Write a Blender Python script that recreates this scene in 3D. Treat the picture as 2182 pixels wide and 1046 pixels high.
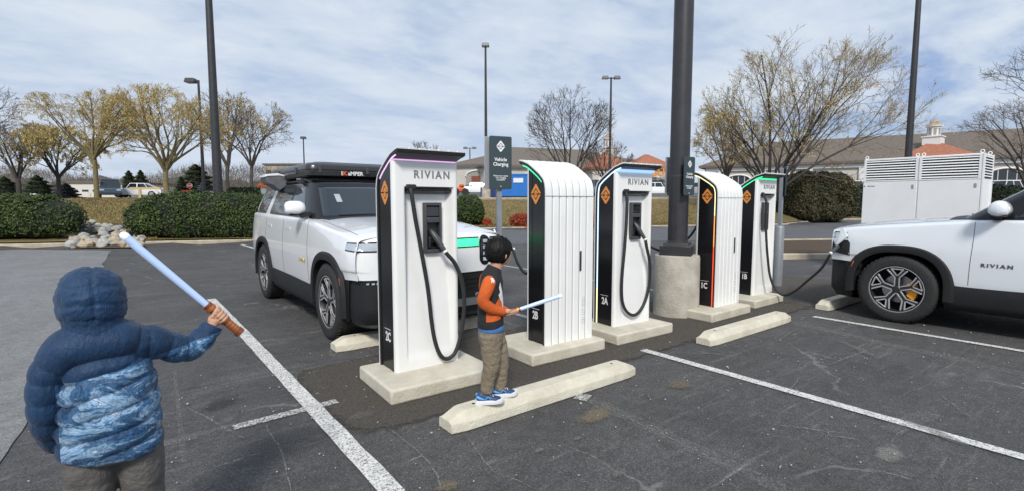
import bpy, bmesh, math, random
from mathutils import Vector, Matrix, noise
from mathutils.bvhtree import BVHTree
from math import sin, cos, tan, pi, radians, atan, atan2, sqrt, exp, hypot
random.seed(7)
SC = bpy.context.scene
for o in list(bpy.data.objects): bpy.data.objects.remove(o)
# ---------------------------------------------------------------- camera
F_PX, CX, CY, HOR = 1075.0, 1091.0, 523.0, 431.0
PITCH = atan((CY-HOR)/F_PX); AZ = radians(52.3); H = 1.5
cam = bpy.data.cameras.new('camera'); camo = bpy.data.objects.new('camera', cam)
SC.collection.objects.link(camo); SC.camera = camo
camo.location = (0, 0, H); camo.rotation_euler = (pi/2-PITCH, 0, AZ-pi/2)
cam.sensor_fit = 'HORIZONTAL'; cam.sensor_width = 36; cam.lens = 36*F_PX/2182
cam.clip_start = 0.05; cam.clip_end = 3000
# ---------------------------------------------------------------- light
SUN_EL, SUN_AZ = 42, 233      # azimuth: math angle in degrees of where the sun stands
sun = bpy.data.lights.new('sun', 'SUN'); suno = bpy.data.objects.new('sun', sun); SC.collection.objects.link(suno)
sun.energy = 2.7; sun.angle = radians(11); sun.color = (1.0, 0.955, 0.89)
sd = Vector((cos(radians(SUN_AZ))*cos(radians(SUN_EL)), sin(radians(SUN_AZ))*cos(radians(SUN_EL)), sin(radians(SUN_EL))))
suno.rotation_euler = sd.to_track_quat('Z', 'Y').to_euler(); suno.location = sd*60
W = bpy.data.worlds.new('World'); SC.world = W; W.use_nodes = True
nt = W.node_tree; nt.nodes.clear()
def N(t, nt=None, **k):
    n = (nt or globals()['nt']).nodes.new(t)
    for a, b in k.items(): setattr(n, a, b)
    return n
out = N('ShaderNodeOutputWorld'); bg = N('ShaderNodeBackground'); sky = N('ShaderNodeTexSky')
sky.sky_type = 'NISHITA'; sky.sun_disc = False; sky.sun_elevation = radians(SUN_EL); sky.sun_rotation = pi/2-radians(SUN_AZ)
sky.air_density = 1.2; sky.dust_density = 1.5; sky.ozone_density = 1.6; sky.altitude = 100
tc = N('ShaderNodeTexCoord'); sep = N('ShaderNodeSeparateXYZ'); L = nt.links.new
L(tc.outputs['Generated'], sep.inputs[0])
# project the view direction onto a cloud deck so that the streaks flatten towards the horizon
add = N('ShaderNodeMath', operation='ADD'); add.inputs[1].default_value = 0.16; L(sep.outputs['Z'], add.inputs[0])
mx = N('ShaderNodeMath', operation='MAXIMUM'); mx.inputs[1].default_value = 0.05; L(add.outputs[0], mx.inputs[0])
dv = N('ShaderNodeVectorMath', operation='DIVIDE'); cmb = N('ShaderNodeCombineXYZ')
for i in range(3): L(mx.outputs[0], cmb.inputs[i])
L(tc.outputs['Generated'], dv.inputs[0]); L(cmb.outputs[0], dv.inputs[1])
mp = N('ShaderNodeMapping'); mp.inputs['Rotation'].default_value = (0, 0, radians(28)); mp.inputs['Scale'].default_value = (0.95, 1.35, 0)
L(dv.outputs[0], mp.inputs[0])
def noise_tex(sc, det, rough, dist, vec, ntr=None):
    n = N('ShaderNodeTexNoise', ntr); n.inputs['Scale'].default_value = sc; n.inputs['Detail'].default_value = det
    n.inputs['Roughness'].default_value = rough; n.inputs['Distortion'].default_value = dist
    if vec is not None: (ntr or nt).links.new(vec, n.inputs['Vector'])
    return n
def ramp(stops, fac, ntr=None, interp='LINEAR'):
    r = N('ShaderNodeValToRGB', ntr); e = r.color_ramp.elements; r.color_ramp.interpolation = interp
    while len(e) < len(stops): e.new(0.5)
    for q, (p, c) in zip(e, stops):
        q.position = p; q.color = (c, c, c, 1) if isinstance(c, (int, float)) else (*c, 1)
    (ntr or nt).links.new(fac, r.inputs[0]); return r
n1 = noise_tex(1.2, 5, .52, .5, mp.outputs[0]); n2 = noise_tex(6.5, 6, .58, .3, mp.outputs[0])
ad = N('ShaderNodeMath', operation='MULTIPLY_ADD'); ad.inputs[1].default_value = .32; L(n2.outputs[0], ad.inputs[0]); L(n1.outputs[0], ad.inputs[2])
# clearer sky towards +X (right side of the view)
dt = N('ShaderNodeVectorMath', operation='DOT_PRODUCT'); dt.inputs[1].default_value = (1.0, -0.12, -0.55); L(tc.outputs['Generated'], dt.inputs[0])
clr = ramp([(0.70, 0.0), (0.98, 0.34)], dt.outputs['Value'])
sb = N('ShaderNodeMath', operation='SUBTRACT'); L(ad.outputs[0], sb.inputs[0]); L(clr.outputs[0], sb.inputs[1])
cov = ramp([(0.34, 0.10), (0.53, 0.82), (0.66, 1.0)], sb.outputs[0])
ccol = ramp([(0.50, (4.0, 4.85, 6.15)), (0.66, (4.8, 5.55, 6.7)), (0.84, (5.9, 6.5, 7.2))], ad.outputs[0])
# haze brightening low down
hz = ramp([(0.0, 1.0), (0.16, 0.35), (0.4, 0.0)], sep.outputs['Z'])
mh = N('ShaderNodeMixRGB'); mh.inputs[2].default_value = (5.2, 5.9, 7.0, 1); L(ccol.outputs[0], mh.inputs[1])
hm = N('ShaderNodeMath', operation='MULTIPLY'); hm.inputs[1].default_value = .65; L(hz.outputs[0], hm.inputs[0]); L(hm.outputs[0], mh.inputs[0])
mxc = N('ShaderNodeMixRGB'); tn = N('ShaderNodeMixRGB'); tn.blend_type = 'MULTIPLY'; tn.inputs[0].default_value = 1; tn.inputs[2].default_value = (.80, .80, 1.02, 1); L(sky.outputs[0], tn.inputs[1]); L(cov.outputs[0], mxc.inputs[0]); L(tn.outputs[0], mxc.inputs[1]); L(mh.outputs[0], mxc.inputs[2])
L(mxc.outputs[0], bg.inputs[0]); bg.inputs[1].default_value = 0.1; L(bg.outputs[0], out.inputs[0])
SC.view_settings.view_transform = 'Standard'; SC.view_settings.look = 'None'; SC.view_settings.exposure = 0.30; SC.view_settings.gamma = 1
# ---------------------------------------------------------------- pixel helpers (all give real 3D points)
_f = Vector((cos(AZ)*cos(PITCH), sin(AZ)*cos(PITCH), -sin(PITCH))); _r = Vector((sin(AZ), -cos(AZ), 0)); _d = _f.cross(_r)
def ray(px, py): return _f*F_PX+_r*(px-CX)+_d*(py-CY)
def G(px, py, z=0.0):
    r = ray(px, py); t = (z-H)/r.z; return Vector((0, 0, H))+r*t
def Q(px, py, Z):            # point at camera depth Z metres
    r = ray(px, py); return Vector((0, 0, H))+r*(Z/F_PX)
# ---------------------------------------------------------------- mesh builder
class MB:
    def __init__(s): s.v = []; s.f = []; s.m = []
    def add(s, vs, fs, m=0):
        b = len(s.v); s.v += [tuple(v) for v in vs]; s.f += [tuple(b+i for i in f) for f in fs]; s.m += [m]*len(fs); return s
    def box(s, c, d, m=0, rot=None, taper=1.0):
        x, y, z = d[0]/2, d[1]/2, d[2]/2
        vs = [Vector((a*x*(taper if cc > 0 else 1), b*y*(taper if cc > 0 else 1), cc*z)) for cc in (-1, 1) for a, b in ((-1, -1), (1, -1), (1, 1), (-1, 1))]
        if rot is not None:
            R_ = rot if isinstance(rot, Matrix) else Matrix.Rotation(rot, 3, 'Z')
            vs = [R_ @ v for v in vs]
        c = Vector(c)
        return s.add([v+c for v in vs], [(3, 2, 1, 0), (4, 5, 6, 7), (0, 1, 5, 4), (1, 2, 6, 5), (2, 3, 7, 6), (3, 0, 4, 7)], m)
    def bb(s, x0, x1, y0, y1, z0, z1, m=0): return s.box(((x0+x1)/2, (y0+y1)/2, (z0+z1)/2), (x1-x0, y1-y0, z1-z0), m)
    def prism(s, poly, a, b, axis='X', m=0):       # polygon (p,q) extruded along axis from a to b
        n = len(poly)
        def mk(p, q, t): return {'X': (t, p, q), 'Y': (p, t, q), 'Z': (p, q, t)}[axis]
        vs = [mk(p, q, a) for p, q in poly]+[mk(p, q, b) for p, q in poly]
        fs = [tuple(range(n)), tuple(range(2*n-1, n-1, -1))]+[(i, i+n, (i+1) % n+n, (i+1) % n) for i in range(n)]
        return s.add(vs, fs, m)
    def rings(s, R_, m=0, caps=True, close=True, flip=False):
        n = len(R_[0]); vs = [p for r in R_ for p in r]; fs = []
        for i in range(len(R_)-1):
            for j in range(n if close else n-1):
                k = (j+1) % n; q = (i*n+j, i*n+k, (i+1)*n+k, (i+1)*n+j); fs.append(q[::-1] if flip else q)
        if caps and close: fs += [tuple(range(n))[::-1], tuple((len(R_)-1)*n+j for j in range(n))]
        return s.add(vs, fs, m)
    def tube(s, path, rad, n=10, m=0, caps=True):
        path = [Vector(p) for p in path]; R_ = []; up = None
        for i, p in enumerate(path):
            t = (path[min(i+1, len(path)-1)]-path[max(i-1, 0)])
            if t.length < 1e-9: t = Vector((0, 0, 1))
            t.normalize()
            if up is None: up = t.orthogonal().normalized()
            u = up-t*up.dot(t)
            u = t.orthogonal().normalized() if u.length < 1e-5 else u.normalized()
            up = u; w = t.cross(u); r = rad[i] if isinstance(rad, (list, tuple)) else rad
            R_.append([p+(u*cos(2*pi*k/n)+w*sin(2*pi*k/n))*r for k in range(n)])
        return s.rings(R_, m, caps)
    def lathe(s, prof, n=24, c=(0, 0, 0), axis='Z', m=0, caps=True):
        R_ = []
        for r, z in prof:
            ring = []
            for k in range(n):
                a = 2*pi*k/n; x, y = r*cos(a), r*sin(a)
                v = (x, y, z) if axis == 'Z' else ((z, x, y) if axis == 'X' else (y, z, x)); ring.append((v[0]+c[0], v[1]+c[1], v[2]+c[2]))
            R_.append(ring)
        return s.rings(R_, m, caps)
    def sheet(s, fn, nu, nv, m=0):
        vs = [fn(i/nu, j/nv) for i in range(nu+1) for j in range(nv+1)]
        return s.add(vs, [(i*(nv+1)+j, (i+1)*(nv+1)+j, (i+1)*(nv+1)+j+1, i*(nv+1)+j+1) for i in range(nu) for j in range(nv)], m)
    def blob(s, c, r, n=10, m=0, amp=0.0, seed=0, fr=1.0, rot=None):
        rows = n//2+1; R_ = []
        for i in range(rows+1):
            th = pi*min(max(i/rows, .02), .98); ring = []
            for k in range(n):
                ph = 2*pi*k/n; d = Vector((sin(th)*cos(ph), sin(th)*sin(ph), -cos(th)))
                q = 1+amp*noise.noise(d*fr+Vector((seed*7.3, seed*3.1, seed)))
                v = Vector((d.x*r[0]*q, d.y*r[1]*q, d.z*r[2]*q))
                if rot is not None: v = rot @ v
                ring.append(v+Vector(c))
            R_.append(ring)
        return s.rings(R_, m)
    def mesh(s, name):
        me = bpy.data.meshes.new(name); me.from_pydata(s.v, [], s.f); return me
    def build(s, name, mats, parent=None, smooth=None, bevel=0, seg=2, loc=None, fix=True, sub=0):
        me = s.mesh(name)
        if not isinstance(mats, (list, tuple)): mats = [mats]
        for m in mats: me.materials.append(m)
        if len(mats) > 1: me.polygons.foreach_set('material_index', s.m)
        me.update()
        if fix:
            b = bmesh.new(); b.from_mesh(me); bmesh.ops.recalc_face_normals(b, faces=b.faces); b.to_mesh(me); b.free()
        if smooth is not None:
            me.shade_smooth()
            if smooth < 180: me.set_sharp_from_angle(angle=radians(smooth))
        o = bpy.data.objects.new(name, me); SC.collection.objects.link(o)
        if parent is not None: o.parent = parent
        if loc is not None: o.location = loc
        if sub:
            q = o.modifiers.new('sub', 'SUBSURF'); q.levels = q.render_levels = sub
        if bevel:
            q = o.modifiers.new('bevel', 'BEVEL'); q.width = bevel; q.segments = seg; q.limit_method = 'ANGLE'; q.angle_limit = radians(32); q.harden_normals = False
            me.shade_smooth(); me.set_sharp_from_angle(angle=radians(50))
        return o
def thing(name, label, cat, loc=(0, 0, 0), rz=0, group=None):
    o = bpy.data.objects.new(name, None); SC.collection.objects.link(o); o.empty_display_size = .2
    o.location = loc; o.rotation_euler = (0, 0, rz); o['label'] = label; o['category'] = cat
    if group: o['group'] = group
    return o
def tag(o, label, cat, group=None):
    o['label'] = label; o['category'] = cat
    if group: o['group'] = group
    return o
def struct(o, kind='structure', label=None, cat=None):
    o['kind'] = kind
    if label: o['label'] = label
    if cat: o['category'] = cat
    return o
def copy_tree(o, parent=None):
    c = o.copy(); SC.collection.objects.link(c)
    if parent is not None: c.parent = parent
    for ch in [x for x in bpy.data.objects if x.parent == o]: copy_tree(ch, c)
    return c
def bake(o, rm=()):        # apply the modifiers of o into a new mesh
    dg = bpy.context.evaluated_depsgraph_get(); dg.update()
    me = bpy.data.meshes.new_from_object(o.evaluated_get(dg)); o.modifiers.clear(); o.data = me
    for r in rm: bpy.data.objects.remove(r)
    return o
def text_mb(txt, size, ext=0.001, align='CENTER', bold=0.0, spacing=1.0, res=2):   # text in XZ plane, facing -Y, centred
    cu = bpy.data.curves.new('t', 'FONT'); cu.body = txt; cu.size = size; cu.extrude = ext; cu.align_x = align; cu.align_y = 'CENTER'
    cu.offset = bold; cu.space_character = spacing; cu.resolution_u = res; cu.space_line = .95
    to = bpy.data.objects.new('t', cu); SC.collection.objects.link(to); dg = bpy.context.evaluated_depsgraph_get(); dg.update()
    me = bpy.data.meshes.new_from_object(to.evaluated_get(dg)); b = MB()
    b.add([(v.co.x, -v.co.z, v.co.y) for v in me.vertices], [tuple(p.vertices) for p in me.polygons])
    bpy.data.objects.remove(to); bpy.data.curves.remove(cu); bpy.data.meshes.remove(me); return b
def xform(b, M_):
    b.v = [tuple(M_ @ Vector(v)) for v in b.v]; return b
# ---------------------------------------------------------------- materials
MATS = {}
def mat(name, col, rough=.6, metal=0.0, var=0.0, vs=8.0, bump=0.0, bs=40.0, col2=None, coat=0.0, emit=0.0, ecol=None, spec=None, det=6, alpha=None, trans=0.0, sub=0.0, rvar=0.0):
    if name in MATS: return MATS[name]
    m = bpy.data.materials.new(name); m.use_nodes = True; t = m.node_tree; p = t.nodes['Principled BSDF']; l = t.links.new
    p.inputs['Base Color'].default_value = (*col, 1); p.inputs['Roughness'].default_value = rough; p.inputs['Metallic'].default_value = metal
    if coat: p.inputs['Coat Weight'].default_value = coat; p.inputs['Coat Roughness'].default_value = .04
    if spec is not None: p.inputs['Specular IOR Level'].default_value = spec
    if trans: p.inputs['Transmission Weight'].default_value = trans
    if sub: p.inputs['Subsurface Weight'].default_value = sub; p.inputs['Subsurface Scale'].default_value = .01; p.inputs['Subsurface Radius'].default_value = (1, .4, .2)
    if emit: p.inputs['Emission Color'].default_value = (*(ecol or col), 1); p.inputs['Emission Strength'].default_value = emit
    if var or bump or rvar: co = N('ShaderNodeTexCoord', t)
    if var:
        n = noise_tex(vs, det, .65, .2, co.outputs['Object'], t); c2 = col2 or tuple(c*(1-var) for c in col)
        c1 = col if col2 else tuple(min(c*(1+var*.6), 1) for c in col)
        r = ramp([(.33, c2), (.66, c1)], n.outputs[0], t); l(r.outputs[0], p.inputs['Base Color'])
    if rvar:
        n = noise_tex(vs*.7, 5, .7, .4, co.outputs['Object'], t); r = ramp([(.3, max(rough-rvar, .02)), (.7, min(rough+rvar, 1))], n.outputs[0], t); l(r.outputs[0], p.inputs['Roughness'])
    if bump:
        n = noise_tex(bs, 6, .6, 0, co.outputs['Object'], t); b = N('ShaderNodeBump', t); b.inputs['Strength'].default_value = bump; b.inputs['Distance'].default_value = .02
        l(n.outputs[0], b.inputs['Height']); l(b.outputs[0], p.inputs['Normal'])
    if alpha is not None:       # (noise scale, threshold low, high, max opacity): worn paint / dust
        co = N('ShaderNodeTexCoord', t); n = noise_tex(alpha[0], 8, .75, .3, co.outputs['Object'], t)
        r = ramp([(alpha[1], 0.0), (alpha[2], alpha[3])], n.outputs[0], t); l(r.outputs[0], p.inputs['Alpha'])
    MATS[name] = m; return m
M_WHITE = mat('charger_white', (.78, .78, .76), .42, var=.05, vs=2.2, rvar=.10)
M_BLACKG = mat('gloss_black', (.010, .010, .012), .20, spec=.35)
M_BLACKP = mat('black_plastic', (.016, .016, .018), .5, var=.25, vs=20)
M_RUB = mat('rubber', (.018, .018, .019), .62, var=.3, vs=30, bump=.2, bs=60)
M_CHROME = mat('chrome', (.62, .61, .58), .22, 1.0)
M_STEEL = mat('grey_paint', (.26, .28, .30), .45, .3, var=.1)
M_CONC = mat('concrete', (.56, .51, .42), .9, var=.28, vs=5, bump=.35, bs=70, col2=(.40, .36, .29))
M_CURB = mat('curb_concrete', (.42, .36, .27), .9, var=.3, vs=3, bump=.3, bs=30)
M_ORANGE = mat('logo_orange', (.75, .27, .05), .5)
M_TXT = mat('white_print', (.75, .75, .75), .5)
# ================================================================ THE SETTING
FH = Vector((cos(AZ), sin(AZ), 0)); RH = _r; FZ = F_PX/cos(PITCH)
def W2(px, Z, z=0.0): return FH*Z+RH*((px-CX)/FZ*Z)+Vector((0, 0, z))
def ZY(py, z=0.0): return (H-z)*FZ/(py-HOR)            # depth at which height z shows at row py
def HT(py, Z): return H+(HOR-py)*Z/FZ                  # height that shows at row py at depth Z
def lerp(a, b, t): return a+(b-a)*t
def interp(x, pts):
    if x <= pts[0][0]: return pts[0][1]
    for (a, va), (b, vb) in zip(pts, pts[1:]):
        if x <= b: return lerp(va, vb, (x-a)/(b-a))
    return pts[-1][1]
def smooth01(t): t = min(max(t, 0), 1); return t*t*(3-2*t)
# asphalt -------------------------------------------------------
def asphalt(name, dark, mid, speck, scuff):
    m = bpy.data.materials.new(name); m.use_nodes = True; t = m.node_tree; p = t.nodes['Principled BSDF']; l = t.links.new
    co = N('ShaderNodeTexCoord', t); O = co.outputs['Object']
    a = noise_tex(.9, 9, .70, .3, O, t); b = noise_tex(150, 2, .6, 0, O, t); c = noise_tex(9, 6, .7, .4, O, t)
    base = ramp([(.3, dark), (.7, mid)], a.outputs[0], t)
    mr = ramp([(.30, .72), (.70, 1.34)], c.outputs[0], t)
    m1 = N('ShaderNodeMixRGB', t); m1.blend_type = 'MULTIPLY'; m1.inputs[0].default_value = .8; l(base.outputs[0], m1.inputs[1]); l(mr.outputs[0], m1.inputs[2])
    gb_ = ramp([(.32, .58), (.5, 1.0), (.68, 1.55)], noise_tex(95, 3, .7, 0, O, t).outputs[0], t); mg = N('ShaderNodeMixRGB', t); mg.blend_type = 'MULTIPLY'; mg.inputs[0].default_value = 1; l(m1.outputs[0], mg.inputs[1]); l(gb_.outputs[0], mg.inputs[2]); m1 = mg
    # aggregate specks
    v = N('ShaderNodeTexVoronoi', t); v.inputs['Scale'].default_value = 115; l(O, v.inputs['Vector'])
    vr = ramp([(.0, 1.0), (.27, .85), (.36, 0.0)], v.outputs['Distance'], t)
    wn = N('ShaderNodeSeparateColor', t); l(v.outputs['Color'], wn.inputs[0]); wr = ramp([(.72, 0.0), (.84, .5), (1, 1.0)], wn.outputs[0], t)
    mm = N('ShaderNodeMath', t, operation='MULTIPLY'); l(vr.outputs[0], mm.inputs[0]); l(wr.outputs[0], mm.inputs[1])
    pr = ramp([(.36, .15), (.62, 1.0)], a.outputs[0], t); m5 = N('ShaderNodeMath', t, operation='MULTIPLY'); l(mm.outputs[0], m5.inputs[0]); l(pr.outputs[0], m5.inputs[1])
    m2 = N('ShaderNodeMixRGB', t); m2.inputs[2].default_value = (*speck, 1); l(m5.outputs[0], m2.inputs[0]); l(m1.outputs[0], m2.inputs[1])
    # scuffs: noise stretched in two directions, thresholded
    cur = m2.outputs[0]
    for rz, sc, sx, sy, lo, hi, amt in ((62, .8, 1.0, 16, .57, .72, .60), (-12, .9, 1.0, 20, .58, .73, .55), (95, 1.5, 1, 13, .60, .76, .5), (30, .5, 1, 4, .56, .70, .35)):
        mp_ = N('ShaderNodeMapping', t); mp_.inputs['Rotation'].default_value = (0, 0, radians(rz)); mp_.inputs['Scale'].default_value = (sx, sy, 1); l(O, mp_.inputs[0])
        s_ = noise_tex(sc, 9, .72, .5, mp_.outputs[0], t); r_ = ramp([(lo, 0.0), (hi, amt)], s_.outputs[0], t)
        g_ = noise_tex(75, 3, .6, 0, O, t); gr = ramp([(.42, 0.0), (.6, 1.0)], g_.outputs[0], t)
        k = N('ShaderNodeMath', t, operation='MULTIPLY'); l(r_.outputs[0], k.inputs[0]); l(gr.outputs[0], k.inputs[1])
        m3 = N('ShaderNodeMixRGB', t); m3.inputs[2].default_value = (*scuff, 1); l(k.outputs[0], m3.inputs[0]); l(cur, m3.inputs[1]); cur = m3.outputs[0]
    # cracks
    ds = noise_tex(1.3, 4, .6, 0, O, t); va = N('ShaderNodeVectorMath', t, operation='MULTIPLY_ADD'); va.inputs[1].default_value = (.7, .7, .7); l(ds.outputs[1], va.inputs[0]); l(O, va.inputs[2])
    vc = N('ShaderNodeTexVoronoi', t, feature='DISTANCE_TO_EDGE'); vc.inputs['Scale'].default_value = .42; l(va.outputs[0], vc.inputs['Vector'])
    cr = ramp([(.0, .34), (.004, .26), (.0075, 0.0)], vc.outputs['Distance'], t); gm = noise_tex(1.1, 3, .6, 0, O, t); gmr = ramp([(.5, 0.0), (.58, 1.0)], gm.outputs[0], t)
    k = N('ShaderNodeMath', t, operation='MULTIPLY'); l(cr.outputs[0], k.inputs[0]); l(gmr.outputs[0], k.inputs[1])
    m4 = N('ShaderNodeMixRGB', t); m4.inputs[2].default_value = (*scuff, 1); l(k.outputs[0], m4.inputs[0]); l(cur, m4.inputs[1])
    l(m4.outputs[0], p.inputs['Base Color'])
    rr = ramp([(.3, .72), (.7, .9)], c.outputs[0], t); l(rr.outputs[0], p.inputs['Roughness']); p.inputs['Specular IOR Level'].default_value = .35
    bm_ = N('ShaderNodeBump', t); bm_.inputs['Strength'].default_value = .55; bm_.inputs['Distance'].default_value = .006; l(b.outputs[0], bm_.inputs['Height']); l(bm_.outputs[0], p.inputs['Normal'])
    return m
M_ASPH = asphalt('asphalt', (.050, .049, .049), (.080, .078, .077), (.38, .37, .35), (.30, .295, .285))
M_ASPH2 = asphalt('worn_asphalt', (.150, .150, .150), (.205, .205, .205), (.38, .38, .37), (.30, .30, .30))
M_ASPH3 = asphalt('drive_asphalt', (.085, .087, .092), (.115, .117, .123), (.3, .3, .3), (.24, .24, .24))
M_DIRT = mat('brown_trench_grit', (.125, .108, .088), .95, var=.6, vs=60, col2=(.048, .043, .038), bump=.9, bs=140)
M_SAND = mat('sand', (.20, .165, .11), .95, var=.4, vs=60, bump=.4, bs=160, alpha=(55, .40, .56, .8))
M_SAND2 = mat('grit_film', (.12, .105, .085), .95, var=.4, vs=30, alpha=(9, .38, .58, .85))
M_PAINT = mat('road_paint', (.70, .69, .66), .8, var=.2, vs=8, alpha=(75, .37, .52, .97))
M_PAINT2 = mat('worn_road_paint', (.66, .65, .62), .8, var=.12, vs=20, alpha=(75, .42, .58, .95))
M_GHOST = mat('ghost_paint', (.30, .295, .285), .85, alpha=(60, .45, .68, .42))
M_SCR = mat('scratch', (.27, .265, .255), .85, alpha=(40, .42, .60, .7))
M_GRASS = mat('dry_lawn', (.215, .155, .058), .95, var=.3, vs=1.2, col2=(.115, .098, .034), bump=.8, bs=12)
M_MULCH = mat('mulch', (.085, .055, .034), .95, var=.5, vs=25, bump=.9, bs=60)
def edge_fade(m, lx, ly, amp, nscale, top=1.0, soft=.10, ragged=None):
    """opacity falls off towards the sheet's own border, broken up by noise"""
    t = m.node_tree; l = t.links.new; co = N('ShaderNodeTexCoord', t); s = N('ShaderNodeSeparateXYZ', t); l(co.outputs['Generated'], s.inputs[0]); outs = []
    for ax, ln in (('X', lx), ('Y', ly)):
        a = N('ShaderNodeMath', t, operation='PINGPONG'); a.inputs[1].default_value = .5; l(s.outputs[ax], a.inputs[0]); b_ = N('ShaderNodeMath', t, operation='MULTIPLY'); b_.inputs[1].default_value = ln; l(a.outputs[0], b_.inputs[0]); outs.append(b_)
    mn = N('ShaderNodeMath', t, operation='SMOOTH_MIN'); mn.inputs[2].default_value = min(lx, ly)*.35; l(outs[0].outputs[0], mn.inputs[0]); l(outs[1].outputs[0], mn.inputs[1])
    n = noise_tex(nscale, 10, .72, .3, co.outputs['Object'], t); k = N('ShaderNodeMath', t, operation='MULTIPLY_ADD'); k.inputs[1].default_value = amp; l(n.outputs[0], k.inputs[0]); l(mn.outputs[0], k.inputs[2])
    r = ramp([(amp*.62, 0.0), (min(amp*.62+soft, .99), top)], k.outputs[0], t); l(r.outputs[0], t.nodes['Principled BSDF'].inputs['Alpha'])
def round_fade(m, r, amp, nscale, top=1.0, soft=.3):
    t = m.node_tree; l = t.links.new; co = N('ShaderNodeTexCoord', t); v = N('ShaderNodeVectorMath', t, operation='MULTIPLY_ADD'); v.inputs[1].default_value = (2, 2, 0); v.inputs[2].default_value = (-1, -1, 0); l(co.outputs['Generated'], v.inputs[0])
    ln = N('ShaderNodeVectorMath', t, operation='LENGTH'); l(v.outputs[0], ln.inputs[0]); n = noise_tex(nscale, 10, .75, .4, co.outputs['Object'], t)
    k = N('ShaderNodeMath', t, operation='MULTIPLY_ADD'); k.inputs[1].default_value = -amp; l(n.outputs[0], k.inputs[0]); l(ln.outputs['Value'], k.inputs[2]); a = N('ShaderNodeMath', t, operation='SUBTRACT'); a.inputs[0].default_value = .86-amp*.62; a.use_clamp = False; l(k.outputs[0], a.inputs[1])
    r_ = ramp([(0.0, 0.0), (soft, top)], a.outputs[0], t); g_ = noise_tex(90, 3, .6, 0, co.outputs['Object'], t); gr = ramp([(.38, .35), (.58, 1.0)], g_.outputs[0], t); q = N('ShaderNodeMath', t, operation='MULTIPLY'); l(r_.outputs[0], q.inputs[0]); l(gr.outputs[0], q.inputs[1]); l(q.outputs[0], t.nodes['Principled BSDF'].inputs['Alpha'])
def strip(name, p0, p1, w, z, m, n=24, jag=.0, parent=None):
    p0 = Vector((p0[0], p0[1], 0)); p1 = Vector((p1[0], p1[1], 0)); d = (p1-p0).normalized(); q = Vector((-d.y, d.x, 0)); b = MB()
    def fn(u, v):
        o_ = q*(v-.5)*w*(1+jag*noise.noise(Vector((u*30, v*9, w*50))))
        return tuple(p0+(p1-p0)*u+o_+Vector((0, 0, z)))
    return b.sheet(fn, n, 1).build(name, m, parent, fix=False)
def polysheet(name, pts, z, m, jag=0.0, seed=1, sub=6):
    P_ = []; n = len(pts)
    for i in range(n):
        a = Vector((*pts[i][:2], 0)); c = Vector((*pts[(i+1) % n][:2], 0))
        for k in range(sub):
            v = a.lerp(c, k/sub); v += Vector((noise.noise(v*3+Vector((seed, 0, 0))), noise.noise(v*3+Vector((0, seed, 5))), 0))*jag; P_.append((v.x, v.y, z))
    b = MB(); b.add(P_, [tuple(range(len(P_)))])
    o = b.build(name, m, fix=False)
    bm_ = bmesh.new(); bm_.from_mesh(o.data); bmesh.ops.triangulate(bm_, faces=bm_.faces); bmesh.ops.recalc_face_normals(bm_, faces=bm_.faces)
    for f in bm_.faces:
        if f.normal.z < 0: f.normal_flip()
    bm_.to_mesh(o.data); bm_.free(); return o
# terrain: one height field over (pixel column, depth), flat for the lot, rising behind the kerbs
CURB = [(-900, 15.5), (0, 16.4), (560, 18.6), (760, 22), (985, 27.0), (1480, 30.5), (1676, 32.5), (1800, 42), (3200, 46)]
def terr(px, Z):
    zc = interp(px, CURB)
    if Z <= zc: return 0.0
    crest = interp(px, [(-900, 30), (560, 31), (985, 40), (1600, 46), (1900, 52), (3200, 52)]); zt = interp(px, [(-900, 1.58), (560, 1.66), (985, 1.62), (1500, 1.75), (3200, 2.1)])
    if Z < crest: return .12+(zt-.12)*smooth01((Z-zc)/(crest-zc))**.85
    far = interp(px, [(-900, .012), (560, .012), (985, .034), (3200, .034)])
    return zt+(Z-crest)*far if Z < 110 else zt+(110-crest)*far
pxs = list(range(-900, 3300, 60)); zs = [-12, 0.6, 4, 8, 12, 15]+[15+i*.75 for i in range(1, 70)]+[70, 76, 82, 90, 100, 110, 150, 250, 600, 1500]
b = MB(); nZ = len(zs); vs = []
for px in pxs:
    for z_ in zs: vs.append(W2(px, z_, terr(px, z_)-.004) if z_ > 0 else W2(px, .6, 0)+FH*(z_-.6)+RH*((px-1091)/100)+Vector((0, 0, -.004)))
b.add(vs, [(i*nZ+j, i*nZ+j+1, (i+1)*nZ+j+1, (i+1)*nZ+j) for i in range(len(pxs)-1) for j in range(nZ-1)])
def cls(px, Z):
    return 0
g = b.build('ground', [M_ASPH, M_GRASS, M_ASPH3], smooth=180, fix=True); struct(g)
for p in g.data.polygons:
    i, j = divmod(p.index, nZ-1); px = pxs[i]+30; Z = (zs[j]+zs[j+1])/2; zc = interp(px, CURB); cr = interp(px, [(-900, 30), (560, 31), (985, 40), (1600, 46), (3200, 48)])
    p.material_index = 0 if Z < zc+.55 else (1 if Z < cr else (2 if Z < 110 else 1))
    if px < 560 and Z > cr: p.material_index = 1 if (Z > 60 or Z < 34) else 2
gb = g
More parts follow.
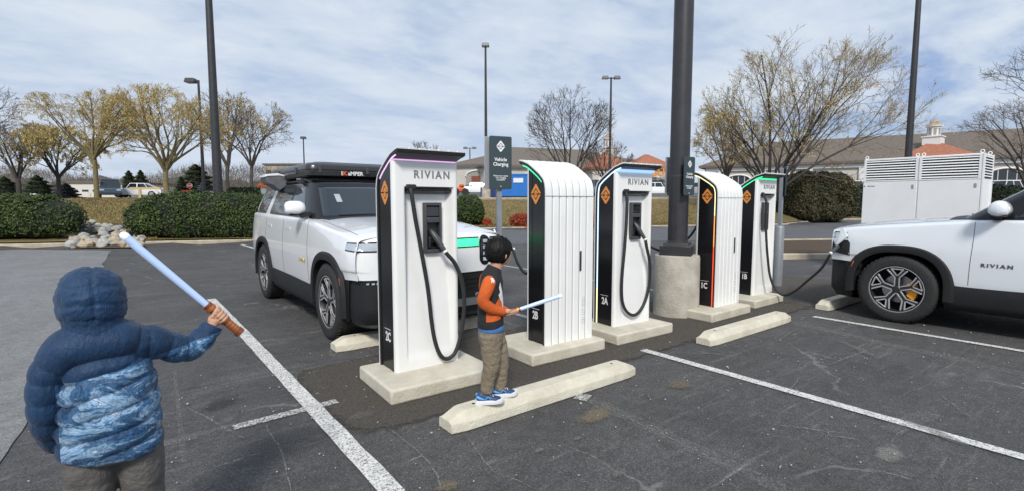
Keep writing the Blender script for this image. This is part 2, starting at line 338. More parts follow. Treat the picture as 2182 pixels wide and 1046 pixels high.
# exact lawn sheets so that their near edge follows the kerb
def region(name, x0, x1, za, zb, dz, m, nx=30, nz=16):
    b = MB()
    def fn(u, v):
        px = lerp(x0, x1, u); a = za(px); c = zb(px); Z = lerp(a, c, v); return tuple(W2(px, Z, max(terr(px, Z), terr(px, a+.3) if Z < a+.3 else 0)+dz))
    o = b.sheet(fn, nx, nz).build(name, m, smooth=180, fix=False)
    for p in o.data.polygons: pass
    o.data.update()
    if o.data.polygons[0].normal.z < 0: o.data.flip_normals()
    return struct(o)
cz = lambda px: interp(px, CURB)
region('lawn', -900, 985, lambda p: cz(p)+.05, lambda p: 31.5 if p < 560 else 38, .05, M_GRASS, 60, 30)
region('lawn', 985, 1700, lambda p: cz(p)+.05, lambda p: interp(p, [(985, 39.5), (1700, 45)]), .05, M_GRASS, 40, 24)
# grey driveway in front of the far kerb, dark resurfaced lot near
region('driveway', 600, 3000, lambda p: interp(p, [(600, 15), (1000, 17.5), (1400, 19.5), (1800, 20.5), (3000, 24)]), cz, .004, M_ASPH3, 60, 6)
# worn light road at left
polysheet('worn_road', [G(232, 541), G(236, 533.5), W2(-60, 16.2), W2(-900, 15.2), W2(-900, 3), (-6, -.5), (-.9, .9), G(-120, 1100), G(10, 990), G(60, 900), G(120, 760), G(175, 660), G(214, 575)], .004, M_ASPH2, jag=.10)
# kerbs
def kerb(path, label, w=.16, h=.14, z0=0.0, group='concrete kerbs'):
    b = MB(); n = len(path); R_ = []
    for i, p in enumerate(path):
        t = (Vector(path[min(i+1, n-1)])-Vector(path[max(i-1, 0)])); t.z = 0; t.normalize(); q = Vector((-t.y, t.x, 0)); p = Vector(p)
        R_.append([p+q*a+Vector((0, 0, c)) for a, c in ((-w/2, -.05), (w/2, -.05), (w/2, h-.02), (w/2-.03, h), (-w/2+.04, h), (-w/2, h-.03))])
    b.rings(R_); o = b.build('kerb', M_CURB, smooth=40); tag(o, label, 'kerb', group); return o
kerb([W2(px, cz(px), 0) for px in range(-700, 145, 60)]+[W2(160, cz(160)+.05, -.03)], 'pale concrete kerb in front of the leftmost hedge')
kerb([W2(px, cz(px), 0) for px in [300, 330, 420, 500, 580, 680, 760, 860]], 'pale concrete kerb in front of the long clipped hedge behind the boxy white vehicle')
kerb([W2(px, cz(px), 0) for px in range(860, 1500, 60)]+[W2(1490, cz(1490), 0)], 'pale concrete kerb edging the dry lawn behind the pedestals')
kerb([W2(px, cz(px), 0) for px in [1490, 1560, 1620, 1676, 1700, 1730, 1760, 1800, 1900, 2100]], 'pale concrete kerb in front of the tall dark hedge at right')
kerb([W2(px, interp(px, [(985, 40.2), (1700, 45.4)]), terr(px, interp(px, [(985, 40.2), (1700, 45.4)]))) for px in range(940, 1700, 60)], 'far pale kerb along the top of the dry lawn', h=.22, w=.3)
# mulch end island
isl = [W2(1640, 13.35), W2(1790, 13.5), W2(1990, 14.0), W2(2010, 18.6), W2(1800, 18.8), W2(1650, 18.4), W2(1628, 16)]
b = MB(); c_ = sum(isl, Vector())/len(isl)
P_ = []
for i in range(len(isl)):
    for k in range(4): P_.append(isl[i].lerp(isl[(i+1) % len(isl)], k/4))
b.add([p+Vector((0, 0, .10)) for p in P_]+[c_+Vector((0, 0, .26))], [(i, (i+1) % len(P_), len(P_)) for i in range(len(P_))])
o = b.build('mulch_bed', M_MULCH, smooth=180); struct(o)
kerb(P_+[P_[0]], 'concrete kerb ring round the small mulch island behind the far pedestal', h=.15)
# painted lines
def line(name, p0, p1, w, m=M_PAINT, z=.006, jag=.12): return struct(strip(name, p0, p1, w, z, m, 60, jag))
line('painted_line', (1.04, 9.0), (1.04, .9), .118, M_PAINT)
line('painted_line', (4.14, 3.17), (4.14, -2.0), .10, M_PAINT)
line('painted_line', (7.15, 2.75), (7.15, -2.5), .09, M_PAINT)
line('painted_line', G(718, 855), G(497, 912), .085, M_PAINT2, .0075)
line('painted_line', G(500, 911), G(330, 950), .11, M_GHOST, .0075)
line('painted_line', G(514, 521), G(556, 533), .1, M_PAINT)
line('painted_line', G(514, 521), (2.0, 12.5), .1, M_PAINT, .0065) if False else None
line('painted_line', G(1255, 849), G(1228, 843.5), .13, M_PAINT2)
line('painted_line', G(1255, 850), (2.62, .5), .12, M_GHOST)
line('painted_line', G(1690, 688), (5.66, -2), .16, M_GHOST)
line('painted_line', (4.14, 4.6), (4.14, 10.5), .1, M_PAINT2)
line('painted_line', (7.15, 4.7), (7.15, 10.5), .1, M_PAINT2)
line('painted_line', G(372, 790), G(392, 985), .028, M_GHOST, .0078)
line('painted_line', G(1890, 920), G(1985, 880), .13, M_GHOST, .008)
# trench of brown grit along the row, sandy spots
YA, YB = 3.16, 4.62
edge_fade(M_DIRT, 9.9, 1.75, .30, 7, .96, .07)
o = polysheet('grit_strip', [(1.02, 2.98), (1.02, 4.73), (10.9, 4.73), (10.9, 2.98)], .004, M_DIRT); struct(o)
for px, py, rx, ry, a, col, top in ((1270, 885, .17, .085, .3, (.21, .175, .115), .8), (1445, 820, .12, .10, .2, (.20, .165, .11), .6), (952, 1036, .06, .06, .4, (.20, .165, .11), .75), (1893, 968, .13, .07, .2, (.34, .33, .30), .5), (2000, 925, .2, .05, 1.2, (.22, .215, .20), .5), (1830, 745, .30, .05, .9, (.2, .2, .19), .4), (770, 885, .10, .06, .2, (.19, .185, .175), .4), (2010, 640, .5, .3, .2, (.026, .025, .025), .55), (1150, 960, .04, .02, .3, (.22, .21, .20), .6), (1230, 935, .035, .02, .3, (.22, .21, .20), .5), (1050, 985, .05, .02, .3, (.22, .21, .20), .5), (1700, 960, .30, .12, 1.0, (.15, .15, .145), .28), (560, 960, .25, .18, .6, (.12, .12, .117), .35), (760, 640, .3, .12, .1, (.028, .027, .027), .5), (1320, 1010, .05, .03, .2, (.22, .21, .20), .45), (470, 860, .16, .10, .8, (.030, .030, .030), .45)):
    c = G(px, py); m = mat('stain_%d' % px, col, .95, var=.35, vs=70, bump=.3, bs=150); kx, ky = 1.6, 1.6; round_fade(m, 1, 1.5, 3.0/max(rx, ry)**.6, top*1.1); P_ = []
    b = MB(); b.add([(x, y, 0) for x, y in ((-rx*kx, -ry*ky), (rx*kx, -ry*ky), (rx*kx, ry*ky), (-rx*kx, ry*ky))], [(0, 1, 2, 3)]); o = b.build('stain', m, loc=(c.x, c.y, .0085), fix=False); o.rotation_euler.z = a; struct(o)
# scratches and cracks
def scratch(pix, w=.012, name='scratch'):
    pts = [G(*p) for p in pix]; P2 = []
    for a, c in zip(pts, pts[1:]):
        for k in range(6):
            v = a.lerp(c, k/6); P2.append(v+Vector((noise.noise(v*9), noise.noise(v*9+Vector((9, 3, 1))), 0))*.012)
    P2.append(pts[-1]); b = MB(); R_ = []
    for i, p in enumerate(P2):
        t = (P2[min(i+1, len(P2)-1)]-P2[max(i-1, 0)]).normalized(); q = Vector((-t.y, t.x, 0)); ww = w*(.6+.6*abs(noise.noise(p*20)))*min(1, i/3+.3, (len(P2)-1-i)/3+.3)
        R_.append([tuple(p+q*ww/2+Vector((0, 0, .009))), tuple(p-q*ww/2+Vector((0, 0, .009)))])
    b.rings(R_, caps=False, close=False); return b
sb_ = MB()
for pix, w in (([(1000, 935), (1030, 985), (1060, 1010), (1150, 1045)], .012), ([(830, 915), (900, 970), (935, 1020), (940, 1046)], .012), ([(905, 972), (870, 985)], .03), ([(1445, 752), (1555, 755)], .02), ([(1470, 747), (1590, 765)], .02),
               ([(1760, 780), (1800, 765), (1885, 733)], .02), ([(1190, 945), (1290, 985)], .012), ([(1600, 985), (1520, 1040)], .02), ([(1640, 905), (1780, 922)], .02), ([(1770, 930), (1830, 937)], .02), ([(1680, 840), (1700, 808)], .015),
               ([(1390, 700+40), (1345, 760)], .01), ([(1855, 1000), (1960, 1028)], .02), ([(1380, 655+45), (1300, 745)], .008), ([(1700, 700), (1640, 735)], .012), ([(1290, 870), (1420, 930), (1560, 1000)], .010), ([(560, 900), (600, 960), (620, 1046)], .012),
               ([(400, 870), (520, 935)], .02), ([(450, 1000), (560, 965)], .02), ([(1220, 960), (1170, 985)], .012), ([(1990, 830), (2080, 900)], .012), ([(2040, 700+70), (1990, 800)], .012), ([(600, 610), (640, 640), (650, 668)], .02)):
    q = scratch(pix, w); sb_.add(q.v, q.f)
struct(sb_.build('pavement_scratches', M_SCR, fix=False), 'stuff', 'thin pale scratches and cracks scattered over the asphalt', 'scratches')
# pebbles / chips
b = MB(); rnd = random.Random(3)
for i in range(900):
    x = rnd.uniform(-1.5, 9.5); y = rnd.uniform(.3, 5.2); s = rnd.uniform(.0025, .008)*(1 if rnd.random() < .93 else 1.8); b.blob((x, y, .006+s*.4), (s, s*rnd.uniform(.6, 1), s*.6), 5)
struct(b.build('gravel_chips', mat('chip', (.35, .34, .32), .9), smooth=180, fix=False), 'stuff', 'tiny pale stone chips scattered over the dark asphalt', 'gravel')
b = MB()
for i in range(4200):
    x = rnd.uniform(1.15, 9.6); y = rnd.uniform(3.14, 4.66); s = rnd.uniform(.003, .0065); b.blob((x, y, .005), (s, s*rnd.uniform(.6, 1), s*.7), 4)
struct(b.build('grit', M_DIRT, smooth=180, fix=False), 'stuff', 'loose brown grit along the row of pedestals', 'grit')
# wheel stops -----------------------------------------------------
def wheel_stop(loc, label, L_=1.83, w=.21, h=.125, rz=0.0):
    b = MB(); sec = [(-w/2, 0), (-w/2+.002, h*.52), (-w/2+.045, h), (w/2-.045, h), (w/2-.002, h*.52), (w/2, 0)]
    R_ = []
    for t, k, hk in ((0, .80, .62), (.055, .98, .97), (.07, 1, 1), (.25, 1, 1), (.5, 1, 1), (.75, 1, 1), (.93, 1, 1), (.945, .98, .97), (1, .80, .62)):
        R_.append([((t-.5)*L_, y*k, min(z, h*hk) if z > 0 else 0) for y, z in sec])
    b.rings(R_); o = b.build('wheel_stop', M_STOP, bevel=.006, seg=2, loc=loc); o.rotation_euler.z = rz; tag(o, label, 'wheel stop', 'concrete wheel stops')
    for s in (-1, 1): MB().lathe([(.011, 0), (.011, .002)], 10, (s*L_*.38, 0, h+.001)).build('anchor_hole', M_BLACKP, o, fix=True)
    return o
M_STOP = mat('cream_concrete', (.68, .64, .52), .88, var=.2, vs=6, col2=(.53, .49, .39), bump=.5, bs=60)
wheel_stop((2.55, 2.82, 0), 'cream concrete wheel stop the boy in the orange-sleeved shirt stands on', 1.86)
wheel_stop((5.72, 2.90, 0), 'cream concrete wheel stop on its own between the pedestals and the silvery vehicle', 1.86)
sR = (G(1725, 660)+G(1830, 628))/2
wheel_stop((8.62, 2.86, 0), 'cream concrete wheel stop at the front wheel of the silvery vehicle', 1.86)
wheel_stop((2.56, 5.08, 0), 'cream concrete wheel stop behind the nearest pedestal, at the boxy white vehicle', 1.86)
# ================================================================ CHARGING PEDESTALS
def crom(pts, n=8):
    P_ = [Vector(p) for p in pts]; out_ = []
    for i in range(len(P_)-1):
        p0 = P_[max(i-1, 0)]; p1 = P_[i]; p2 = P_[i+1]; p3 = P_[min(i+2, len(P_)-1)]
        for k in range(n):
            t = k/n; out_.append(.5*((2*p1)+(p2-p0)*t+(2*p0-5*p1+4*p2-p3)*t*t+(3*p1-p0-3*p2+p3)*t**3))
    out_.append(P_[-1]); return out_
def emis(name, col, s): return mat(name, col, .5, emit=s, ecol=col)
LED = {'lavender': emis('led_lavender', (.78, .52, .82), .6), 'green': emis('led_green', (.05, .85, .33), .9), 'blue': emis('led_blue', (.34, .56, .95), .85), 'paleblue': emis('led_pale', (.55, .74, 1.0), 1.1),
       'yellow': emis('led_yellow', (.95, .88, .45), 1.0), 'orange': emis('led_orange', (1.0, .36, .06), 1.0), 'red': emis('led_red', (.95, .07, .015), 1.0), 'off': mat('led_off', (.25, .26, .27), .3)}
CW, CB = .60, .32          # pedestal width, back plane
SKIN = [(.32, 0), (.32, .4), (.32, .8), (.32, 1.2), (.32, 1.42), (.317, 1.50), (.306, 1.555), (.285, 1.597), (.255, 1.625), (.21, 1.660), (.10, 1.728), (.03, 1.765), (-.05, 1.790), (-.105, 1.802), (-.116, 1.799)]
def offs(prof, d):
    o_ = []
    for i, p in enumerate(prof):
        a = Vector(prof[max(i-1, 0)]); c = Vector(prof[min(i+1, len(prof)-1)]); t = (c-a).normalized(); n = Vector((-t.y, t.x)); o_.append((p[0]+n.x*d, p[1]+n.y*d))
    return o_
def skin_x():                # x samples with V grooves, returns (x, groove depth)
    xs = [(0, 0)]
    for i in range(1, 7):
        c = CW*i/7; xs += [(c-.015, 0), (c-.006, .010), (c+.006, .010), (c+.015, 0)]
    return xs+[(CW, 0)]
M_GROOVE = mat('charger_groove_shade', (.42, .43, .44), .5)  # grey groove lines, with their shading put into the colour
def diamond(b, c, sx, sy, plane='X', t=.002):     # the maker's badge: rounded diamond of two arrowheads about a small diamond
    # coordinates u (horizontal), v (vertical)
    def quadm(pts): 
        vs = []
        for w_ in (0, t): vs += [((c[0]-w_, c[1]+u*sx, c[2]+v*sy) if plane == 'X' else (c[0]+u*sx, c[1]-w_, c[2]+v*sy)) for u, v in pts]
        n = len(pts); b.add(vs, [tuple(range(n)), tuple(range(2*n-1, n-1, -1))]+[(i, (i+1) % n, (i+1) % n+n, i+n) for i in range(n)])
    for s in (1, -1):
        outer = [(-.98, .07*s), (-.92, .17*s), (-.12, .95*s), (0, 1.0*s), (.12, .95*s), (.92, .17*s), (.98, .07*s), (.62, .07*s), (.10, .53*s), (0, .57*s), (-.10, .53*s), (-.62, .07*s)]
        quadm([(-.98, .07*s), (-.92, .17*s), (-.12, .95*s), (0, 1*s), (0, .58*s), (-.10, .54*s), (-.61, .06*s)]); quadm([(.98, .07*s), (.92, .17*s), (.12, .95*s), (0, 1*s), (0, .58*s), (.10, .54*s), (.61, .06*s)])
        quadm([(-.46, .06*s), (0, .46*s), (0, .20*s), (-.18, .06*s)]); quadm([(.46, .06*s), (0, .46*s), (0, .20*s), (.18, .06*s)])
    quadm([(-.15, 0), (0, .15), (.15, 0), (0, -.15)])
M_BRANDL = mat('brand_metal', (.30, .28, .25), .3, .9)
def make_pedestal(label, num, led_top, led_front, led_side, sidex, loc, rz, group):
    """sidex: 0 = the black side at local x=0 carries badge & number, CW = the other one"""
    t = thing('charging_pedestal', label, 'charging station', loc, rz, group)
    # front housing with the tapering pocket
    b = MB(); R_ = []; nz, nx = 96, 60; ztop = 1.70
    for i in range(nz+1):
        z = ztop*i/nz; ring = [(0.0, .040, z)]
        for a in (0, .25, .5, .75): ring.append((.028*(1-cos(a*pi/2)), .03*(1-sin(a*pi/2)), z))
        D = .085*(.10+.90*min(max((z-.07)/1.0, 0), 1))*(1 if z < 1.488 else 0) if z > .05 else 0
        for k in range(nx+1):
            x = .028+(CW-.056)*k/nx; m_ = smooth01((x-.098)/.018)*smooth01((.565-x)/.05); ring.append((x, D*m_*smooth01((z-.05)/.1), z))
        for a in (.75, .5, .25, 0): ring.append((CW-.028*(1-cos(a*pi/2)), .03*(1-sin(a*pi/2)), z))
        ring.append((CW, .040, z)); R_.append(ring)
    b.rings(R_, caps=False, close=False); n = len(R_[0])
    top = [(x+(CW/2-x)*.03, y+.012 if y < .07 else y, z+.012) for x, y, z in R_[-1]]; b.rings([R_[-1], top], caps=False, close=False); b.add(top, [tuple(range(n))])
    b.build('front_housing', M_WHITE, t, smooth=38)
    # black core
    prof = [(.092, .002), (.092, 1.69)]+[(y-.03, z-.034) for y, z in SKIN[::-1] if y > .10 and z < 1.70 and z > .01]+[(.285, .002)]
    MB().prism(prof, .0035, CW-.0035).build('core', M_BLACKG, t, bevel=.004)
    for x_ in (.0005, CW-.0205): MB().bb(x_, x_+.020, .036, .096, .002, 1.700).build('side_panel', M_BLACKG, t)
    # outer skin: black liner and ribbed white cover
    o1 = offs(SKIN, .012); o2 = offs(SKIN, .038); poly = o1+o2[::-1]
    poly = [(y, max(z, 0)) for y, z in poly]
    MB().prism(poly, -.006, CW+.006).build('skin_liner', M_BLACKP, t, smooth=40)
    xs = skin_x(); P2 = SKIN; inn = offs(SKIN, .012); R_ = []; N_ = len(P2)
    nor = offs(SKIN, 1.0)
    for x, g_ in xs:
        ring = [(x*(1+.024)-.0072, p[0]+(q[0]-p[0])*g_, max(p[1]+(q[1]-p[1])*g_, 0)) for p, q in zip(P2, nor)]+[(x*1.024-.0072, p[0], max(p[1], 0)) for p in inn[::-1]]
        R_.append(ring)
    b = MB(); b.rings(R_); nn_ = len(R_[0]); b.m = [1 if (i < (len(R_)-1)*nn_ and xs[i//nn_][1] > 0 and xs[i//nn_+1][1] > 0) else 0 for i in range(len(b.f))]; o = b.build('ribbed_skin', [M_WHITE, M_GROOVE], t, smooth=30)
    bm_ = MB(); bm_.bb(-.0085, CW+.0085, .3190, .3215, 1.432, 1.437); bm_.build('skin_seam', M_BLACKP, t)
    # led band between core and skin
    i1 = offs(SKIN, .040); i2 = offs(SKIN, .053); k0 = 5
    def band(idx, m, nm='light_band'):
        b = MB()
        for s, x in (((0, -.0015),) if sidex == 0 else ((1, CW+.0015),)):
            for i in idx:
                y0, z0 = i1[i]; y1, z1 = i1[i+1]; y2, z2 = i2[i+1]; y3, z3 = i2[i]; 
                b.add([(x, y0, max(z0, .004)), (x, y1, max(z1, .004)), (x, y2, max(z2, .004)), (x, y3, max(z3, .004))]+[(x+(.006 if s == 0 else -.006), y, max(z, .004)) for y, z in ((y0, z0), (y1, z1), (y2, z2), (y3, z3))], [(0, 1, 2, 3), (4, 5, 6, 7), (0, 1, 5, 4), (2, 3, 7, 6)])
        b.build(nm, m, t)
    band(range(7, 12), LED[led_top]); 
    if led_side: 
        for rg, c in led_side: band(rg, LED[c])
    if led_front:
        b = MB(); z9 = {'lavender': 1.719, 'green': 1.738, 'blue': 1.736}[led_front]; b.bb(.012, CW-.012, .004 if led_front != 'blue' else -.03, .06, 1.7135, z9); b.build('light_band', LED[led_front], t)
    # lip underside wedge (dark band under the roof edge)
    MB().prism([(-.112, 1.790), (-.104, 1.758), (-.02, 1.738), (.06, 1.712), (.06, 1.735), (-.05, 1.778), (-.10, 1.790)], -.004, CW+.004).build('roof_soffit', M_BLACKG if not led_front else M_BLACKP, t, bevel=.003)
    # name letters
    nb = text_mb('RIVIAN', .088, .0035, bold=.0018, spacing=1.32); xform(nb, Matrix.Translation((.350, .0, 1.600)) @ Matrix.Scale(.97, 4, (1, 0, 0))); nb.build('brand_letters', M_BRANDL, t)
    # slot, plug holder, screen
    MB().prism([(.005, 1.4865), (.093, 1.4865), (.093, 1.446), (.060, 1.446), (.005, 1.472)], .120, .540).build('cable_slot', M_BLACKG, t, bevel=.004)
    MB().bb(.112, .205, -.010, .03, 1.478, 1.522).build('cable_guide', M_BLACKP, t, bevel=.012, seg=3)
    x0, x1, z0, z1 = .300, .462, .955, 1.375; fr = MB(); yf = .038
    fr.bb(x0, x0+.022, yf, .09, z0, z1); fr.bb(x1-.022, x1, yf, .075, z0, z1); fr.bb(x0+.022, x1-.022, yf, .075, z1-.028, z1); fr.bb(x0+.022, x1-.022, yf, .075, 1.205, 1.252); fr.bb(x0+.022, x1-.022, yf, .075, z0, z0+.032)
    fr.build('holster_frame', M_GREYP, t, bevel=.007)
    bk = MB(); bk.bb(x0+.01, x1-.01, .078, .088, z0+.01, z1-.01); bk.build('holster_back', M_BLACKP, t)
    sc = MB(); sc.bb(x0+.026, x1-.026, .052, .060, 1.262, 1.338); sc.build('screen', M_SCREEN, t)
    so = MB()
    for s in (-1, 1): so.bb(.381+s*.036-.009, .381+s*.036+.009, .04, .07, 1.0, 1.09)
    so.lathe([(.03, .055), (.03, .072)], 16, (.381, 0, 1.06), 'Y'); so.build('plug_socket', M_BLACKP, t, bevel=.006)
    # badge and number on the black side
    s = sidex; xo = -.0005 if s == 0 else CW+.0005+.002
    b = MB(); diamond(b, (xo+.0045 if s == 0 else xo, .158, 1.455), .078, .098); b.build('badge', M_ORANGE, t)
    tb = text_mb(num, .108, .001, bold=.003); R_z = Matrix.Rotation(-pi/2 if s == 0 else pi/2, 4, 'Z'); xform(tb, Matrix.Translation((.0025 if s == 0 else CW-.0025, .150, .270)) @ R_z @ Matrix.Scale(.74, 4, (1, 0, 0))); tb.build('bay_number', M_TXT, t)
    MB().bb(.0018 if s == 0 else CW-.0032, .0032 if s == 0 else CW-.0018, .085, .215, .335, .339).build('number_rule', M_TXT, t)
    # rear latch and rating plate on the ribbed side
    MB().bb(.148, .170, .3205, .325, .70, .90).build('door_latch', M_BLACKP, t, bevel=.003)
    pl = MB(); 
    rnd = random.Random(hash(num) % 97)
    for k in range(16):
        if k in (4, 9): continue
        for c in range(2): pl.bb(.095+c*.022, .095+c*.022+rnd.uniform(.009, .018), .3145, .3206, .16+k*.0175, .165+k*.0175+.003)
    pl.build('rating_plate', mat('faint_print', (.42, .42, .42), .6), t)
    return t
M_GREYP = mat('charcoal_plastic', (.05, .052, .056), .42)
M_SCREEN = mat('screen_glass', (.02, .022, .024), .05, coat=.5)
def pad(x0, x1, y0, y1, h, label, rz=0):
    b = MB(); b.box((0, 0, h/2+.0), (x1-x0, y1-y0, h), taper=1.0); o = b.build('concrete_pad', M_PAD, bevel=.02, seg=3, loc=((x0+x1)/2, (y0+y1)/2, 0)); o.rotation_euler.z = rz
    return tag(o, label, 'concrete pad', 'concrete pads under the pedestals')
M_PAD = mat('pad_concrete', (.62, .58, .48), .88, var=.2, vs=4, col2=(.47, .43, .34), bump=.4, bs=50)
GR = 'charging pedestals in a row'
ph = .12
R3 = radians(-3)
pad(1.515, 2.45, 3.38, 4.09, ph, 'big concrete pad under the nearest pedestal, bay 2C', R3*.8)
pad(2.90, 3.85, 3.42, 4.14, ph, 'concrete pad under the ribbed pedestal of bay 2B', R3*.6)
pad(4.05, 4.98, 3.40, 4.13, ph, 'concrete pad under the blue lit pedestal of bay 2A', R3*.6)
pad(5.74, 6.70, 3.36, 4.20, ph, 'concrete pad under the red and yellow lit pedestal of bay 1C')
pad(7.00, 7.86, 3.45, 4.30, ph, 'concrete pad under the farthest pedestal, bay 1B')
p2C = make_pedestal('nearest white pedestal with lavender light, its black hose looping low, bay number 2C', '2C', 'lavender', 'lavender', None, 0, (1.695, 3.725, ph), 0, GR)
p2B = make_pedestal('ribbed white back of a pedestal with green light and bay number 2B', '2B', 'green', None, None, CW, (3.172+CW, 3.575+CB-.0, ph), pi+R3, GR)
p2A = make_pedestal('white pedestal edged by a blue light with a hanging hose loop, bay number 2A', '2A', 'paleblue', 'blue', [(range(1, 7), 'paleblue'), (range(0, 1), 'yellow')], 0, (4.262, 3.665, ph), R3, GR)
p1C = make_pedestal('ribbed white back of a pedestal edged by a yellow and red light, bay number 1C', '1C', 'yellow', None, [(range(3, 7), 'yellow'), (range(2, 3), 'orange'), (range(0, 2), 'red')], CW, (6.13+CW, 3.555+CB, ph), pi, GR)
p1B = make_pedestal('farthest white pedestal with green light, bay number 1B, its hose reaching to the silvery vehicle', '1B', 'green', 'green', None, 0, (7.37, 3.67, ph), 0, GR)
for t_, (a, c) in ((p2B, (3.172, 3.575)), ):       # keep the near ribbed corner on the spot where it stands
    bpy.context.view_layer.update(); w_ = Matrix.Translation(t_.location) @ Matrix.Rotation(t_.rotation_euler.z, 4, 'Z') @ Vector((CW, CB, 0)); t_.location.x += a-w_.x; t_.location.y += c-w_.y
# hoses ---------------------------------------------------------
def plug(b, p, d, m=0):          # plug body at p pointing along d
    d = Vector(d).normalized(); p = Vector(p); b.tube([p-d*.02, p, p+d*.06, p+d*.12, p+d*.13], [.012, .018, .024, .022, .010], 12, m); return b
def hose(t, pts, label_name='hose', r=.0175, plug_at=None, plug_dir=None, ring_at=None):
    P_ = crom(pts, 10); o = MB().tube(P_, r, 12).build(label_name, M_RUB, t, smooth=60); return o
def hung(t, px, low, bulge, top=(.150, -.004, 1.484)):
    hx = .381
    pts = [top, (top[0]+.004, -.020, 1.43), (top[0]+.028, -.026, 1.25), (top[0]+.075, -.026, 1.0), (top[0]+.13, -.028, .68), (top[0]+.165, -.028, .36), (top[0]+.20, -.030, low+.14), (top[0]+.25, -.032, low+.03), (top[0]+.315, -.034, low),
           (top[0]+.385, -.04, low+.05), (top[0]+.44, -.05, low+.22), (top[0]+.465, -.06, .50), (top[0]+.445, -.062, .70), (top[0]+.38, -.055, .86), (top[0]+.315, -.045, .94), (top[0]+.292, -.038, .968)]
    hose(t, pts)
def hang2(t):     # wide teardrop loop of the second pedestal
    pts = [(.150, -.004, 1.484), (.148, -.022, 1.40), (.138, -.028, 1.15), (.115, -.03, .88), (.085, -.032, .62), (.075, -.034, .42), (.095, -.036, .27), (.16, -.038, .165), (.27, -.04, .11), (.37, -.042, .145), (.455, -.044, .25), (.505, -.05, .40), (.515, -.056, .55), (.495, -.06, .72), (.455, -.055, .86), (.432, -.045, .96)]
    hose(t, pts)
def gun(t, base=(.442, -.040, .972), tip=(.372, .045, 1.12)):
    b = MB(); a = Vector(base); c = Vector(tip); d = (c-a).normalized()
    b.tube([a, a+d*.02, a+d*.07, a+d*.12, c, c+d*.03], [.016, .020, .022, .028, .026, .012], 14); b.build('charging_plug', M_GREYP, t, smooth=50)
    MB().tube([a-d*.012, a+d*.006], .0215, 14).build('plug_ring', M_TXT, t, smooth=50)
hung(p2C, 0, .045, 0); gun(p2C); hang2(p2A); gun(p2A, (.432, -.045, .96), (.372, .045, 1.12))
# ================================================================ POLES, SIGNS, BOLLARDS
M_POLE = mat('bronze_paint', (.040, .039, .042), .42, .2, var=.2, vs=6, bump=.05, bs=30)
M_SLATE = mat('slate_sign', (.032, .052, .060), .5)
M_SIGNB = mat('sign_back', (.34, .36, .38), .45, .3)
def sign_face(t, w, h, z0, y=-.0, logo=True):
    sx = w/.40
    f = MB(); R_ = .02; P_ = []
    for cx_, cz_, a0 in ((w/2-R_, h/2-R_, 0), (-w/2+R_, h/2-R_, 90), (-w/2+R_, -h/2+R_, 180), (w/2-R_, -h/2+R_, 270)):
        for k in range(5): a = radians(a0+k*22.5); P_.append((cx_+R_*cos(a), z0+h/2+cz_+R_*sin(a)))
    f.prism(P_, y, y+.012, 'Y'); pn = f.build('sign_panel', M_SLATE, t, bevel=.002)
    b = MB(); diamond(b, (0, y-.0005, z0+h*.81), .098*sx*.78, .118*sx*.78, 'Y', .0015); b.build('sign_badge', M_TXT, pn)
    tb = text_mb('Vehicle\nCharging', .082*sx, .0006, bold=.0016*sx, spacing=1.0); xform(tb, Matrix.Translation((0, y-.0015, z0+h*.515)) @ Matrix.Scale(.92, 4, (1, 0, 0))); tb.build('sign_lettering', M_TXT, pn)
    tb = text_mb('Please move vehicle\nonce charging\nis complete', .034*sx, .0006, bold=.0005); xform(tb, Matrix.Translation((0, y-.0015, z0+h*.215)) @ Matrix.Scale(.95, 4, (1, 0, 0))); tb.build('sign_small_print', M_TXT, pn)
    d = MB(); d.lathe([(.006, y-.003), (.006, y)], 10, (0, 0, z0+h*.055), 'Y'); d.build('bolt', M_TXT, pn)
    return pn
# sign on its own post between the first two pedestals
Zs = 5.75; Ps = W2(1068, Zs); 
def sign_post(loc, rz, zb, zt, w, label, grp, back=True, post_w=.062):
    t = thing('charging_sign', label, 'sign', loc, rz, grp)
    MB().bb(-post_w/2, post_w/2, .03, .03+post_w, 0, zt-.05).build('post', M_STEEL, t, bevel=.004)
    sign_face(t, w, zt-zb, zb, y=-.002)
    if back:
        MB().bb(-w/2-.028, w/2-.04, .095, .107, zb+.0, zt+.0).build('rear_panel', M_SIGNB, t, bevel=.003)
        MB().bb(-.02, .02, .012, .095, zb+.1, zt-.1).build('bracket', M_STEEL, t)
    return t
P0 = W2(1067, 6.35)
sign_post((P0.x, P0.y, 0), radians(-14), HT(404, 6.35), HT(293, 6.35), .30, 'slate Vehicle Charging sign on a grey post behind the nearest pedestal', 'charging signs')
# big light pole with concrete foot
PZ = 6.74; PC = W2(1446, PZ)
t = thing('light_pole', 'thick dark pole standing on a round concrete foot between the pedestals', 'light pole', (PC.x, PC.y, 0))
MB().lathe([(.298, 0), (.298, .05), (.296, .4), (.292, .77), (.284, .80), (.265, .806), (0.02, .807)], 48).build('concrete_foot', M_CONC2 if 'M_CONC2' in globals() else mat('foot_concrete', (.50, .47, .40), .92, var=.3, vs=4, col2=(.33, .30, .25), bump=.6, bs=35), t, smooth=40)
b = MB(); b.box((0, 0, .87), (.40, .40, .125)); b.box((0, 0, .945), (.33, .33, .04), taper=.93); o = b.build('base_cover', M_POLE, t, bevel=.006); o.rotation_euler.z = radians(26)
MB().lathe([(.128, .94), (.127, 2.2), (.118, 6), (.105, 9.5)], 40).build('shaft', M_POLE, t, smooth=40)
b = MB(); b.lathe([(.142, .955), (.142, .975), (.13, .985)], 40); b.build('collar', M_POLE, t, smooth=40)
b = MB(); b.lathe([(.129, 1.83), (.1295, 1.84), (.129, 1.85)], 40); b.build('band', M_GREYP, t, smooth=40)
SGZ = 6.5
sz0, sz1 = HT(417, 6.55), HT(336, 6.55)
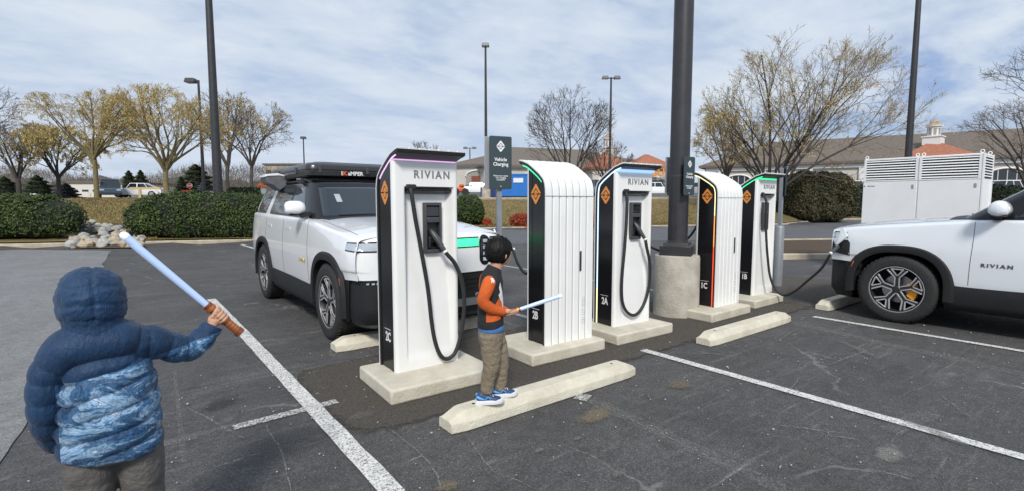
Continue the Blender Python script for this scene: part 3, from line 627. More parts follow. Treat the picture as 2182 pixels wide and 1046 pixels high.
PS = W2(1465, 6.55); ts = thing('charging_sign', 'slate Vehicle Charging sign strapped to the thick dark pole', 'sign', (PS.x, PS.y, 0), radians(12)-radians(20), 'charging signs')
sign_face(ts, .195, sz1-sz0, sz0, y=-.02); MB().bb(-.02, .02, -.008, .03, sz0+.1, sz1-.1).build('bracket', M_STEEL, ts)
PB = W2(1427, 6.9); tb_ = thing('sign_back_panel', 'plain grey back of a sign fixed to the far side of the thick dark pole', 'sign', (PB.x, PB.y, 0), radians(-8))
MB().bb(-.09, .09, 0, .012, HT(412, 6.9), HT(337, 6.9)).build('panel', M_SIGNB, tb_, bevel=.003); MB().bb(-.0, .13, .012, .03, HT(400, 6.9), HT(392, 6.9)).build('bracket', M_STEEL, tb_)
# grey bollard with sign past the farthest pedestal
BZ = 9.05; PBo = W2(1664, BZ); r_ = .075
t = thing('bollard', 'grey round bollard carrying a slate sign beside the farthest pedestal', 'bollard', (PBo.x, PBo.y, 0))
hb = HT(483, BZ)
MB().lathe([(.078, 0), (.078, hb-.02), (.070, hb), (.045, hb+.015), (.01, hb+.02)], 24).build('bollard_tube', M_STEEL, t, smooth=40)
MB().bb(-.03, .03, -.03, .03, hb, HT(360, BZ)).build('post', M_STEEL, t, bevel=.004)
b_ = Matrix.Rotation(radians(20), 4, 'Z')
ts = thing('charging_sign', 'slate Vehicle Charging sign on the grey bollard beside the farthest pedestal', 'sign', (PBo.x+.02, PBo.y-.045, 0), radians(38), 'charging signs')
sign_face(ts, .19, HT(356, BZ)-HT(420, BZ), HT(420, BZ), y=-.002)
for o in bpy.data.objects:
    if o.parent == ts and 0: pass
# hoses to the vehicles
def free_hose(pts, label, plugdir=None, r=.017):
    t = thing('charging_hose', label, 'charging cable', tuple(pts[0]), 0, 'charging hoses plugged into vehicles')
    o0 = Vector(pts[0]); P_ = crom([Vector(p)-o0 for p in pts], 12); MB().tube(P_, r, 12).build('hose', M_RUB, t, smooth=60)
    if plugdir:
        d = Vector(plugdir).normalized(); e = P_[-1]; b = MB(); b.tube([e, e+d*.03, e+d*.10, e+d*.16], [.020, .024, .027, .025], 12); b.build('charging_plug', M_GREYP, t, smooth=50)
        MB().tube([e-d*.02, e+d*.004], .022, 12).build('plug_ring', M_TXT, t, smooth=50)
    return t
hz0 = Vector((7.52, 3.655, 1.60))
def FX(px, py, x): r = ray(px, py); return tuple(Vector((0, 0, H))+r*(x/r.x))
HOSE1 = [(7.52, 3.665, 1.60), FX(1633, 430, 7.54), FX(1632, 470, 7.54), FX(1633, 510, 7.55), FX(1636, 550, 7.57), FX(1641, 588, 7.60), FX(1652, 615, 7.63), FX(1670, 628, 7.64), FX(1694, 619, 7.62), FX(1722, 596, 7.58), FX(1750, 571, 7.52)]
HOSE0 = [(7.52, 3.65, 1.60), (7.525, 3.62, 1.45), (7.54, 3.60, 1.1), (7.57, 3.57, .75), (7.62, 3.53, .45), (7.68, 3.48, .26), (7.75, 3.41, .16), (7.83, 3.30, .12), (7.88, 3.17, .15), (7.86, 3.02, .28), (7.78, 2.86, .48), (7.70, 2.72, .66), (7.64, 2.60, .80)]
# ================================================================ VEHICLES
M_CARW = mat('car_white', (.80, .81, .82), .22, coat=1.0, var=.015, vs=2)
M_CARS = mat('car_silverwhite', (.70, .73, .76), .22, coat=1.0, var=.015, vs=2)
M_CLAD = mat('cladding', (.013, .0135, .015), .6, var=.15, vs=30, spec=.35)
M_GLASS = mat('dark_glass', (.012, .020, .028), .02, coat=.35, spec=.55)
M_CHRB = mat('grey_trim', (.30, .31, .33), .28, .8)
M_TIRE = mat('tyre', (.020, .020, .020), .75, var=.3, vs=25, bump=.25, bs=80)
M_RIM = mat('rim_silver', (.46, .46, .47), .32, .45)
M_RIMD = mat('rim_dark', (.03, .03, .032), .4, .3)
M_CAL = mat('caliper_yellow', (.85, .34, .02), .4)
M_WELL = mat('wheel_well', (.008, .008, .008), .9)
M_LAMP = mat('lamp_lens', (.42, .47, .52), .12, coat=.8)
M_AMB = mat('amber_lens', (.55, .12, .02), .25, coat=.5)
def catm(tab, y):                      # smooth table lookup, rows (y, a, b, ...)
    if y <= tab[0][0]: return tab[0][1:]
    if y >= tab[-1][0]: return tab[-1][1:]
    for i in range(len(tab)-1):
        if y <= tab[i+1][0]:
            p1, p2 = tab[i], tab[i+1]; p0 = tab[max(i-1, 0)]; p3 = tab[min(i+2, len(tab)-1)]; h_ = p2[0]-p1[0]; t = (y-p1[0])/h_; o_ = []
            for k in range(1, len(p1)):
                m1 = (p2[k]-p0[k])/max(p2[0]-p0[0], 1e-6)*h_; m2 = (p3[k]-p1[k])/max(p3[0]-p1[0], 1e-6)*h_
                if i == 0: m1 = p2[k]-p1[k]
                if i == len(tab)-2: m2 = p2[k]-p1[k]
                o_.append((2*t**3-3*t*t+1)*p1[k]+(t**3-2*t*t+t)*m1+(-2*t**3+3*t*t)*p2[k]+(t**3-t*t)*m2)
            return tuple(o_)
#        y    wlow  wmid  wsh   zlow zsh   ztop
BODY = [(-.76, .930, .950, .912, .735, 1.120, 1.165), (-.60, .965, .983, .945, .730, 1.150, 1.200), (-.3, .980, .998, .955, .70, 1.185, 1.248), (.1, .985, 1.0, .960, .56, 1.225, 1.290), (.5, .988, 1.003, .962, .525, 1.265, 1.318), (.9, .988, 1.0, .960, .52, 1.292, 1.318),
        (1.6, .985, 1.0, .957, .52, 1.300, 1.305), (2.6, .985, 1.0, .955, .52, 1.310, 1.315), (3.4, .985, 1.0, .95, .54, 1.320, 1.325), (3.9, .96, .98, .93, .60, 1.320, 1.325), (4.10, .92, .94, .89, .62, 1.31, 1.32)]
def body_ring(y, n=9):
    wl, wm, ws, zl, zs, zt = catm(BODY, y)
    c = [(wl-.006, zl), (wl+.004, zl+.07), (wm, .80 if zl < .7 else .84), (wm-.003, .98), (ws+.012, zs-.055), (ws-.004, zs-.012), (ws-.045, zs+.008), (ws-.16, lerp(zs, zt, .35)+.010), (.66, lerp(zs, zt, .70)+.006), (.52, zt), (.36, zt+.004), (.2, zt+.006), (0, zt+.007)]
    P_ = crom([(a, b_, 0) for a, b_ in c], 5); half = [(p.x, p.y) for p in P_]
    return [(x, y, z) for x, z in half]+[(-x, y, z) for x, z in half[-2::-1]]
def arch_r(dy, dz, R=.475):             # squarish arch metric
    a = abs(dy)/R; c = max(dz, 0)/R; return (a**2.5+c**2.5)**(1/2.5)
WZ, WR = .42, .42
def cut_arches(o, k, thr=1.03):
    bm_ = bmesh.new(); bm_.from_mesh(o.data); kill = []
    for f in bm_.faces:
        c = f.calc_center_median()
        if abs(c.x) < .55: continue
        for ya in AXL:
            if arch_r(c.y-ya, c.z-WZ+.0) < thr: kill.append(f); break
    bmesh.ops.delete(bm_, geom=kill, context='FACES'); bm_.to_mesh(o.data); bm_.free()
AXL = (0.0, 3.076)
def bvh_of(o):
    b = bmesh.new(); b.from_mesh(o.data); t = BVHTree.FromBMesh(b); return t, b
def drape(tree, pts, d, off, back=None):   # cast points along d on the tree; returns points lifted by off against d
    out_ = []; d = Vector(d).normalized()
    for p in pts:
        h_, nrm, i_, di = tree.ray_cast(Vector(p)-d*2.0, d)
        if h_ is None: out_.append(Vector(p) if back is None else None)
        else: out_.append(h_-d*off)
    return out_
def patch(tree, quad, d, off, nu=10, nv=6, thick=.004, name='panel', m=None, t=None, smooth=60):
    """bilinear quad (4 corners, 3D approx) draped on the surface with a small thickness"""
    a, b_, c, e = [Vector(q) for q in quad]; G_ = []
    for i in range(nu+1):
        for j in range(nv+1):
            u, v = i/nu, j/nv; G_.append((a*(1-u)+b_*u)*(1-v)+(e*(1-u)+c*u)*v)
    T_ = drape(tree, G_, d, off); dd = Vector(d).normalized(); bk = [p+dd*thick for p in T_]; n = len(T_); mb = MB()
    F_ = [(i*(nv+1)+j, (i+1)*(nv+1)+j, (i+1)*(nv+1)+j+1, i*(nv+1)+j+1) for i in range(nu) for j in range(nv)]; E_ = []
    bd = [i*(nv+1) for i in range(nu+1)]+[nu*(nv+1)+j for j in range(1, nv+1)]+[i*(nv+1)+nv for i in range(nu-1, -1, -1)]+[j for j in range(nv-1, 0, -1)]
    for k in range(len(bd)): q, r = bd[k], bd[(k+1) % len(bd)]; E_.append((q, r, r+n, q+n))
    mb.add(T_+bk, F_+[tuple(x+n for x in f[::-1]) for f in F_]+E_); return mb.build(name, m, t, smooth=smooth)
def seam(tree, pts, d, w, off, name, m, t, n=16):
    P_ = crom(pts, n//max(len(pts)-1, 1)+1); P_ = drape(tree, P_, d, 0); mb = MB(); mb.tube([p-Vector(d).normalized()*off for p in P_], w/2, 5); return mb.build(name, m, t, smooth=60)
def outline_patch(tree, poly, d, off, thick, name, m, t, plane='XZ', sub=4):
    """filled polygon (list of 2D points) draped along d; fan around its centre with inner rings"""
    n0 = len(poly); P_ = []
    for i in range(n0):
        a = Vector(poly[i]); c = Vector(poly[(i+1) % n0])
        for k in range(sub): P_.append(a.lerp(c, k/sub))
    cen = sum(P_, Vector((0, 0)))/len(P_); R_ = []; dd = Vector(d).normalized()
    def lift(p): return Vector((p.x, 0, p.y)) if plane == 'XZ' else Vector((0, p.x, p.y))
    for k in (1.0, .7, .35, .02): R_.append(drape(tree, [lift(cen+(p-cen)*k) for p in P_], d, off))
    mb = MB(); base = [q+dd*thick for q in R_[0]]; mb.rings([base]+R_, caps=False); mb.add([p for p in R_[-1]], [tuple(range(len(P_)))]); return mb.build(name, m, t, smooth=50)
def stadium(cx_, cz_, w, h, n=8):
    r = w/2; P_ = []
    for s, a0 in ((1, 0), (-1, pi)):
        for k in range(n+1): a = a0+pi*k/n; P_.append((cx_+r*cos(a), cz_+s*(h/2-r)+r*sin(a)))
    return P_
def make_wheel(t, x, y, s, steer=0.0):
    """s=+1: outside towards +x"""
    w = bpy.data.objects.new('wheel', None); SC.collection.objects.link(w); w.parent = t; w.location = (x, y, WZ); w.rotation_euler.z = (0 if s > 0 else pi)+steer
    b = MB(); W_ = .275
    prof = [(.285, -.115), (.30, -.128), (.36, -.137), (.395, -.128), (.414, -.108), (.42, -.07), (.42, 0), (.42, .07), (.414, .108), (.395, .128), (.36, .137), (.30, .130), (.287, .118)]
    b.lathe(prof, 72, (0, 0, 0), 'X', caps=False); b.build('tyre', M_TIRE, w, smooth=35)
    tr = MB()
    for k in range(46):
        a = 2*pi*k/46
        for xo, da in ((-.085, 0), (-.03, .06), (.03, 0), (.085, .06)):
            R_ = Matrix.Rotation(a+da, 3, 'X'); v = R_ @ Vector((0, 0, .4175)); tr.box((xo+0, v.y, v.z), (.045, .034, .008), rot=R_ @ Matrix.Rotation(radians(20), 3, 'Z'))
    tr.build('tread_blocks', M_TIRE, w)
    b = MB(); b.lathe([(.288, .112), (.287, .122), (.278, .121), (.270, .105), (.262, .06), (.262, -.1), (.285, -.115)], 64, (0, 0, 0), 'X', caps=False); rim = b.build('rim', M_RIMD, w, smooth=40); b = MB(); b.lathe([(.289, .110), (.288, .123), (.280, .1235), (.274, .112)], 64, (0, 0, 0), 'X', caps=False); b.build('rim_lip', M_RIM, w, smooth=40)
    bb_ = MB(); bb_.lathe([(.262, -.03), (.262, -.05)], 40, (0, 0, 0), 'X'); bb_.build('barrel', M_WELL, w, smooth=40)
    # disc and caliper
    b = MB(); b.lathe([(.175, -.005), (.175, .012)], 36, (0, 0, 0), 'X'); b.build('brake_disc', M_CHRB, w, smooth=40)
    b = MB(); R_ = []
    for k in range(9): a = radians(-38+k*9.5); R_.append([(xx, rr*cos(a)*(1), rr*sin(a)) for xx, rr in ((.018, .11), (.062, .115), (.065, .205), (.018, .215))])
    cal = MB().rings(R_); cal.build('caliper', M_CAL, w, smooth=30, bevel=.004)
    # spokes: five Y spokes, dark body with bright machined edges
    def bar(mb, p, q, w0, w1, x0, x1, dep):
        p = Vector(p); q = Vector(q); d = (q-p).normalized(); n = Vector((-d.y, d.x)); vs = []
        for (c, ww, xx) in ((p, w0, x0), (q, w1, x1)):
            for sgn in (-1, 1):
                for dx in (0, -dep): vs.append((xx+dx, c.x+n.x*sgn*ww/2, c.y+n.y*sgn*ww/2))
        mb.add(vs, [(0, 1, 3, 2), (4, 6, 7, 5), (0, 2, 6, 4), (1, 5, 7, 3), (0, 4, 5, 1), (2, 3, 7, 6)])
    dk = MB(); lt = MB()
    def P(r, a): return (r*cos(a), r*sin(a))
    for k in range(5):
        a = 2*pi*k/5+.31; 
        bar(dk, P(.035, a), P(.155, a), .060, .046, .095, .100, .045)
        for s_ in (-1, 1):
            bar(dk, P(.148, a), P(.266, a+s_*.33), .046, .036, .100, .112, .04)
            # bright edges
            bar(lt, P(.045, a+s_*.55), P(.150, a+s_*.155), .013, .014, .101, .104, .012)
            bar(lt, P(.150, a+s_*.155), P(.262, a+s_*.405), .014, .017, .104, .116, .012)
            bar(lt, P(.172, a+s_*.02), P(.264, a+s_*.245), .013, .016, .104, .116, .012)
        bar(lt, P(.262, a-.24), P(.262, a+.24), .014, .014, .115, .115, .012)
    dk.build('spoke_web', M_RIMD, w, bevel=.003); lt.build('spoke_edges', M_RIM, w, bevel=.0015)
    b = MB(); b.lathe([(.045, .07), (.045, .100), (.036, .108), (.002, .109)], 24, (0, 0, 0), 'X'); b.build('hub_cap', M_RIMD, w, smooth=40)
    return w
def make_car(label, paint, loc, rz, full=True, grp=None, steer=0.0, group_cat='SUV'):
    t = thing('electric_suv', label, group_cat, loc, rz)
    # ---- painted shell
    rows = []; y = -.76
    for k, dy in ((.02, -.100), (.35, -.098), (.6, -.094), (.78, -.088), (.86, -.080), (.91, -.069), (.95, -.053), (.978, -.033), (.993, -.014)):
        r0 = body_ring(-.76); rr = []
        for (x, yy, z) in r0:
            zl = .735; X = x*k; rr.append((X, -.76+dy+.060*(abs(X)/.9)**4, zl+(z-zl)*(1-(1-k)*.35 if False else k)))
        rows.append(rr)
    while y < 4.101: rows.append(body_ring(y)); y += .03
    for k, dy in ((.99, .03), (.96, .06), (.8, .08), (.4, .085), (.02, .09)):
        zl = .62; rows.append([(x*k, 4.10+dy, zl+(z-zl)*k) for x, yy, z in body_ring(4.10)])
    b = MB(); b.rings(rows, caps=False, close=False); body = b.build('body', paint, t, smooth=180)
    full_tree, bmx = bvh_of(body); cut_arches(body, 0)
    body.data.shade_smooth(); body.data.set_sharp_from_angle(angle=radians(50))
    # ---- lower cladding
    pts = []
    for i in range(120):
        a = 2*pi*i/120; c, s_ = cos(a), sin(a); e = .13
        x = .985*math.copysign(abs(s_)**e, s_); yy = 1.625-2.475*math.copysign(abs(c)**e, c)
        pts.append((x, yy))
    R_ = []
    for z, k in ((.24, .93), (.29, .985), (.34, 1.0), (.45, 1.004), (.54, 1.0), (.66, .995), (.78, .985)):
        ring = []
        for x, yy in pts:
            top = .78 if yy < -.45 else (lerp(.78, .555, smooth01((yy+.45)/.3)) if yy < 3.5 else lerp(.555, .64, smooth01((yy-3.5)/.3)))
            xk = x*(k if k < 1.01 else 1); taper = (1-.040*smooth01((-.35-yy)/.5)) * (1-.05*smooth01((yy-3.6)/.5)); ring.append((xk*taper, 1.625+(yy-1.625)*(.985 if z < .3 else 1.0)-( -.060*(abs(x)/.9)**4 if yy < -.6 else 0), min(z, top)))
        R_.append(ring)
    b = MB(); b.rings(R_, caps=False); b.add(R_[0], [tuple(range(120))]); cl = b.build('lower_cladding', M_CLAD, t, smooth=40)
    bm_ = bmesh.new(); bm_.from_mesh(cl.data); bmesh.ops.subdivide_edges(bm_, edges=[e for e in bm_.edges if e.calc_length() > .12 and abs(e.verts[0].co.x) > .8 and abs(e.verts[1].co.x) > .8], cuts=12, use_grid_fill=True); bmesh.ops.remove_doubles(bm_, verts=bm_.verts, dist=.0005); bm_.to_mesh(cl.data); bm_.free(); cut_arches(cl, 0)
    # ---- arches: flares and wells
    for ya in AXL:
        for s in (-1, 1):
            R_ = []
            for i in range(37):
                a = radians(-9+i*(198/36)); ca, sa = cos(a), sin(a)
                def pr(R): 
                    k_ = (abs(ca)**2.6+max(sa, 0)**2.6)**(1/2.6) if sa > 0 else (abs(ca)**2.6+abs(sa)**2.6)**(1/2.6); return (R*ca/k_, R*sa/k_)
                i0 = pr(.462); i1 = pr(.485); o0 = pr(.535); o1 = pr(.560)
                xb = .955 if ya == 0 else .955
                R_.append([(s*(xb-.12), ya+i0[0], WZ+i0[1]), (s*1.018, ya+i0[0], WZ+i0[1]), (s*1.026, ya+i1[0], WZ+i1[1]), (s*1.020, ya+o0[0], WZ+o0[1]), (s*(.985), ya+o1[0], WZ+o1[1]), (s*(xb-.05), ya+o0[0], WZ+o0[1])])
            MB().rings(R_).build('wheel_arch', M_CLAD, t, smooth=35)
            R_ = []
            for i in range(19):
                a = radians(-10+i*200/18); R_.append([(s*.97, ya+.475*cos(a), WZ+.475*sin(a)), (s*.5, ya+.475*cos(a), WZ+.475*sin(a))])
            b = MB(); b.rings(R_, caps=False, close=False); b.add([(s*.5, ya+.475*cos(radians(-10+i*200/18)), WZ+.475*sin(radians(-10+i*200/18))) for i in range(19)], [tuple(range(19))]); b.build('wheel_well', M_WELL, t)
            make_wheel(t, s*.875, ya, s, steer if ya == 0 else 0)
    MB().bb(-.6, .6, -.3, 3.5, .26, .45).build('floor_pan', M_WELL, t)
    # ---- cabin
    R_ = []; zb, zr = 1.295, 1.735
    for i in range(13):
        u = i/12; z = lerp(zb, zr, u); yf = lerp(.57, 1.20, u**.97); yb = lerp(4.09, 3.93, u**1.5); hw = lerp(.925, .745, u**1.12); ring = []
        for k in range(160):
            a = 2*pi*k/160; e = .17; c, s_ = cos(a), sin(a); xx = hw*math.copysign(abs(s_)**e, s_); yc = (yf+yb)/2; yy = yc-(yb-yf)/2*math.copysign(abs(c)**e, c)
            bow = .11*(1-(xx/hw)**2); yy -= bow if c > .5 and abs(yy-yf) < .12 else 0
            ring.append((xx, yy, z))
        R_.append(ring)
    for k, dz in ((.985, .018), (.955, .028), (.85, .036), (.5, .046), (.05, .05)): R_.append([(x*k, 2.5+(yy-2.5)*k, zr+dz) for x, yy, z in R_[12]])
    b = MB(); b.rings(R_); cab = b.build('cabin', M_BLACKG, t, smooth=40); ct, cbm = bvh_of(cab)
    # windows
    yfz = lambda z: lerp(.36, 1.25, (z-zb)/(zr-zb))
    patch(ct, [(-.80, 0, 1.335), (.80, 0, 1.335), (.68, 0, 1.70), (-.68, 0, 1.70)], (0, 1, 0), .004, 24, 10, .006, 'windscreen', M_GLASS, t)
    for s in (-1, 1):
        D_ = (-s, 0, 0)
        for quad, nm, m in (([(0, 1.02, 1.335), (0, 1.78, 1.34), (0, 1.80, 1.69), (0, 1.42, 1.69)], 'side_window', M_GLASS), ([(0, 1.90, 1.335), (0, 2.86, 1.345), (0, 2.74, 1.69), (0, 1.90, 1.69)], 'side_window', M_GLASS), ([(0, 3.13, 1.35), (0, 3.88, 1.36), (0, 3.80, 1.685), (0, 3.00, 1.69)], 'side_window', M_GLASS)):
            patch(ct, [(s*1.0, q[1], q[2]) for q in quad], D_, .004, 10, 8, .006, nm, m, t)
        if full: 
            patch(ct, [(s, 2.90, 1.30), (s, 3.08, 1.30), (s, 2.965, 1.715), (s, 2.80, 1.715)], D_, .010, 5, 12, .012, 'rear_pillar', paint, t)
        # roof rail
        b = MB(); b.tube([(s*.70, 1.35, 1.755), (s*.715, 1.5, 1.780), (s*.715, 3.6, 1.785), (s*.70, 3.8, 1.76)], .016, 8); b.build('roof_rail', M_BLACKP, t, smooth=60)
        # mirror
        m_ = MB(); R_ = []
        for u, (sx, sz) in ((0, (.3, .3)), (.08, (.75, .8)), (.3, (1, 1)), (.7, (1, 1)), (.92, (.85, .85)), (1, (.5, .55))):
            R_.append([(s*(.935+.26*u), .91+.09*sx*cos(2*pi*k/20)*(1.0)-.02*u, 1.410+.105*sz*sin(2*pi*k/20)*(1 if sin(2*pi*k/20) > 0 else .62)) for k in range(20)])
        m_.rings(R_); mo = m_.build('mirror', paint, t, smooth=60)
        m_ = MB(); R_ = []
        for u, (sx, sz) in ((0, (.5, .5)), (.1, (.85, .85)), (.9, (.85, .85)), (1, (.5, .5))): R_.append([(s*(.93+.22*u), .915+.072*sx*cos(2*pi*k/16)-.02*u, 1.365+.035*sz*sin(2*pi*k/16)) for k in range(16)])
        m_.rings(R_); m_.box((s*.950, .86, 1.345), (.12, .09, .045), rot=Matrix.Rotation(s*.3, 3, 'Y')); m_.build('mirror_base', M_BLACKP, mo, smooth=40)
        # door seams, handles
        for y0, y1 in ((.69, .67), (1.845, 1.845), (2.86, 2.94)):
            seam(full_tree, [(s, y0, 1.27), (s, y0+.0, 1.1), (s, lerp(y0, y1, .7), .8), (s, y1, .56)], D_, .007, -.001, 'door_seam', M_BLACKP, t, 24)
        for yh in (1.48, 2.52):
            patch(full_tree, [(s, yh, 1.135), (s, yh+.26, 1.14), (s, yh+.26, 1.175), (s, yh, 1.17)], D_, .004, 8, 3, .006, 'door_handle', paint, t)
        # rocker trim line
        # bonnet seam, headlamp cluster
        seam(full_tree, [(s*.85, -.60, 1.3), (s*.853, -.5, 1.3), (s*.86, 0, 1.35), (s*.86, .45, 1.35)], (0, 0, -1), .008, -.001, 'bonnet_seam', M_BLACKP, t, 30)
        outline_patch(full_tree, stadium(s*.615, .965, .165, .335), (0, 1, 0), .006, .02, 'headlight_bezel', M_BLACKG, t)
        hl = outline_patch(full_tree, stadium(s*.615, .965, .128, .298), (0, 1, 0), .010, .01, 'headlight', M_GLASS, t)
        for k in range(4): 
            c = drape(full_tree, [(s*.615, 0, .865+k*.066)], (0, 1, 0), .014)[0]; MB().box(c, (.062, .008, .038)).build('lamp_cell', M_LAMP, hl, bevel=.006)
        # light bar: side pieces wrap the corner
        patch(full_tree, [(s*.705, 0, 1.012), (s*.925, 0, 1.012), (s*.925, 0, 1.108), (s*.705, 0, 1.108)], (0, 1, 0), .005, 10, 3, .01, 'light_bar_bezel', M_BLACKG, t)
        patch(full_tree, [(s*.712, 0, 1.026), (s*.918, 0, 1.026), (s*.918, 0, 1.094), (s*.712, 0, 1.094)], (0, 1, 0), .010, 10, 3, .01, 'light_bar', M_LAMP, t)
        patch(full_tree, [(s, -.83, 1.012), (s, -.56, 1.024), (s, -.58, 1.102), (s, -.83, 1.108)], D_, .005, 8, 3, .01, 'light_bar_bezel', M_BLACKG, t)
        patch(full_tree, [(s, -.82, 1.026), (s, -.575, 1.036), (s, -.595, 1.092), (s, -.82, 1.094)], D_, .010, 8, 3, .01, 'light_bar', M_LAMP, t)
    patch(full_tree, [(-.525, 0, 1.008), (.525, 0, 1.008), (.525, 0, 1.112), (-.525, 0, 1.112)], (0, 1, 0), .005, 24, 3, .01, 'light_bar_bezel', M_BLACKG, t)
    patch(full_tree, [(-.515, 0, 1.020), (.515, 0, 1.020), (.515, 0, 1.098), (-.515, 0, 1.098)], (0, 1, 0), .010, 24, 3, .01, 'light_bar', (LED['green'] if full else M_LAMP), t)
    # bumper: grille opening, fog strips, skid bar
    ctree, cb2 = bvh_of(cl)
    patch(ctree, [(-.60, 0, .52), (.60, 0, .52), (.66, 0, .70), (-.66, 0, .70)], (0, 1, 0), .004, 20, 4, .006, 'grille', M_WELL, t)
    for z in (.56, .61, .66): patch(ctree, [(-.60, 0, z-.006), (.60, 0, z-.006), (.60, 0, z+.006), (-.60, 0, z+.006)], (0, 1, 0), .012, 20, 1, .01, 'grille_bar', M_CLAD, t)
    patch(ctree, [(-.62, 0, .36), (.62, 0, .36), (.66, 0, .445), (-.66, 0, .445)], (0, 1, 0), .014, 20, 2, .02, 'skid_bar', M_CHRB, t)
    for s in (-1, 1):
        fl = patch(ctree, [(s*.66, 0, .685), (s*.86, 0, .685), (s*.86, 0, .715), (s*.66, 0, .715)], (0, 1, 0), .006, 8, 2, .01, 'fog_strip', M_BLACKG, t)
        for k in range(4): c = drape(ctree, [(s*(.69+k*.047), 0, .70)], (0, 1, 0), .012)[0]; MB().box(c, (.034, .006, .018)).build('fog_cell', M_LAMP, fl)
        b = MB(); b.lathe([(.018, 0), (.018, .05), (.03, .055)], 12, (s*.5, -.90, .47), 'Y'); b.build('tow_hook', M_CHRB, t)
    # name letters on the door
    for s in (-1, 1):
        tb = text_mb('RIVIAN', .056, .003, bold=.0016, spacing=1.42); Rz = Matrix.Rotation(pi/2*s, 4, 'Z'); cy_ = .90
        xform(tb, Matrix.Translation((0, cy_, .80)) @ Rz @ Matrix.Scale(1.12, 4, (1, 0, 0)))
        vs = []
        for v in tb.v:
            h_ = drape(full_tree, [(s, v[1], v[2])], (-s, 0, 0), 0)[0]; vs.append((h_.x+v[0]+s*.003, v[1], v[2]))
        tb.v = vs; tb.build('door_lettering', M_LET if not full else M_GOLD, t)
    for s in (-1, 1):
        MB().box((s*1.018, -.475, .70), (.008, .022, .085), rot=Matrix.Rotation(radians(-18), 3, 'X')).build('side_marker', M_AMB, t, bevel=.004)
    # wiper, cowl
    patch(full_tree, [(-.80, .43, 1.45), (.80, .43, 1.45), (.83, .62, 1.45), (-.83, .62, 1.45)], (0, 0, -1), .006, 20, 3, .006, 'cowl', M_BLACKP, t)
    seam(ct, [(-.62, 0, 1.345), (-.2, 0, 1.352), (.15, 0, 1.36)], (0, 1, 0), .012, .012, 'wiper', M_BLACKP, t, 20)
    seam(ct, [(-.05, 0, 1.345), (.3, 0, 1.352), (.65, 0, 1.36)], (0, 1, 0), .012, .012, 'wiper', M_BLACKP, t, 20)
    # tail lamps
    return t, full_tree, ct
M_GOLD = mat('gold_letter', (.55, .42, .15), .35, .6); M_LET = mat('dark_letter', (.10, .11, .12), .4, .5)
CL = (2.665, 5.54, 0); CR = (8.60, 2.00, 0)
carL, LT, LCT = make_car('boxy white electric vehicle with a black roof tent, green light bar and yellow calipers', M_CARW, CL, 0, True)
carR, RT, RCT = make_car('silvery white electric vehicle cut by the right edge, charge flap open at its nose', M_CARS, CR, pi, False)
carL.scale = (.94, 1, 1)
Q1 = patch(LCT, [(-.56, 0, 1.50), (-.49, 0, 1.50), (-.48, 0, 1.60), (-.55, 0, 1.60)], (0, 1, 0), .011, 2, 2, .002, 'hanging_tag', mat('paper_tag', (.35, .38, .40), .7), carL)
# ---- roof tent on the left vehicle
t = thing('roof_tent', 'black hard-shell roof tent strapped over the boxy white vehicle', 'roof tent', (CL[0], CL[1], 0))
M_TENT = mat('tent_shell', (.022, .022, .023), .35, coat=.3, var=.15, vs=10)
def rbox(b, cx_, cy_, hx, hy, z0, z1, r, c0=.0, n=6, m=0, steps=None):
    steps = steps or ((0, .97), (.12, 1), (.88, 1), (1, .97)); R_ = []
    for u, k in steps:
        ring = []
        for sx, sy, a0 in ((1, 1, 0), (-1, 1, 90), (-1, -1, 180), (1, -1, 270)):
            for q in range(n+1): a = radians(a0+90*q/n); ring.append((cx_+k*(sx*(hx-r))+r*cos(a)*k, cy_+k*(sy*(hy-r))+r*sin(a)*k, lerp(z0, z1, u)))
        R_.append(ring)
    return b.rings(R_, m)
ty = 2.40; tz = 1.825
b = MB(); rbox(b, 0, ty, .71, 1.03, tz, tz+.10, .13, steps=((0, .93), (.25, .985), (.9, 1), (1, 1))); b.build('lower_shell', M_TENT, t, smooth=30, bevel=.004)
b = MB(); rbox(b, 0, ty, .712, 1.032, tz+.108, tz+.205, .13, steps=((0, 1), (.1, 1), (.55, .985), (.85, .95), (1, .88))); b.build('upper_shell', M_TENT, t, smooth=30)
b = MB(); rbox(b, 0, ty, .695, 1.015, tz+.098, tz+.110, .12); b.build('shell_gasket', M_BLACKP, t)
b = MB(); rbox(b, 0, ty, .55, .86, tz+.20, tz+.222, .10, steps=((0, 1), (.7, .99), (1, .97))); b.build('lid_panel', mat('lid', (.05, .05, .052), .5), t, smooth=30)
for x in (-.55, .1): MB().bb(x-.02, x+.02, ty-1.045, ty-1.025, tz+.06, tz+.15).build('latch', M_GREYP, t, bevel=.004)
for yy in (-.5, .5): MB().bb(-.725, -.705, ty+yy-.03, ty+yy+.03, tz+.06, tz+.15).build('latch', M_GREYP, t, bevel=.004)
TXO = []
tb = text_mb('K', .075, .002, bold=.002); xform(tb, Matrix.Translation((-.217, ty-1.036, tz+.06)) @ Matrix.Scale(1.1, 4, (1, 0, 0))); tb.build('tent_lettering', mat('tent_orange', (.80, .13, .02), .5), t)
tb = text_mb('I', .075, .002, bold=.002); xform(tb, Matrix.Translation((-.258, ty-1.036, tz+.06)) @ Matrix.Scale(1.1, 4, (1, 0, 0))); tb.build('tent_lettering', M_TXT, t)
tb = text_mb('aMPER', .073, .002, bold=.002, spacing=1.02); xform(tb, Matrix.Translation((-.068, ty-1.036, tz+.06)) @ Matrix.Scale(1.02, 4, (1, 0, 0))); tb.build('tent_lettering', M_TXT, t)
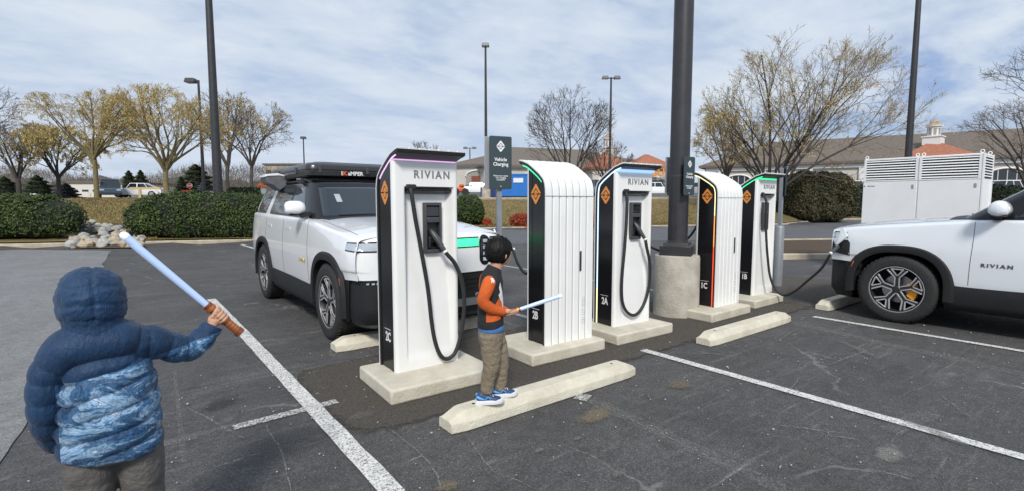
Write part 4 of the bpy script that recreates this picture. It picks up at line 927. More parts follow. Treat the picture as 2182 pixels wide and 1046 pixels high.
# crossbars
for yy in (1.62, 2.9):
    tt = thing('roof_crossbar', 'silver crossbar under the front of the black roof tent' if yy < 2 else 'silver crossbar under the rear of the black roof tent', 'crossbar', (CL[0], CL[1]+yy, 0), 0, 'roof crossbars')
    b = MB(); b.tube([(-.78, 0, 1.80), (.78, 0, 1.80)], .017, 10); b.build('bar', M_CHRB, tt, smooth=60)
    for s in (-1, 1): MB().box((s*.715, 0, 1.778), (.07, .09, .07), taper=.7).build('bar_foot', M_BLACKP, tt, bevel=.006)
b = MB(); b.bb(-.60, .60, ty-.9, ty+.9, 1.805, 1.824); b.build('base_rails', M_BLACKP, t, bevel=.004)
# swept grey awning bag at the rear corner of the roof
t = thing('awning_case', 'swept grey case with a white top mounted beside the rear of the roof tent', 'awning', (CL[0], CL[1], 0))
P_ = [(-.98, 3.30, 1.86), (-.88, 3.30, 1.90), (-.80, 3.28, 1.90)]
M_BAG = mat('grey_fabric', (.12, .125, .135), .8, var=.2, vs=10)
AY = 2.75; Zc_ = []
def Lc(px, py): r = ray(px, py); tt = (CL[1]+AY)/r.y; p = Vector((0, 0, H))+r*tt; return (p.x-CL[0], p.z)
lo_ = [Lc(*q) for q in ((559, 379), (566, 376), (590, 375), (604, 379), (624, 388), (632, 396), (612, 400), (600, 402), (592, 408), (586, 404), (578, 397), (566, 393))]
MB().prism(lo_, AY-.16, AY+.20, 'Y').build('case', M_BAG, t, bevel=.02, seg=3)
up__ = [Lc(*q) for q in ((558, 379), (561, 373), (586, 371), (600, 375), (603, 379), (590, 376), (566, 377))]
MB().prism(up__, AY-.17, AY+.21, 'Y').build('white_cover', M_CARW, t, bevel=.006)
# parking tag seen behind the windscreen
# ---- open charge flap of the right vehicle (its left front corner)
def carpt(o, v): return Matrix.Translation(o.location) @ Matrix.Rotation(o.rotation_euler.z, 4, 'Z') @ Vector(v)
b = MB(); rbox(b, 0, 0, .095, .10, -.008, .008, .03, n=4); fl = b.build('charge_flap', M_CARS, carR, bevel=.003); fl.location = (.97, -.66, 1.04); fl.rotation_euler = (radians(62), radians(38), radians(40))
outline_patch(RT, [(-.755, .84), (-.53, .80), (-.53, .96), (-.56, 1.0), (-.74, .99)], (-1, 0, 0), .004, .01, 'charge_port', M_BLACKP, carR, 'YZ')
outline_patch(LT, [(-.72, .86), (-.56, .86), (-.56, .98), (-.72, .98)], (-1, 0, 0), .004, .01, 'charge_port', M_BLACKP, carL, 'YZ')
b = MB(); rbox(b, 0, 0, .09, .10, -.008, .008, .03, n=4); fl = b.build('charge_flap', M_CARW, carL, bevel=.003); fl.location = (.99, -.60, 1.06); fl.rotation_euler = (radians(62), radians(38), radians(40))
port = carpt(carR, (1.0, -.66, .90))
H1 = HOSE1+[tuple(port+Vector((-.13, .04, -.07)))]
free_hose(H1, 'black hose hanging from the farthest pedestal and plugged into the silvery vehicle', Vector((.17, -.04, .10)))
portL = carpt(carL, (.985, -.63, .93))
free_hose([(3.47, 3.98, 1.3), (3.46, 4.07, 1.0), (3.50, 4.15, .82), (3.60, 4.4, .70), (3.72, 4.7, .78), tuple(portL+Vector((.12, -.05, .0)))], 'black hose running from behind the ribbed near pedestal to the boxy white vehicle', Vector((-.2, .06, .02)))
free_hose([(6.55, 4.02, 1.35), (6.5, 4.2, 1.0), (6.3, 4.45, .78), (5.98, 4.7, .95)], 'short length of black hose showing between the concrete foot and the red lit pedestal')
# ================================================================ PEOPLE
def fuse(b, name, m, parent, vox=.005, sm=3, fac=.5, loc=None):
    o = b.build(name, m, parent, loc=loc); q = o.modifiers.new('r', 'REMESH'); q.mode = 'VOXEL'; q.voxel_size = vox; q.adaptivity = 0
    if sm: s = o.modifiers.new('s', 'SMOOTH'); s.iterations = sm; s.factor = fac
    bake(o); o.data.shade_smooth()
    if len(o.data.materials) == 0: o.data.materials.append(m)
    return o
def form(b, path, rads, n=28, mod=None, up=(0, 0, 1), sub=6, pw=2.0):
    """smooth tube: path points with (rx, ry) radii; mod(u, ang, p) scales the radius"""
    P_ = crom(path, sub); Rr = crom([(r[0], r[1], 0) for r in rads], sub); N_ = len(P_); R_ = []; u_ = Vector(up)
    for i, p in enumerate(P_):
        t = (P_[min(i+1, N_-1)]-P_[max(i-1, 0)]).normalized(); a = u_-t*u_.dot(t)
        if a.length < 1e-4: a = t.orthogonal()
        a.normalize(); c = t.cross(a); ring = []
        for k in range(n):
            an = 2*pi*k/n; ca, sa = cos(an), sin(an)
            if pw != 2: ca = math.copysign(abs(ca)**(2/pw), ca); sa = math.copysign(abs(sa)**(2/pw), sa)
            s_ = mod(i/(N_-1), an, p) if mod else 1; ring.append(p+a*(ca*Rr[i].x*s_)+c*(sa*Rr[i].y*s_))
        R_.append(ring)
    b.rings(R_); return b
def cloth(name, col, col2, bs, bump, vs=6, rough=.85, fine=0):
    m = mat(name, col, rough, var=.3, vs=vs, col2=col2, bump=bump, bs=bs); return m
M_SKIN = mat('skin', (.56, .31, .20), .5, var=.08, vs=12, sub=.12)
M_HAIR = mat('black_hair', (.006, .005, .005), .50, spec=.2)
_t = M_HAIR.node_tree; _c = N('ShaderNodeTexCoord', _t); _m = N('ShaderNodeMapping', _t); _m.inputs['Scale'].default_value = (150, 150, 14); _t.links.new(_c.outputs['Object'], _m.inputs[0]); _n = noise_tex(1, 3, .6, .3, _m.outputs[0], _t); _b = N('ShaderNodeBump', _t); _b.inputs['Strength'].default_value = .5; _b.inputs['Distance'].default_value = .004; _t.links.new(_n.outputs[0], _b.inputs['Height']); _t.links.new(_b.outputs[0], _t.nodes['Principled BSDF'].inputs['Normal'])
M_COPPER = mat('copper_hilt', (.62, .22, .08), .32, .65, var=.25, vs=25)
M_COPPER2 = mat('copper_dark', (.30, .11, .05), .4, .6)
M_BLADE = mat('pale_blue_blade', (.46, .60, .88), .3, trans=.0, coat=.4, emit=.10, ecol=(.5, .65, 1))
M_TIP = mat('white_tip', (.82, .85, .9), .35, emit=.1, ecol=(.8, .85, 1))
def toy_sword(p, d, hl, bl, r, label):
    p = Vector(p); d = Vector(d).normalized(); t = thing('toy_sword', label, 'toy sword', tuple(p)); n = 18; b = MB()
    def seg(z0, z1, r0, r1, m_, nm): MB().tube([d*z0, d*(z0+.001), d*(z1-.001), d*z1], [r0*.92, r0, r1, r1*.92], n).build(nm, m_, t, smooth=50)
    seg(-hl*.62, -hl*.5, r*1.35, r*1.30, M_COPPER2, 'pommel'); seg(-hl*.5, -hl*.18, r*1.12, r*1.12, M_COPPER, 'grip'); seg(-hl*.18, -hl*.10, r*1.38, r*1.38, M_COPPER2, 'grip_ring'); seg(-hl*.10, hl*.22, r*1.08, r*1.08, M_COPPER, 'grip')
    seg(hl*.22, hl*.30, r*1.40, r*1.36, M_COPPER, 'collar'); seg(hl*.30, hl*.38, r*1.2, r*1.25, M_COPPER2, 'collar')
    for k in range(4): seg(-hl*.46+k*hl*.08, -hl*.44+k*hl*.08, r*1.2, r*1.2, M_COPPER2, 'grip_rib')
    MB().tube([d*hl*.36, d*(hl*.38+.01), d*(hl*.38+bl*.5), d*(hl*.38+bl)], [r*.80, r*.82, r*.90, r*.94], 20).build('blade', M_BLADE, t, smooth=60)
    e = d*(hl*.38+bl); MB().tube([e-d*.01, e, e+d*r*.5, e+d*r*.85, e+d*r], [r*.96, r*.96, r*.82, r*.5, r*.12], 20).build('blade_tip', M_TIP, t, smooth=60); return t
# ---------------- older child in the blue puffer jacket, seen from behind
K0 = W2(214, 1.80); K0.z = 0; f1 = Vector((K0.x, K0.y, 0)).normalized(); r1 = Vector((f1.y, -f1.x, 0))
K1A = atan2(r1.y, r1.x)        # local x = right, y = away, z = up
def L1(px, py, y=0.0):         # pixel -> local point on the plane local y
    r = ray(px, py); o_ = Vector((0, 0, H))-K0; den = r.dot(f1); t = (y-o_.dot(f1))/den; p = o_+r*t; return Vector((p.dot(r1), y, p.z))
t1 = thing('person', 'child from behind in a hooded blue puffer jacket, right arm raised with a toy sword', 'person', (K0.x, K0.y, 0), K1A)
def puffer_mat():
    m = bpy.data.materials.new('puffer_jacket'); m.use_nodes = True; t = m.node_tree; p = t.nodes['Principled BSDF']; l = t.links.new
    co = N('ShaderNodeTexCoord', t); O = co.outputs['Object']; sp = N('ShaderNodeSeparateXYZ', t); l(O, sp.inputs[0])
    A = L1(112, 815); B_ = L1(330, 752); k = (B_.z-A.z)/(B_.x-A.x); c0 = A.z-k*A.x
    nn = noise_tex(9, 5, .6, 0, O, t)
    m1 = N('ShaderNodeMath', t, operation='MULTIPLY_ADD'); m1.inputs[1].default_value = -k; l(sp.outputs['X'], m1.inputs[0]); l(sp.outputs['Z'], m1.inputs[2])   # z - kx
    lt = N('ShaderNodeMath', t, operation='LESS_THAN'); lt.inputs[1].default_value = c0; l(m1.outputs[0], lt.inputs[0])
    # sleeve underside carries the print too, the hanging left sleeve does not
    gx = N('ShaderNodeMath', t, operation='GREATER_THAN'); gx.inputs[1].default_value = L1(122, 850).x; l(sp.outputs['X'], gx.inputs[0])
    mk = N('ShaderNodeMath', t, operation='MULTIPLY'); l(lt.outputs[0], mk.inputs[0]); l(gx.outputs[0], mk.inputs[1])
    mp_ = N('ShaderNodeMapping', t); mp_.inputs['Rotation'].default_value = (0, radians(-24), 0); mp_.inputs['Scale'].default_value = (3.4, 3.4, 7.5); l(O, mp_.inputs[0])
    a = noise_tex(1.9, 12, .72, 1.1, mp_.outputs[0], t); b_ = noise_tex(1.3, 3, .5, 1.0, mp_.outputs[0], t)
    r_ = ramp([(.30, (.004, .016, .045)), (.40, (.010, .045, .115)), (.46, (.05, .15, .30)), (.485, (.010, .045, .11)), (.53, (.085, .19, .33)), (.56, (.29, .42, .56)), (.59, (.06, .15, .27)), (.635, (.48, .57, .67)), (.69, (.78, .81, .86))], a.outputs[0], t)
    r2 = ramp([(.38, .62), (.62, 1.15)], b_.outputs[0], t); mu = N('ShaderNodeMixRGB', t); mu.blend_type = 'MULTIPLY'; mu.inputs[0].default_value = 1; l(r_.outputs[0], mu.inputs[1]); l(r2.outputs[0], mu.inputs[2])
    nv = noise_tex(4, 5, .6, 0, O, t); rn = ramp([(.35, (.005, .026, .068)), (.65, (.010, .042, .104))], nv.outputs[0], t)
    mx_ = N('ShaderNodeMixRGB', t); l(mk.outputs[0], mx_.inputs[0]); l(rn.outputs[0], mx_.inputs[1]); l(mu.outputs[0], mx_.inputs[2]); l(mx_.outputs[0], p.inputs['Base Color'])
    p.inputs['Roughness'].default_value = .58; p.inputs['Specular IOR Level'].default_value = .32; p.inputs['Sheen Weight'].default_value = .08
    mpw = N('ShaderNodeMapping', t); mpw.inputs['Scale'].default_value = (1.6, 1.6, .7); l(O, mpw.inputs[0]); w = noise_tex(48, 4, .55, .8, mpw.outputs[0], t); w2 = noise_tex(16, 3, .5, .6, mpw.outputs[0], t); ad_ = N('ShaderNodeMath', t, operation='ADD'); l(w.outputs[0], ad_.inputs[0]); l(w2.outputs[0], ad_.inputs[1])
    bm_ = N('ShaderNodeBump', t); bm_.inputs['Strength'].default_value = .8; bm_.inputs['Distance'].default_value = .0075; l(ad_.outputs[0], bm_.inputs['Height']); l(bm_.outputs[0], p.inputs['Normal'])
    return m
M_PUFF = puffer_mat()
jb = MB()
def puff(x, per, ph_, depth=.10, q=None):
    return (.045*noise.noise(Vector((q[0], q[1], x*9)))*(1-abs(sin(pi*((x-ph_)/per)))) if q else 0)+ 1-depth*(1-min(1, abs(sin(pi*((x-ph_)/per)))**.36*1.04))
# torso
tz_ = [L1(232, y).z for y in (715, 735, 770, 820, 880, 930, 958, 972)]
prof = [(745, 168, 300, .09), (765, 140, 322, .115), (795, 122, 332, .13), (840, 118, 342, .138), (890, 116, 348, .140), (930, 112, 350, .137), (955, 116, 346, .130), (966, 124, 338, .118)]
path = []; rad = []
for y, xl, xr, dp in prof:
    a = L1(xl, y); c = L1(xr, y); path.append(((a.x+c.x)/2, .02, (a.z+c.z)/2)); rad.append((dp, (c.x-a.x)/2*1.0))
path = [(path[0][0]-.01, .02, path[0][2]+.03)]+path; rad = [(.05, .055)]+rad
zt_ = path[1][2]
form(jb, path, rad, 72, mod=lambda u, a, p: puff(p.z+.042*sin(a)+.010*noise.noise(Vector((sin(a)*2, 0, p.z*5))), .074, .020, .155, (cos(a)*9, sin(a)*9))*(1+.022*noise.noise(Vector((cos(a)*5, sin(a)*5, p.z*22)))), up=(0, -1, 0), sub=16, pw=2.5)
# shoulder yoke
S_r = L1(292, 722, .0); S_l = L1(112, 762, .0)
form(jb, [S_l+Vector((.0, 0, -.03)), L1(150, 742), L1(210, 728), L1(262, 722), S_r], [(.060, .07), (.075, .095), (.080, .10), (.075, .095), (.058, .07)], 40, mod=lambda u, a, p: 1+.03*noise.noise(p*14), up=(0, 0, 1), sub=8)
# collar between the hood and the yoke
form(jb, [L1(205, 745), L1(203, 715), L1(200, 690), L1(197, 668)], [(.095, .105), (.088, .092), (.082, .088), (.08, .09)], 40, mod=lambda u, a, p: 1+.05*noise.noise(Vector((p.x*9, p.y*9, p.z*26))), up=(0, -1, 0), sub=6)
# raised right sleeve
E_r = L1(408, 748, .06); Wr = L1(452, 700, .08)
def sl(u, a, p): return puff(u*1.0, .17, .02, .17, (cos(a)*4, sin(a)*4))*(1+.05*noise.noise(p*22))
form(jb, [L1(262, 742, 0), L1(300, 728, .01), L1(345, 732, .03), L1(385, 742, .05), L1(415, 736, .065), L1(438, 712, .075), L1(452, 694, .08)], [(.066, .066), (.070, .072), (.062, .066), (.056, .058), (.052, .053), (.047, .048), (.041, .042)], 44, mod=sl, up=(0, 0, 1), sub=14)
form(jb, [L1(446, 706, .078), L1(455, 692, .08)], [(.041, .041), (.038, .038)], 24, up=(0, 1, 0))
# hanging left sleeve
form(jb, [L1(128, 755, .0), L1(108, 785, .0), L1(97, 825, .0), L1(96, 870, .01), L1(106, 915, .05), L1(125, 945, .09)], [(.055, .050), (.062, .056), (.060, .054), (.056, .050), (.052, .048), (.044, .042)], 44, mod=lambda u, a, p: puff(p.z, .066, .03, .17, (cos(a)*4, sin(a)*4))*(1+.04*noise.noise(p*20)), up=(0, 1, 0), sub=14)
# hem band
hb_ = []
jo = fuse(jb, 'puffer_jacket', M_PUFF, t1, .0036, 1, .5)
# hood
hd = MB(); HC = L1(193, 648); a = L1(112, 645); c = L1(273, 645); hw_ = (c.x-a.x)/2; top_ = L1(190, 570).z; bot = L1(200, 722).z; HZ = (top_-bot)/2; hc = Vector(((a.x+c.x)/2, .035, (top_+bot)/2-.0))
R_ = []; NR, NK = 70, 96
for i in range(NR+1):
    th = pi*min(max(i/NR, .01), .99); ring = []
    for k in range(NK):
        an = 2*pi*k/NK; dx, dy, dz = sin(th)*sin(an), -sin(th)*cos(an), -cos(th)
        low = smooth01((-dz-.15)/.75); w = 1-.06*low
        g_ = 1.0
        for zc in (.52, .06, -.36): g_ -= .036*exp(-((dz-zc+.10*dx*dx+.06*dx+.05*noise.noise(Vector((dx*3, zc*5, 1))))/.060)**2)
        g_ -= .050*exp(-((dx-.06)/.045)**2) if dy < 0.3 else 0
        g_ += .034*noise.noise(Vector((dx*3.2, dy*3.2, dz*5+3)))+.022*noise.noise(Vector((dx*7, dy*7, dz*15)))+.010*noise.noise(Vector((dx*18, dy*18, dz*22)))
        e_ = 2.25; nrm = (abs(dx)**e_+abs(dy)**e_+abs(dz)**e_)**(-1/e_)
        ring.append(Vector((hc.x+dx*nrm*hw_*w*g_, hc.y+dy*nrm*.128*g_, hc.z+dz*nrm*HZ*g_)))
    R_.append(ring)
hd.rings(R_); ho = hd.build('hood', M_PUFF, t1, smooth=180)
# trousers
M_GPANT = cloth('grey_trousers', (.135, .125, .115), (.085, .080, .074), 30, .8, 5)
pb = MB(); hz_ = L1(235, 940).z
xl, xr = L1(190, 980).x, L1(300, 980).x
form(pb, [((xl+xr)/2, .02, hz_+.10), ((xl+xr)/2, .02, hz_+.02), ((xl+xr)/2, .02, hz_-.06)], [(.095, .120), (.105, .135), (.10, .132)], 40, up=(0, -1, 0), sub=8, mod=lambda u, a, p: 1+.02*noise.noise(p*15))
for s, x in ((-1, xl), (1, xr)):
    form(pb, [(x, .02, hz_+.02), (x-.0, .02, hz_-.10), (x+s*.004, .03, hz_-.24), (x+s*.005, .025, .20), (x+s*.004, .02, .06)], [(.088, .075), (.090, .077), (.078, .068), (.068, .060), (.066, .06)], 40, up=(0, -1, 0), sub=12, mod=lambda u, a, p: 1+.07*noise.noise(Vector((p.x*12+cos(a)*1.2, p.y*12+sin(a)*1.2, p.z*19)))+.03*noise.noise(p*45))
fuse(pb, 'trousers', M_GPANT, t1, .0055, 2)
M_SHOE = mat('dark_shoe', (.03, .035, .05), .6); M_SOLE = mat('white_sole', (.70, .72, .74), .6)
def shoe(parent, c, ang, L_, mat_, accent=None, w=None):
    w = w or L_*.38; R = Matrix.Translation(c) @ Matrix.Rotation(ang, 4, 'Z'); so = MB(); P_ = []
    def half(u): return w/2*interp(u, [(0, .62), (.12, .80), (.35, .78), (.68, 1.0), (.85, .86), (.95, .55), (1, .2)])
    R_ = []
    for z, k in ((0, .96), (.010, 1.02), (.026, 1.0), (.032, .94)):
        ring = [R @ Vector(((u-.38)*L_*(.99 if k < 1 else 1), s*half(u)*k, z+(.008*u*u))) for s, us in ((1, [i/14 for i in range(15)]), (-1, [i/14 for i in range(14, -1, -1)])) for u in us]; R_.append(ring)
    so.rings(R_); so.build('sole', M_SOLE, parent, smooth=40)
    up_ = MB(); path = []; rad = []
    R_ = []
    for u, h_, kk in ((.02, .060, .80), (.10, .085, .92), (.22, .088, .95), (.36, .080, .95), (.52, .062, .95), (.68, .048, .98), (.82, .038, .95), (.93, .030, .8), (.985, .022, .45)):
        ring = []
        for k in range(20):
            a = pi*k/19; ring.append(R @ Vector(((u-.38)*L_, half(u)*kk*cos(a), .028+.006*u+(h_-.028)*sin(a)**.8)))
        ring += [R @ Vector(((u-.38)*L_, -half(u)*kk*.9, .02)), R @ Vector(((u-.38)*L_, half(u)*kk*.9, .02))]; R_.append(ring)
    up_.rings(R_); uo = up_.build('upper', mat_, parent, smooth=60)
    if accent:
        ac = MB(); 
        for i in range(3): 
            u = .42+i*.09; h_ = interp(u, [(.36, .080), (.52, .062), (.68, .048)]); ac.tube([R @ Vector(((u-.38)*L_, half(u)*.6*c_, .030+(h_-.026)*sqrt(max(1-(c_*.6)**2, 0)))) for c_ in (-.9, -.5, 0, .5, .9)], .0035, 6)
        ac.build('laces', M_TXT, uo)
        st = MB()
        for s in (-1, 1):
            st.tube([R @ Vector(((u-.38)*L_, s*(half(u)*.95+.001), zz)) for u, zz in ((.02, .062), (.12, .050), (.28, .040))], [.010, .010, .004], 8)
            st.tube([R @ Vector(((u-.38)*L_, s*(half(u)*.97), zz)) for u, zz in ((.30, .036), (.42, .058), (.52, .040))], [.003, .005, .003], 6)
        st.build('side_stripe', accent, uo, smooth=60)
    return uo
for s, x in ((-1, xl), (1, xr)): shoe(t1, Vector((x+s*.005, .03, .0)), pi/2, .20, M_SHOE)
# hand gripping the hilt
HP = L1(468, 672, .085); A_ = L1(268, 497, .02+.085); C_ = L1(530, 716, .085); sd_ = (A_-C_).normalized()
def grip_hand(parent, c, ax, wrist, size=1.0, name='hand', side=1, extra=None):
    """fist round an axis ax through c, wrist = local point where the forearm comes from"""
    ax = ax.normalized(); c = Vector(c); w = (Vector(wrist)-c); w = (w-ax*w.dot(ax)).normalized(); v = ax.cross(w)*side; b = MB(); s = size
    pc = c+w*.026*s
    b.blob(pc, (.03*s, .020*s, .03*s), 14, rot=Matrix((w, v, ax)).transposed().to_3x3())
    wv = Vector(wrist)-pc; b.tube([pc+wv*min(1, .062*s/wv.length), pc+wv*.5*min(1, .062*s/wv.length), pc], [.0195*s, .021*s, .024*s], 14)
    for k in range(4):
        o_ = ax*((1.5-k)*.0155*s); rr = (.0086, .0090, .0086, .0074)[k]*s; R0 = (.0215 if k < 3 else .0200)*s
        pts = []
        for an in (150, 110, 65, 15, -35, -80, -115)[:7 if k else 6]: an_ = radians(an); pts.append(c+o_+(-w*cos(an_)*-1 if False else (w*cos(an_+pi/3) + v*sin(an_+pi/3)))*R0*(1.0+.05*sin(an_*3)))
        b.tube(pts, [rr*1.05]+[rr]*(len(pts)-2)+[rr*.8], 8)
    th = [pc+v*.012*s+ax*.018*s, c+v*.020*s+ax*.030*s-w*.004*s, c+v*.010*s+ax*.034*s-w*.020*s, c-v*.004*s+ax*.033*s-w*.024*s]
    b.tube(th, [.0095*s, .0098*s, .009*s, .007*s], 8)
    return fuse(b, name, M_SKIN, parent, .0022*max(s, .8), 3)
wr_l = L1(447, 702, .08)
grip_hand(t1, HP, sd_, wr_l, .92)
# face inside the hood (seen only from the front)
fb = MB(); fc = hc+Vector((0, .055, -.005))
fb.blob(fc, (.066, .075, .092), 24); fb.blob(fc+Vector((0, .055, -.035)), (.045, .035, .045), 16); fb.blob(fc+Vector((0, .082, -.012)), (.011, .014, .014), 10); fb.tube([fc+Vector((0, -.01, -.05)), fc+Vector((0, -.02, -.14))], .042, 16)
for s in (-1, 1): fb.blob(fc+Vector((s*.066, -.0, -.01)), (.010, .018, .024), 10)
fo = fuse(fb, 'head', M_SKIN, t1, .004, 3)
for s in (-1, 1):
    e = MB(); e.blob(fc+Vector((s*.026, .068, .004)), (.011, .008, .007), 10); e.build('eye', mat('eye_dark', (.02, .012, .01), .2), fo, smooth=180)
e = MB(); e.blob(fc+Vector((0, .083, -.045)), (.018, .006, .005), 10); e.build('mouth', mat('lips', (.45, .16, .13), .5), fo, smooth=180)
M1 = Matrix.Translation(K0) @ Matrix.Rotation(K1A, 4, 'Z')
pw_ = M1 @ HP; dw = (M1.to_3x3() @ sd_)
tipw = M1 @ A_
bl_ = (tipw-pw_).length
toy_sword(pw_, dw, .185, bl_-.075, .0158, 'long pale blue toy sword with a copper hilt raised by the child in blue')
# ---------------- younger child on the wheel stop
KZ = .125; K2 = G(1052, 851, KZ); K2A = radians(-26); K2M = Matrix.Translation(K2) @ Matrix.Rotation(K2A, 4, 'Z'); K2I = K2M.inverted()
def L2(px, py, y=0.0):         # pixel -> local point on plane local y = const (x forward, y left, z up)
    o_ = K2I @ Vector((0, 0, H)); d = (K2I.to_3x3() @ ray(px, py)); t = (y-o_.y)/d.y; return o_+d*t
t2 = thing('person', 'small boy in an orange-sleeved black shirt and khaki trousers standing on the wheel stop', 'person', tuple(K2), K2A)
M_KHAKI = cloth('khaki_trousers', (.26, .215, .15), (.18, .145, .10), 38, .9, 6)
M_SHIRTB = cloth('black_shirt', (.012, .012, .014), (.020, .020, .022), 40, .3, 6)
M_SHIRTO = cloth('orange_sleeve', (.62, .115, .015), (.50, .085, .012), 30, .5, 6)
M_BLUEH = cloth('blue_undershirt', (.06, .20, .50), (.05, .15, .40), 40, .4, 6)
yR, yL = -.055, .055
pb = MB(); hipz = L2(1047, 712).z
form(pb, [L2(1045, 690)+Vector((0, 0, 0)), L2(1045, 712), L2(1046, 730)], [(.078, .098), (.086, .108), (.080, .104)], 40, up=(1, 0, 0), sub=8)
wr_k = lambda u, a, p: 1+.10*noise.noise(Vector((p.x*14+cos(a), p.y*14+sin(a), p.z*24)))+.035*noise.noise(p*50)
form(pb, [L2(1044, 712, yR), L2(1046, 745, yR), L2(1047, 775, yR-.003), L2(1040, 808, yR), L2(1037, 836, yR)], [(.070, .058), (.070, .057), (.058, .050), (.050, .044), (.043, .040)], 36, up=(1, 0, 0), sub=12, mod=wr_k)
form(pb, [L2(1056, 712, yL), L2(1063, 745, yL), L2(1068, 775, yL), L2(1066, 806, yL), L2(1064, 830, yL)], [(.066, .056), (.064, .056), (.054, .048), (.048, .043), (.042, .040)], 36, up=(1, 0, 0), sub=12, mod=wr_k)
fuse(pb, 'trousers', M_KHAKI, t2, .0042, 2)
sb2 = MB()
form(sb2, [L2(1046, 696), L2(1045, 684), L2(1045, 660), L2(1046, 630), L2(1047, 605), L2(1048, 588), L2(1051, 576), L2(1054, 566)], [(.088, .110), (.090, .112), (.088, .108), (.084, .108), (.080, .116), (.072, .108), (.058, .078), (.047, .050)], 44, up=(1, 0, 0), sub=10, mod=lambda u, a, p: 1+.035*noise.noise(Vector((p.x*9, p.y*9, p.z*18))))
shirt = fuse(sb2, 'shirt', M_SHIRTB, t2, .0042, 2)
MB().rings([[Vector(L2(1046, yy))+Vector((r_a*cos(2*pi*k/40), r_b*sin(2*pi*k/40), .004*noise.noise(Vector((cos(2*pi*k/40)*3, sin(2*pi*k/40)*3, yy))))) for k in range(40)] for yy, r_a, r_b in ((701, .0865, .109), (697, .091, .113), (690, .0895, .111), (688, .085, .105))]).build('undershirt_hem', M_BLUEH, t2, smooth=60)
sh = L2(1042, 602, -.102); el = L2(1030, 640, -.125); wrr = L2(1073, 664, -.075)
ab = MB(); wr_s = lambda u, a, p: 1+.06*noise.noise(Vector((p.x*20, p.y*20, p.z*26)))+.06*exp(-((u-.52)/.08)**2)*sin(a*3)
form(ab, [sh+Vector((.006, .02, .008)), sh, L2(1036, 620, -.122), el, L2(1044, 655, -.115), L2(1060, 661, -.092), wrr], [(.036, .040), (.045, .046), (.042, .044), (.041, .040), (.038, .038), (.034, .034), (.028, .028)], 30, up=(0, 1, 0), sub=10, mod=wr_s)
slv = fuse(ab, 'sleeve', M_SHIRTO, t2, .0038, 2)
shl = Vector((sh.x+.01, .095, sh.z)); wl2 = L2(1080, 664, .03)
ab = MB(); form(ab, [shl+Vector((0, -.03, .012)), shl, Vector((shl.x-.005, .12, shl.z-.10)), Vector((shl.x+.02, .115, shl.z-.19)), Vector((.07, .08, wl2.z+.01)), wl2], [(.036, .04), (.044, .044), (.041, .041), (.039, .038), (.034, .034), (.027, .027)], 30, up=(0, 1, 0), sub=10, mod=wr_s)
fuse(ab, 'sleeve', M_SHIRTO, t2, .0038, 2)
# print on the shirt: orange field with white flashes on the chest side
stt, sbm = bvh_of(shirt)
def chest(pix, m, nm, off=.002):
    pts = [L2(px, py, -.10) for px, py in pix]; poly = [(p.x, p.z) for p in pts]; outline_patch(stt, poly, (-.42, .91, 0) if False else (0, 1, 0), off, .0025, nm, m, shirt, 'XZ', 3)
M_WHT = mat('white_shirt_print', (.75, .73, .70), .8)
svt, _sb = bvh_of(slv)
_pp = [L2(px, py, -.14) for px, py in ((1044, 583), (1049, 578), (1053, 583), (1057, 600), (1054, 598), (1053, 604), (1050, 598), (1047, 602))]
outline_patch(svt, [(p.x, p.z) for p in _pp], (0, 1, 0), .002, .003, 'sleeve_print', M_WHT, slv, 'XZ', 2)
chest([(1036, 690-4), (1036, 668), (1050, 655), (1060, 640), (1068, 628), (1072, 645), (1074, 668), (1066, 680), (1050, 684)], M_SHIRTO, 'shirt_print')
chest([(1066, 600), (1069, 612), (1072, 622), (1075, 640), (1076, 660), (1072, 664), (1070, 645), (1062, 628), (1066, 622), (1063, 612)], M_WHT, 'shirt_print', .004)
b = MB(); fl_c = L2(1046, 588, -.138)
stx, sbx = None, None
for dx, dz, r_ in ((-.006, .0, .010), (.006, -.012, .010), (-.004, -.03, .008), (.010, -.034, .006), (.014, .004, .007)): b.blob(Vector((sh.x+dx, -.098-.0425+abs(dz)*.03, sh.z+dz-.002)), (r_, .006, r_*1.7), 8)

# hands: both close round the hilt
hA = L2(1083, 666, -.035); tip = L2(1196, 629, -.035-.02); ax2 = (tip-hA).normalized()
grip_hand(t2, hA, ax2, L2(1062, 662, -.085), .82); 
grip_hand(t2, hA+ax2*.038, ax2, L2(1075, 668, .05), .80, side=-1)
# head
hb2 = MB(); hcz = L2(1064, 536, 0); ha = radians(24)
def hv(x, y, z): v = Matrix.Rotation(ha, 3, 'Z') @ Vector((x, y, z)); return hcz+v
hb2.blob(hv(-.008, 0, .008), (.090, .072, .088), 30); hb2.blob(hv(.022, 0, -.040), (.056, .052, .055), 20); hb2.blob(hv(.055, 0, -.068), (.024, .028, .020), 14)
hb2.blob(hv(.050, .022, -.036), (.026, .022, .024), 12); hb2.blob(hv(.050, -.022, -.036), (.026, .022, .024), 12)
hb2.blob(hv(.084, 0, -.030), (.013, .011, .012), 12); hb2.blob(hv(.076, 0, -.012), (.014, .010, .022), 10); hb2.blob(hv(.075, 0, -.052), (.014, .018, .008), 10)
for s in (-1, 1):
    hb2.blob(hv(-.004, s*.071, -.018), (.016, .008, .024), 12, rot=Matrix.Rotation(s*.4, 3, 'Z'))
hb2.tube([hv(-.018, 0, -.05), hv(-.024, 0, -.09), Vector(L2(1051, 584, 0))], [.046, .042, .046], 18)
head = fuse(hb2, 'head', M_SKIN, t2, .0034, 3)
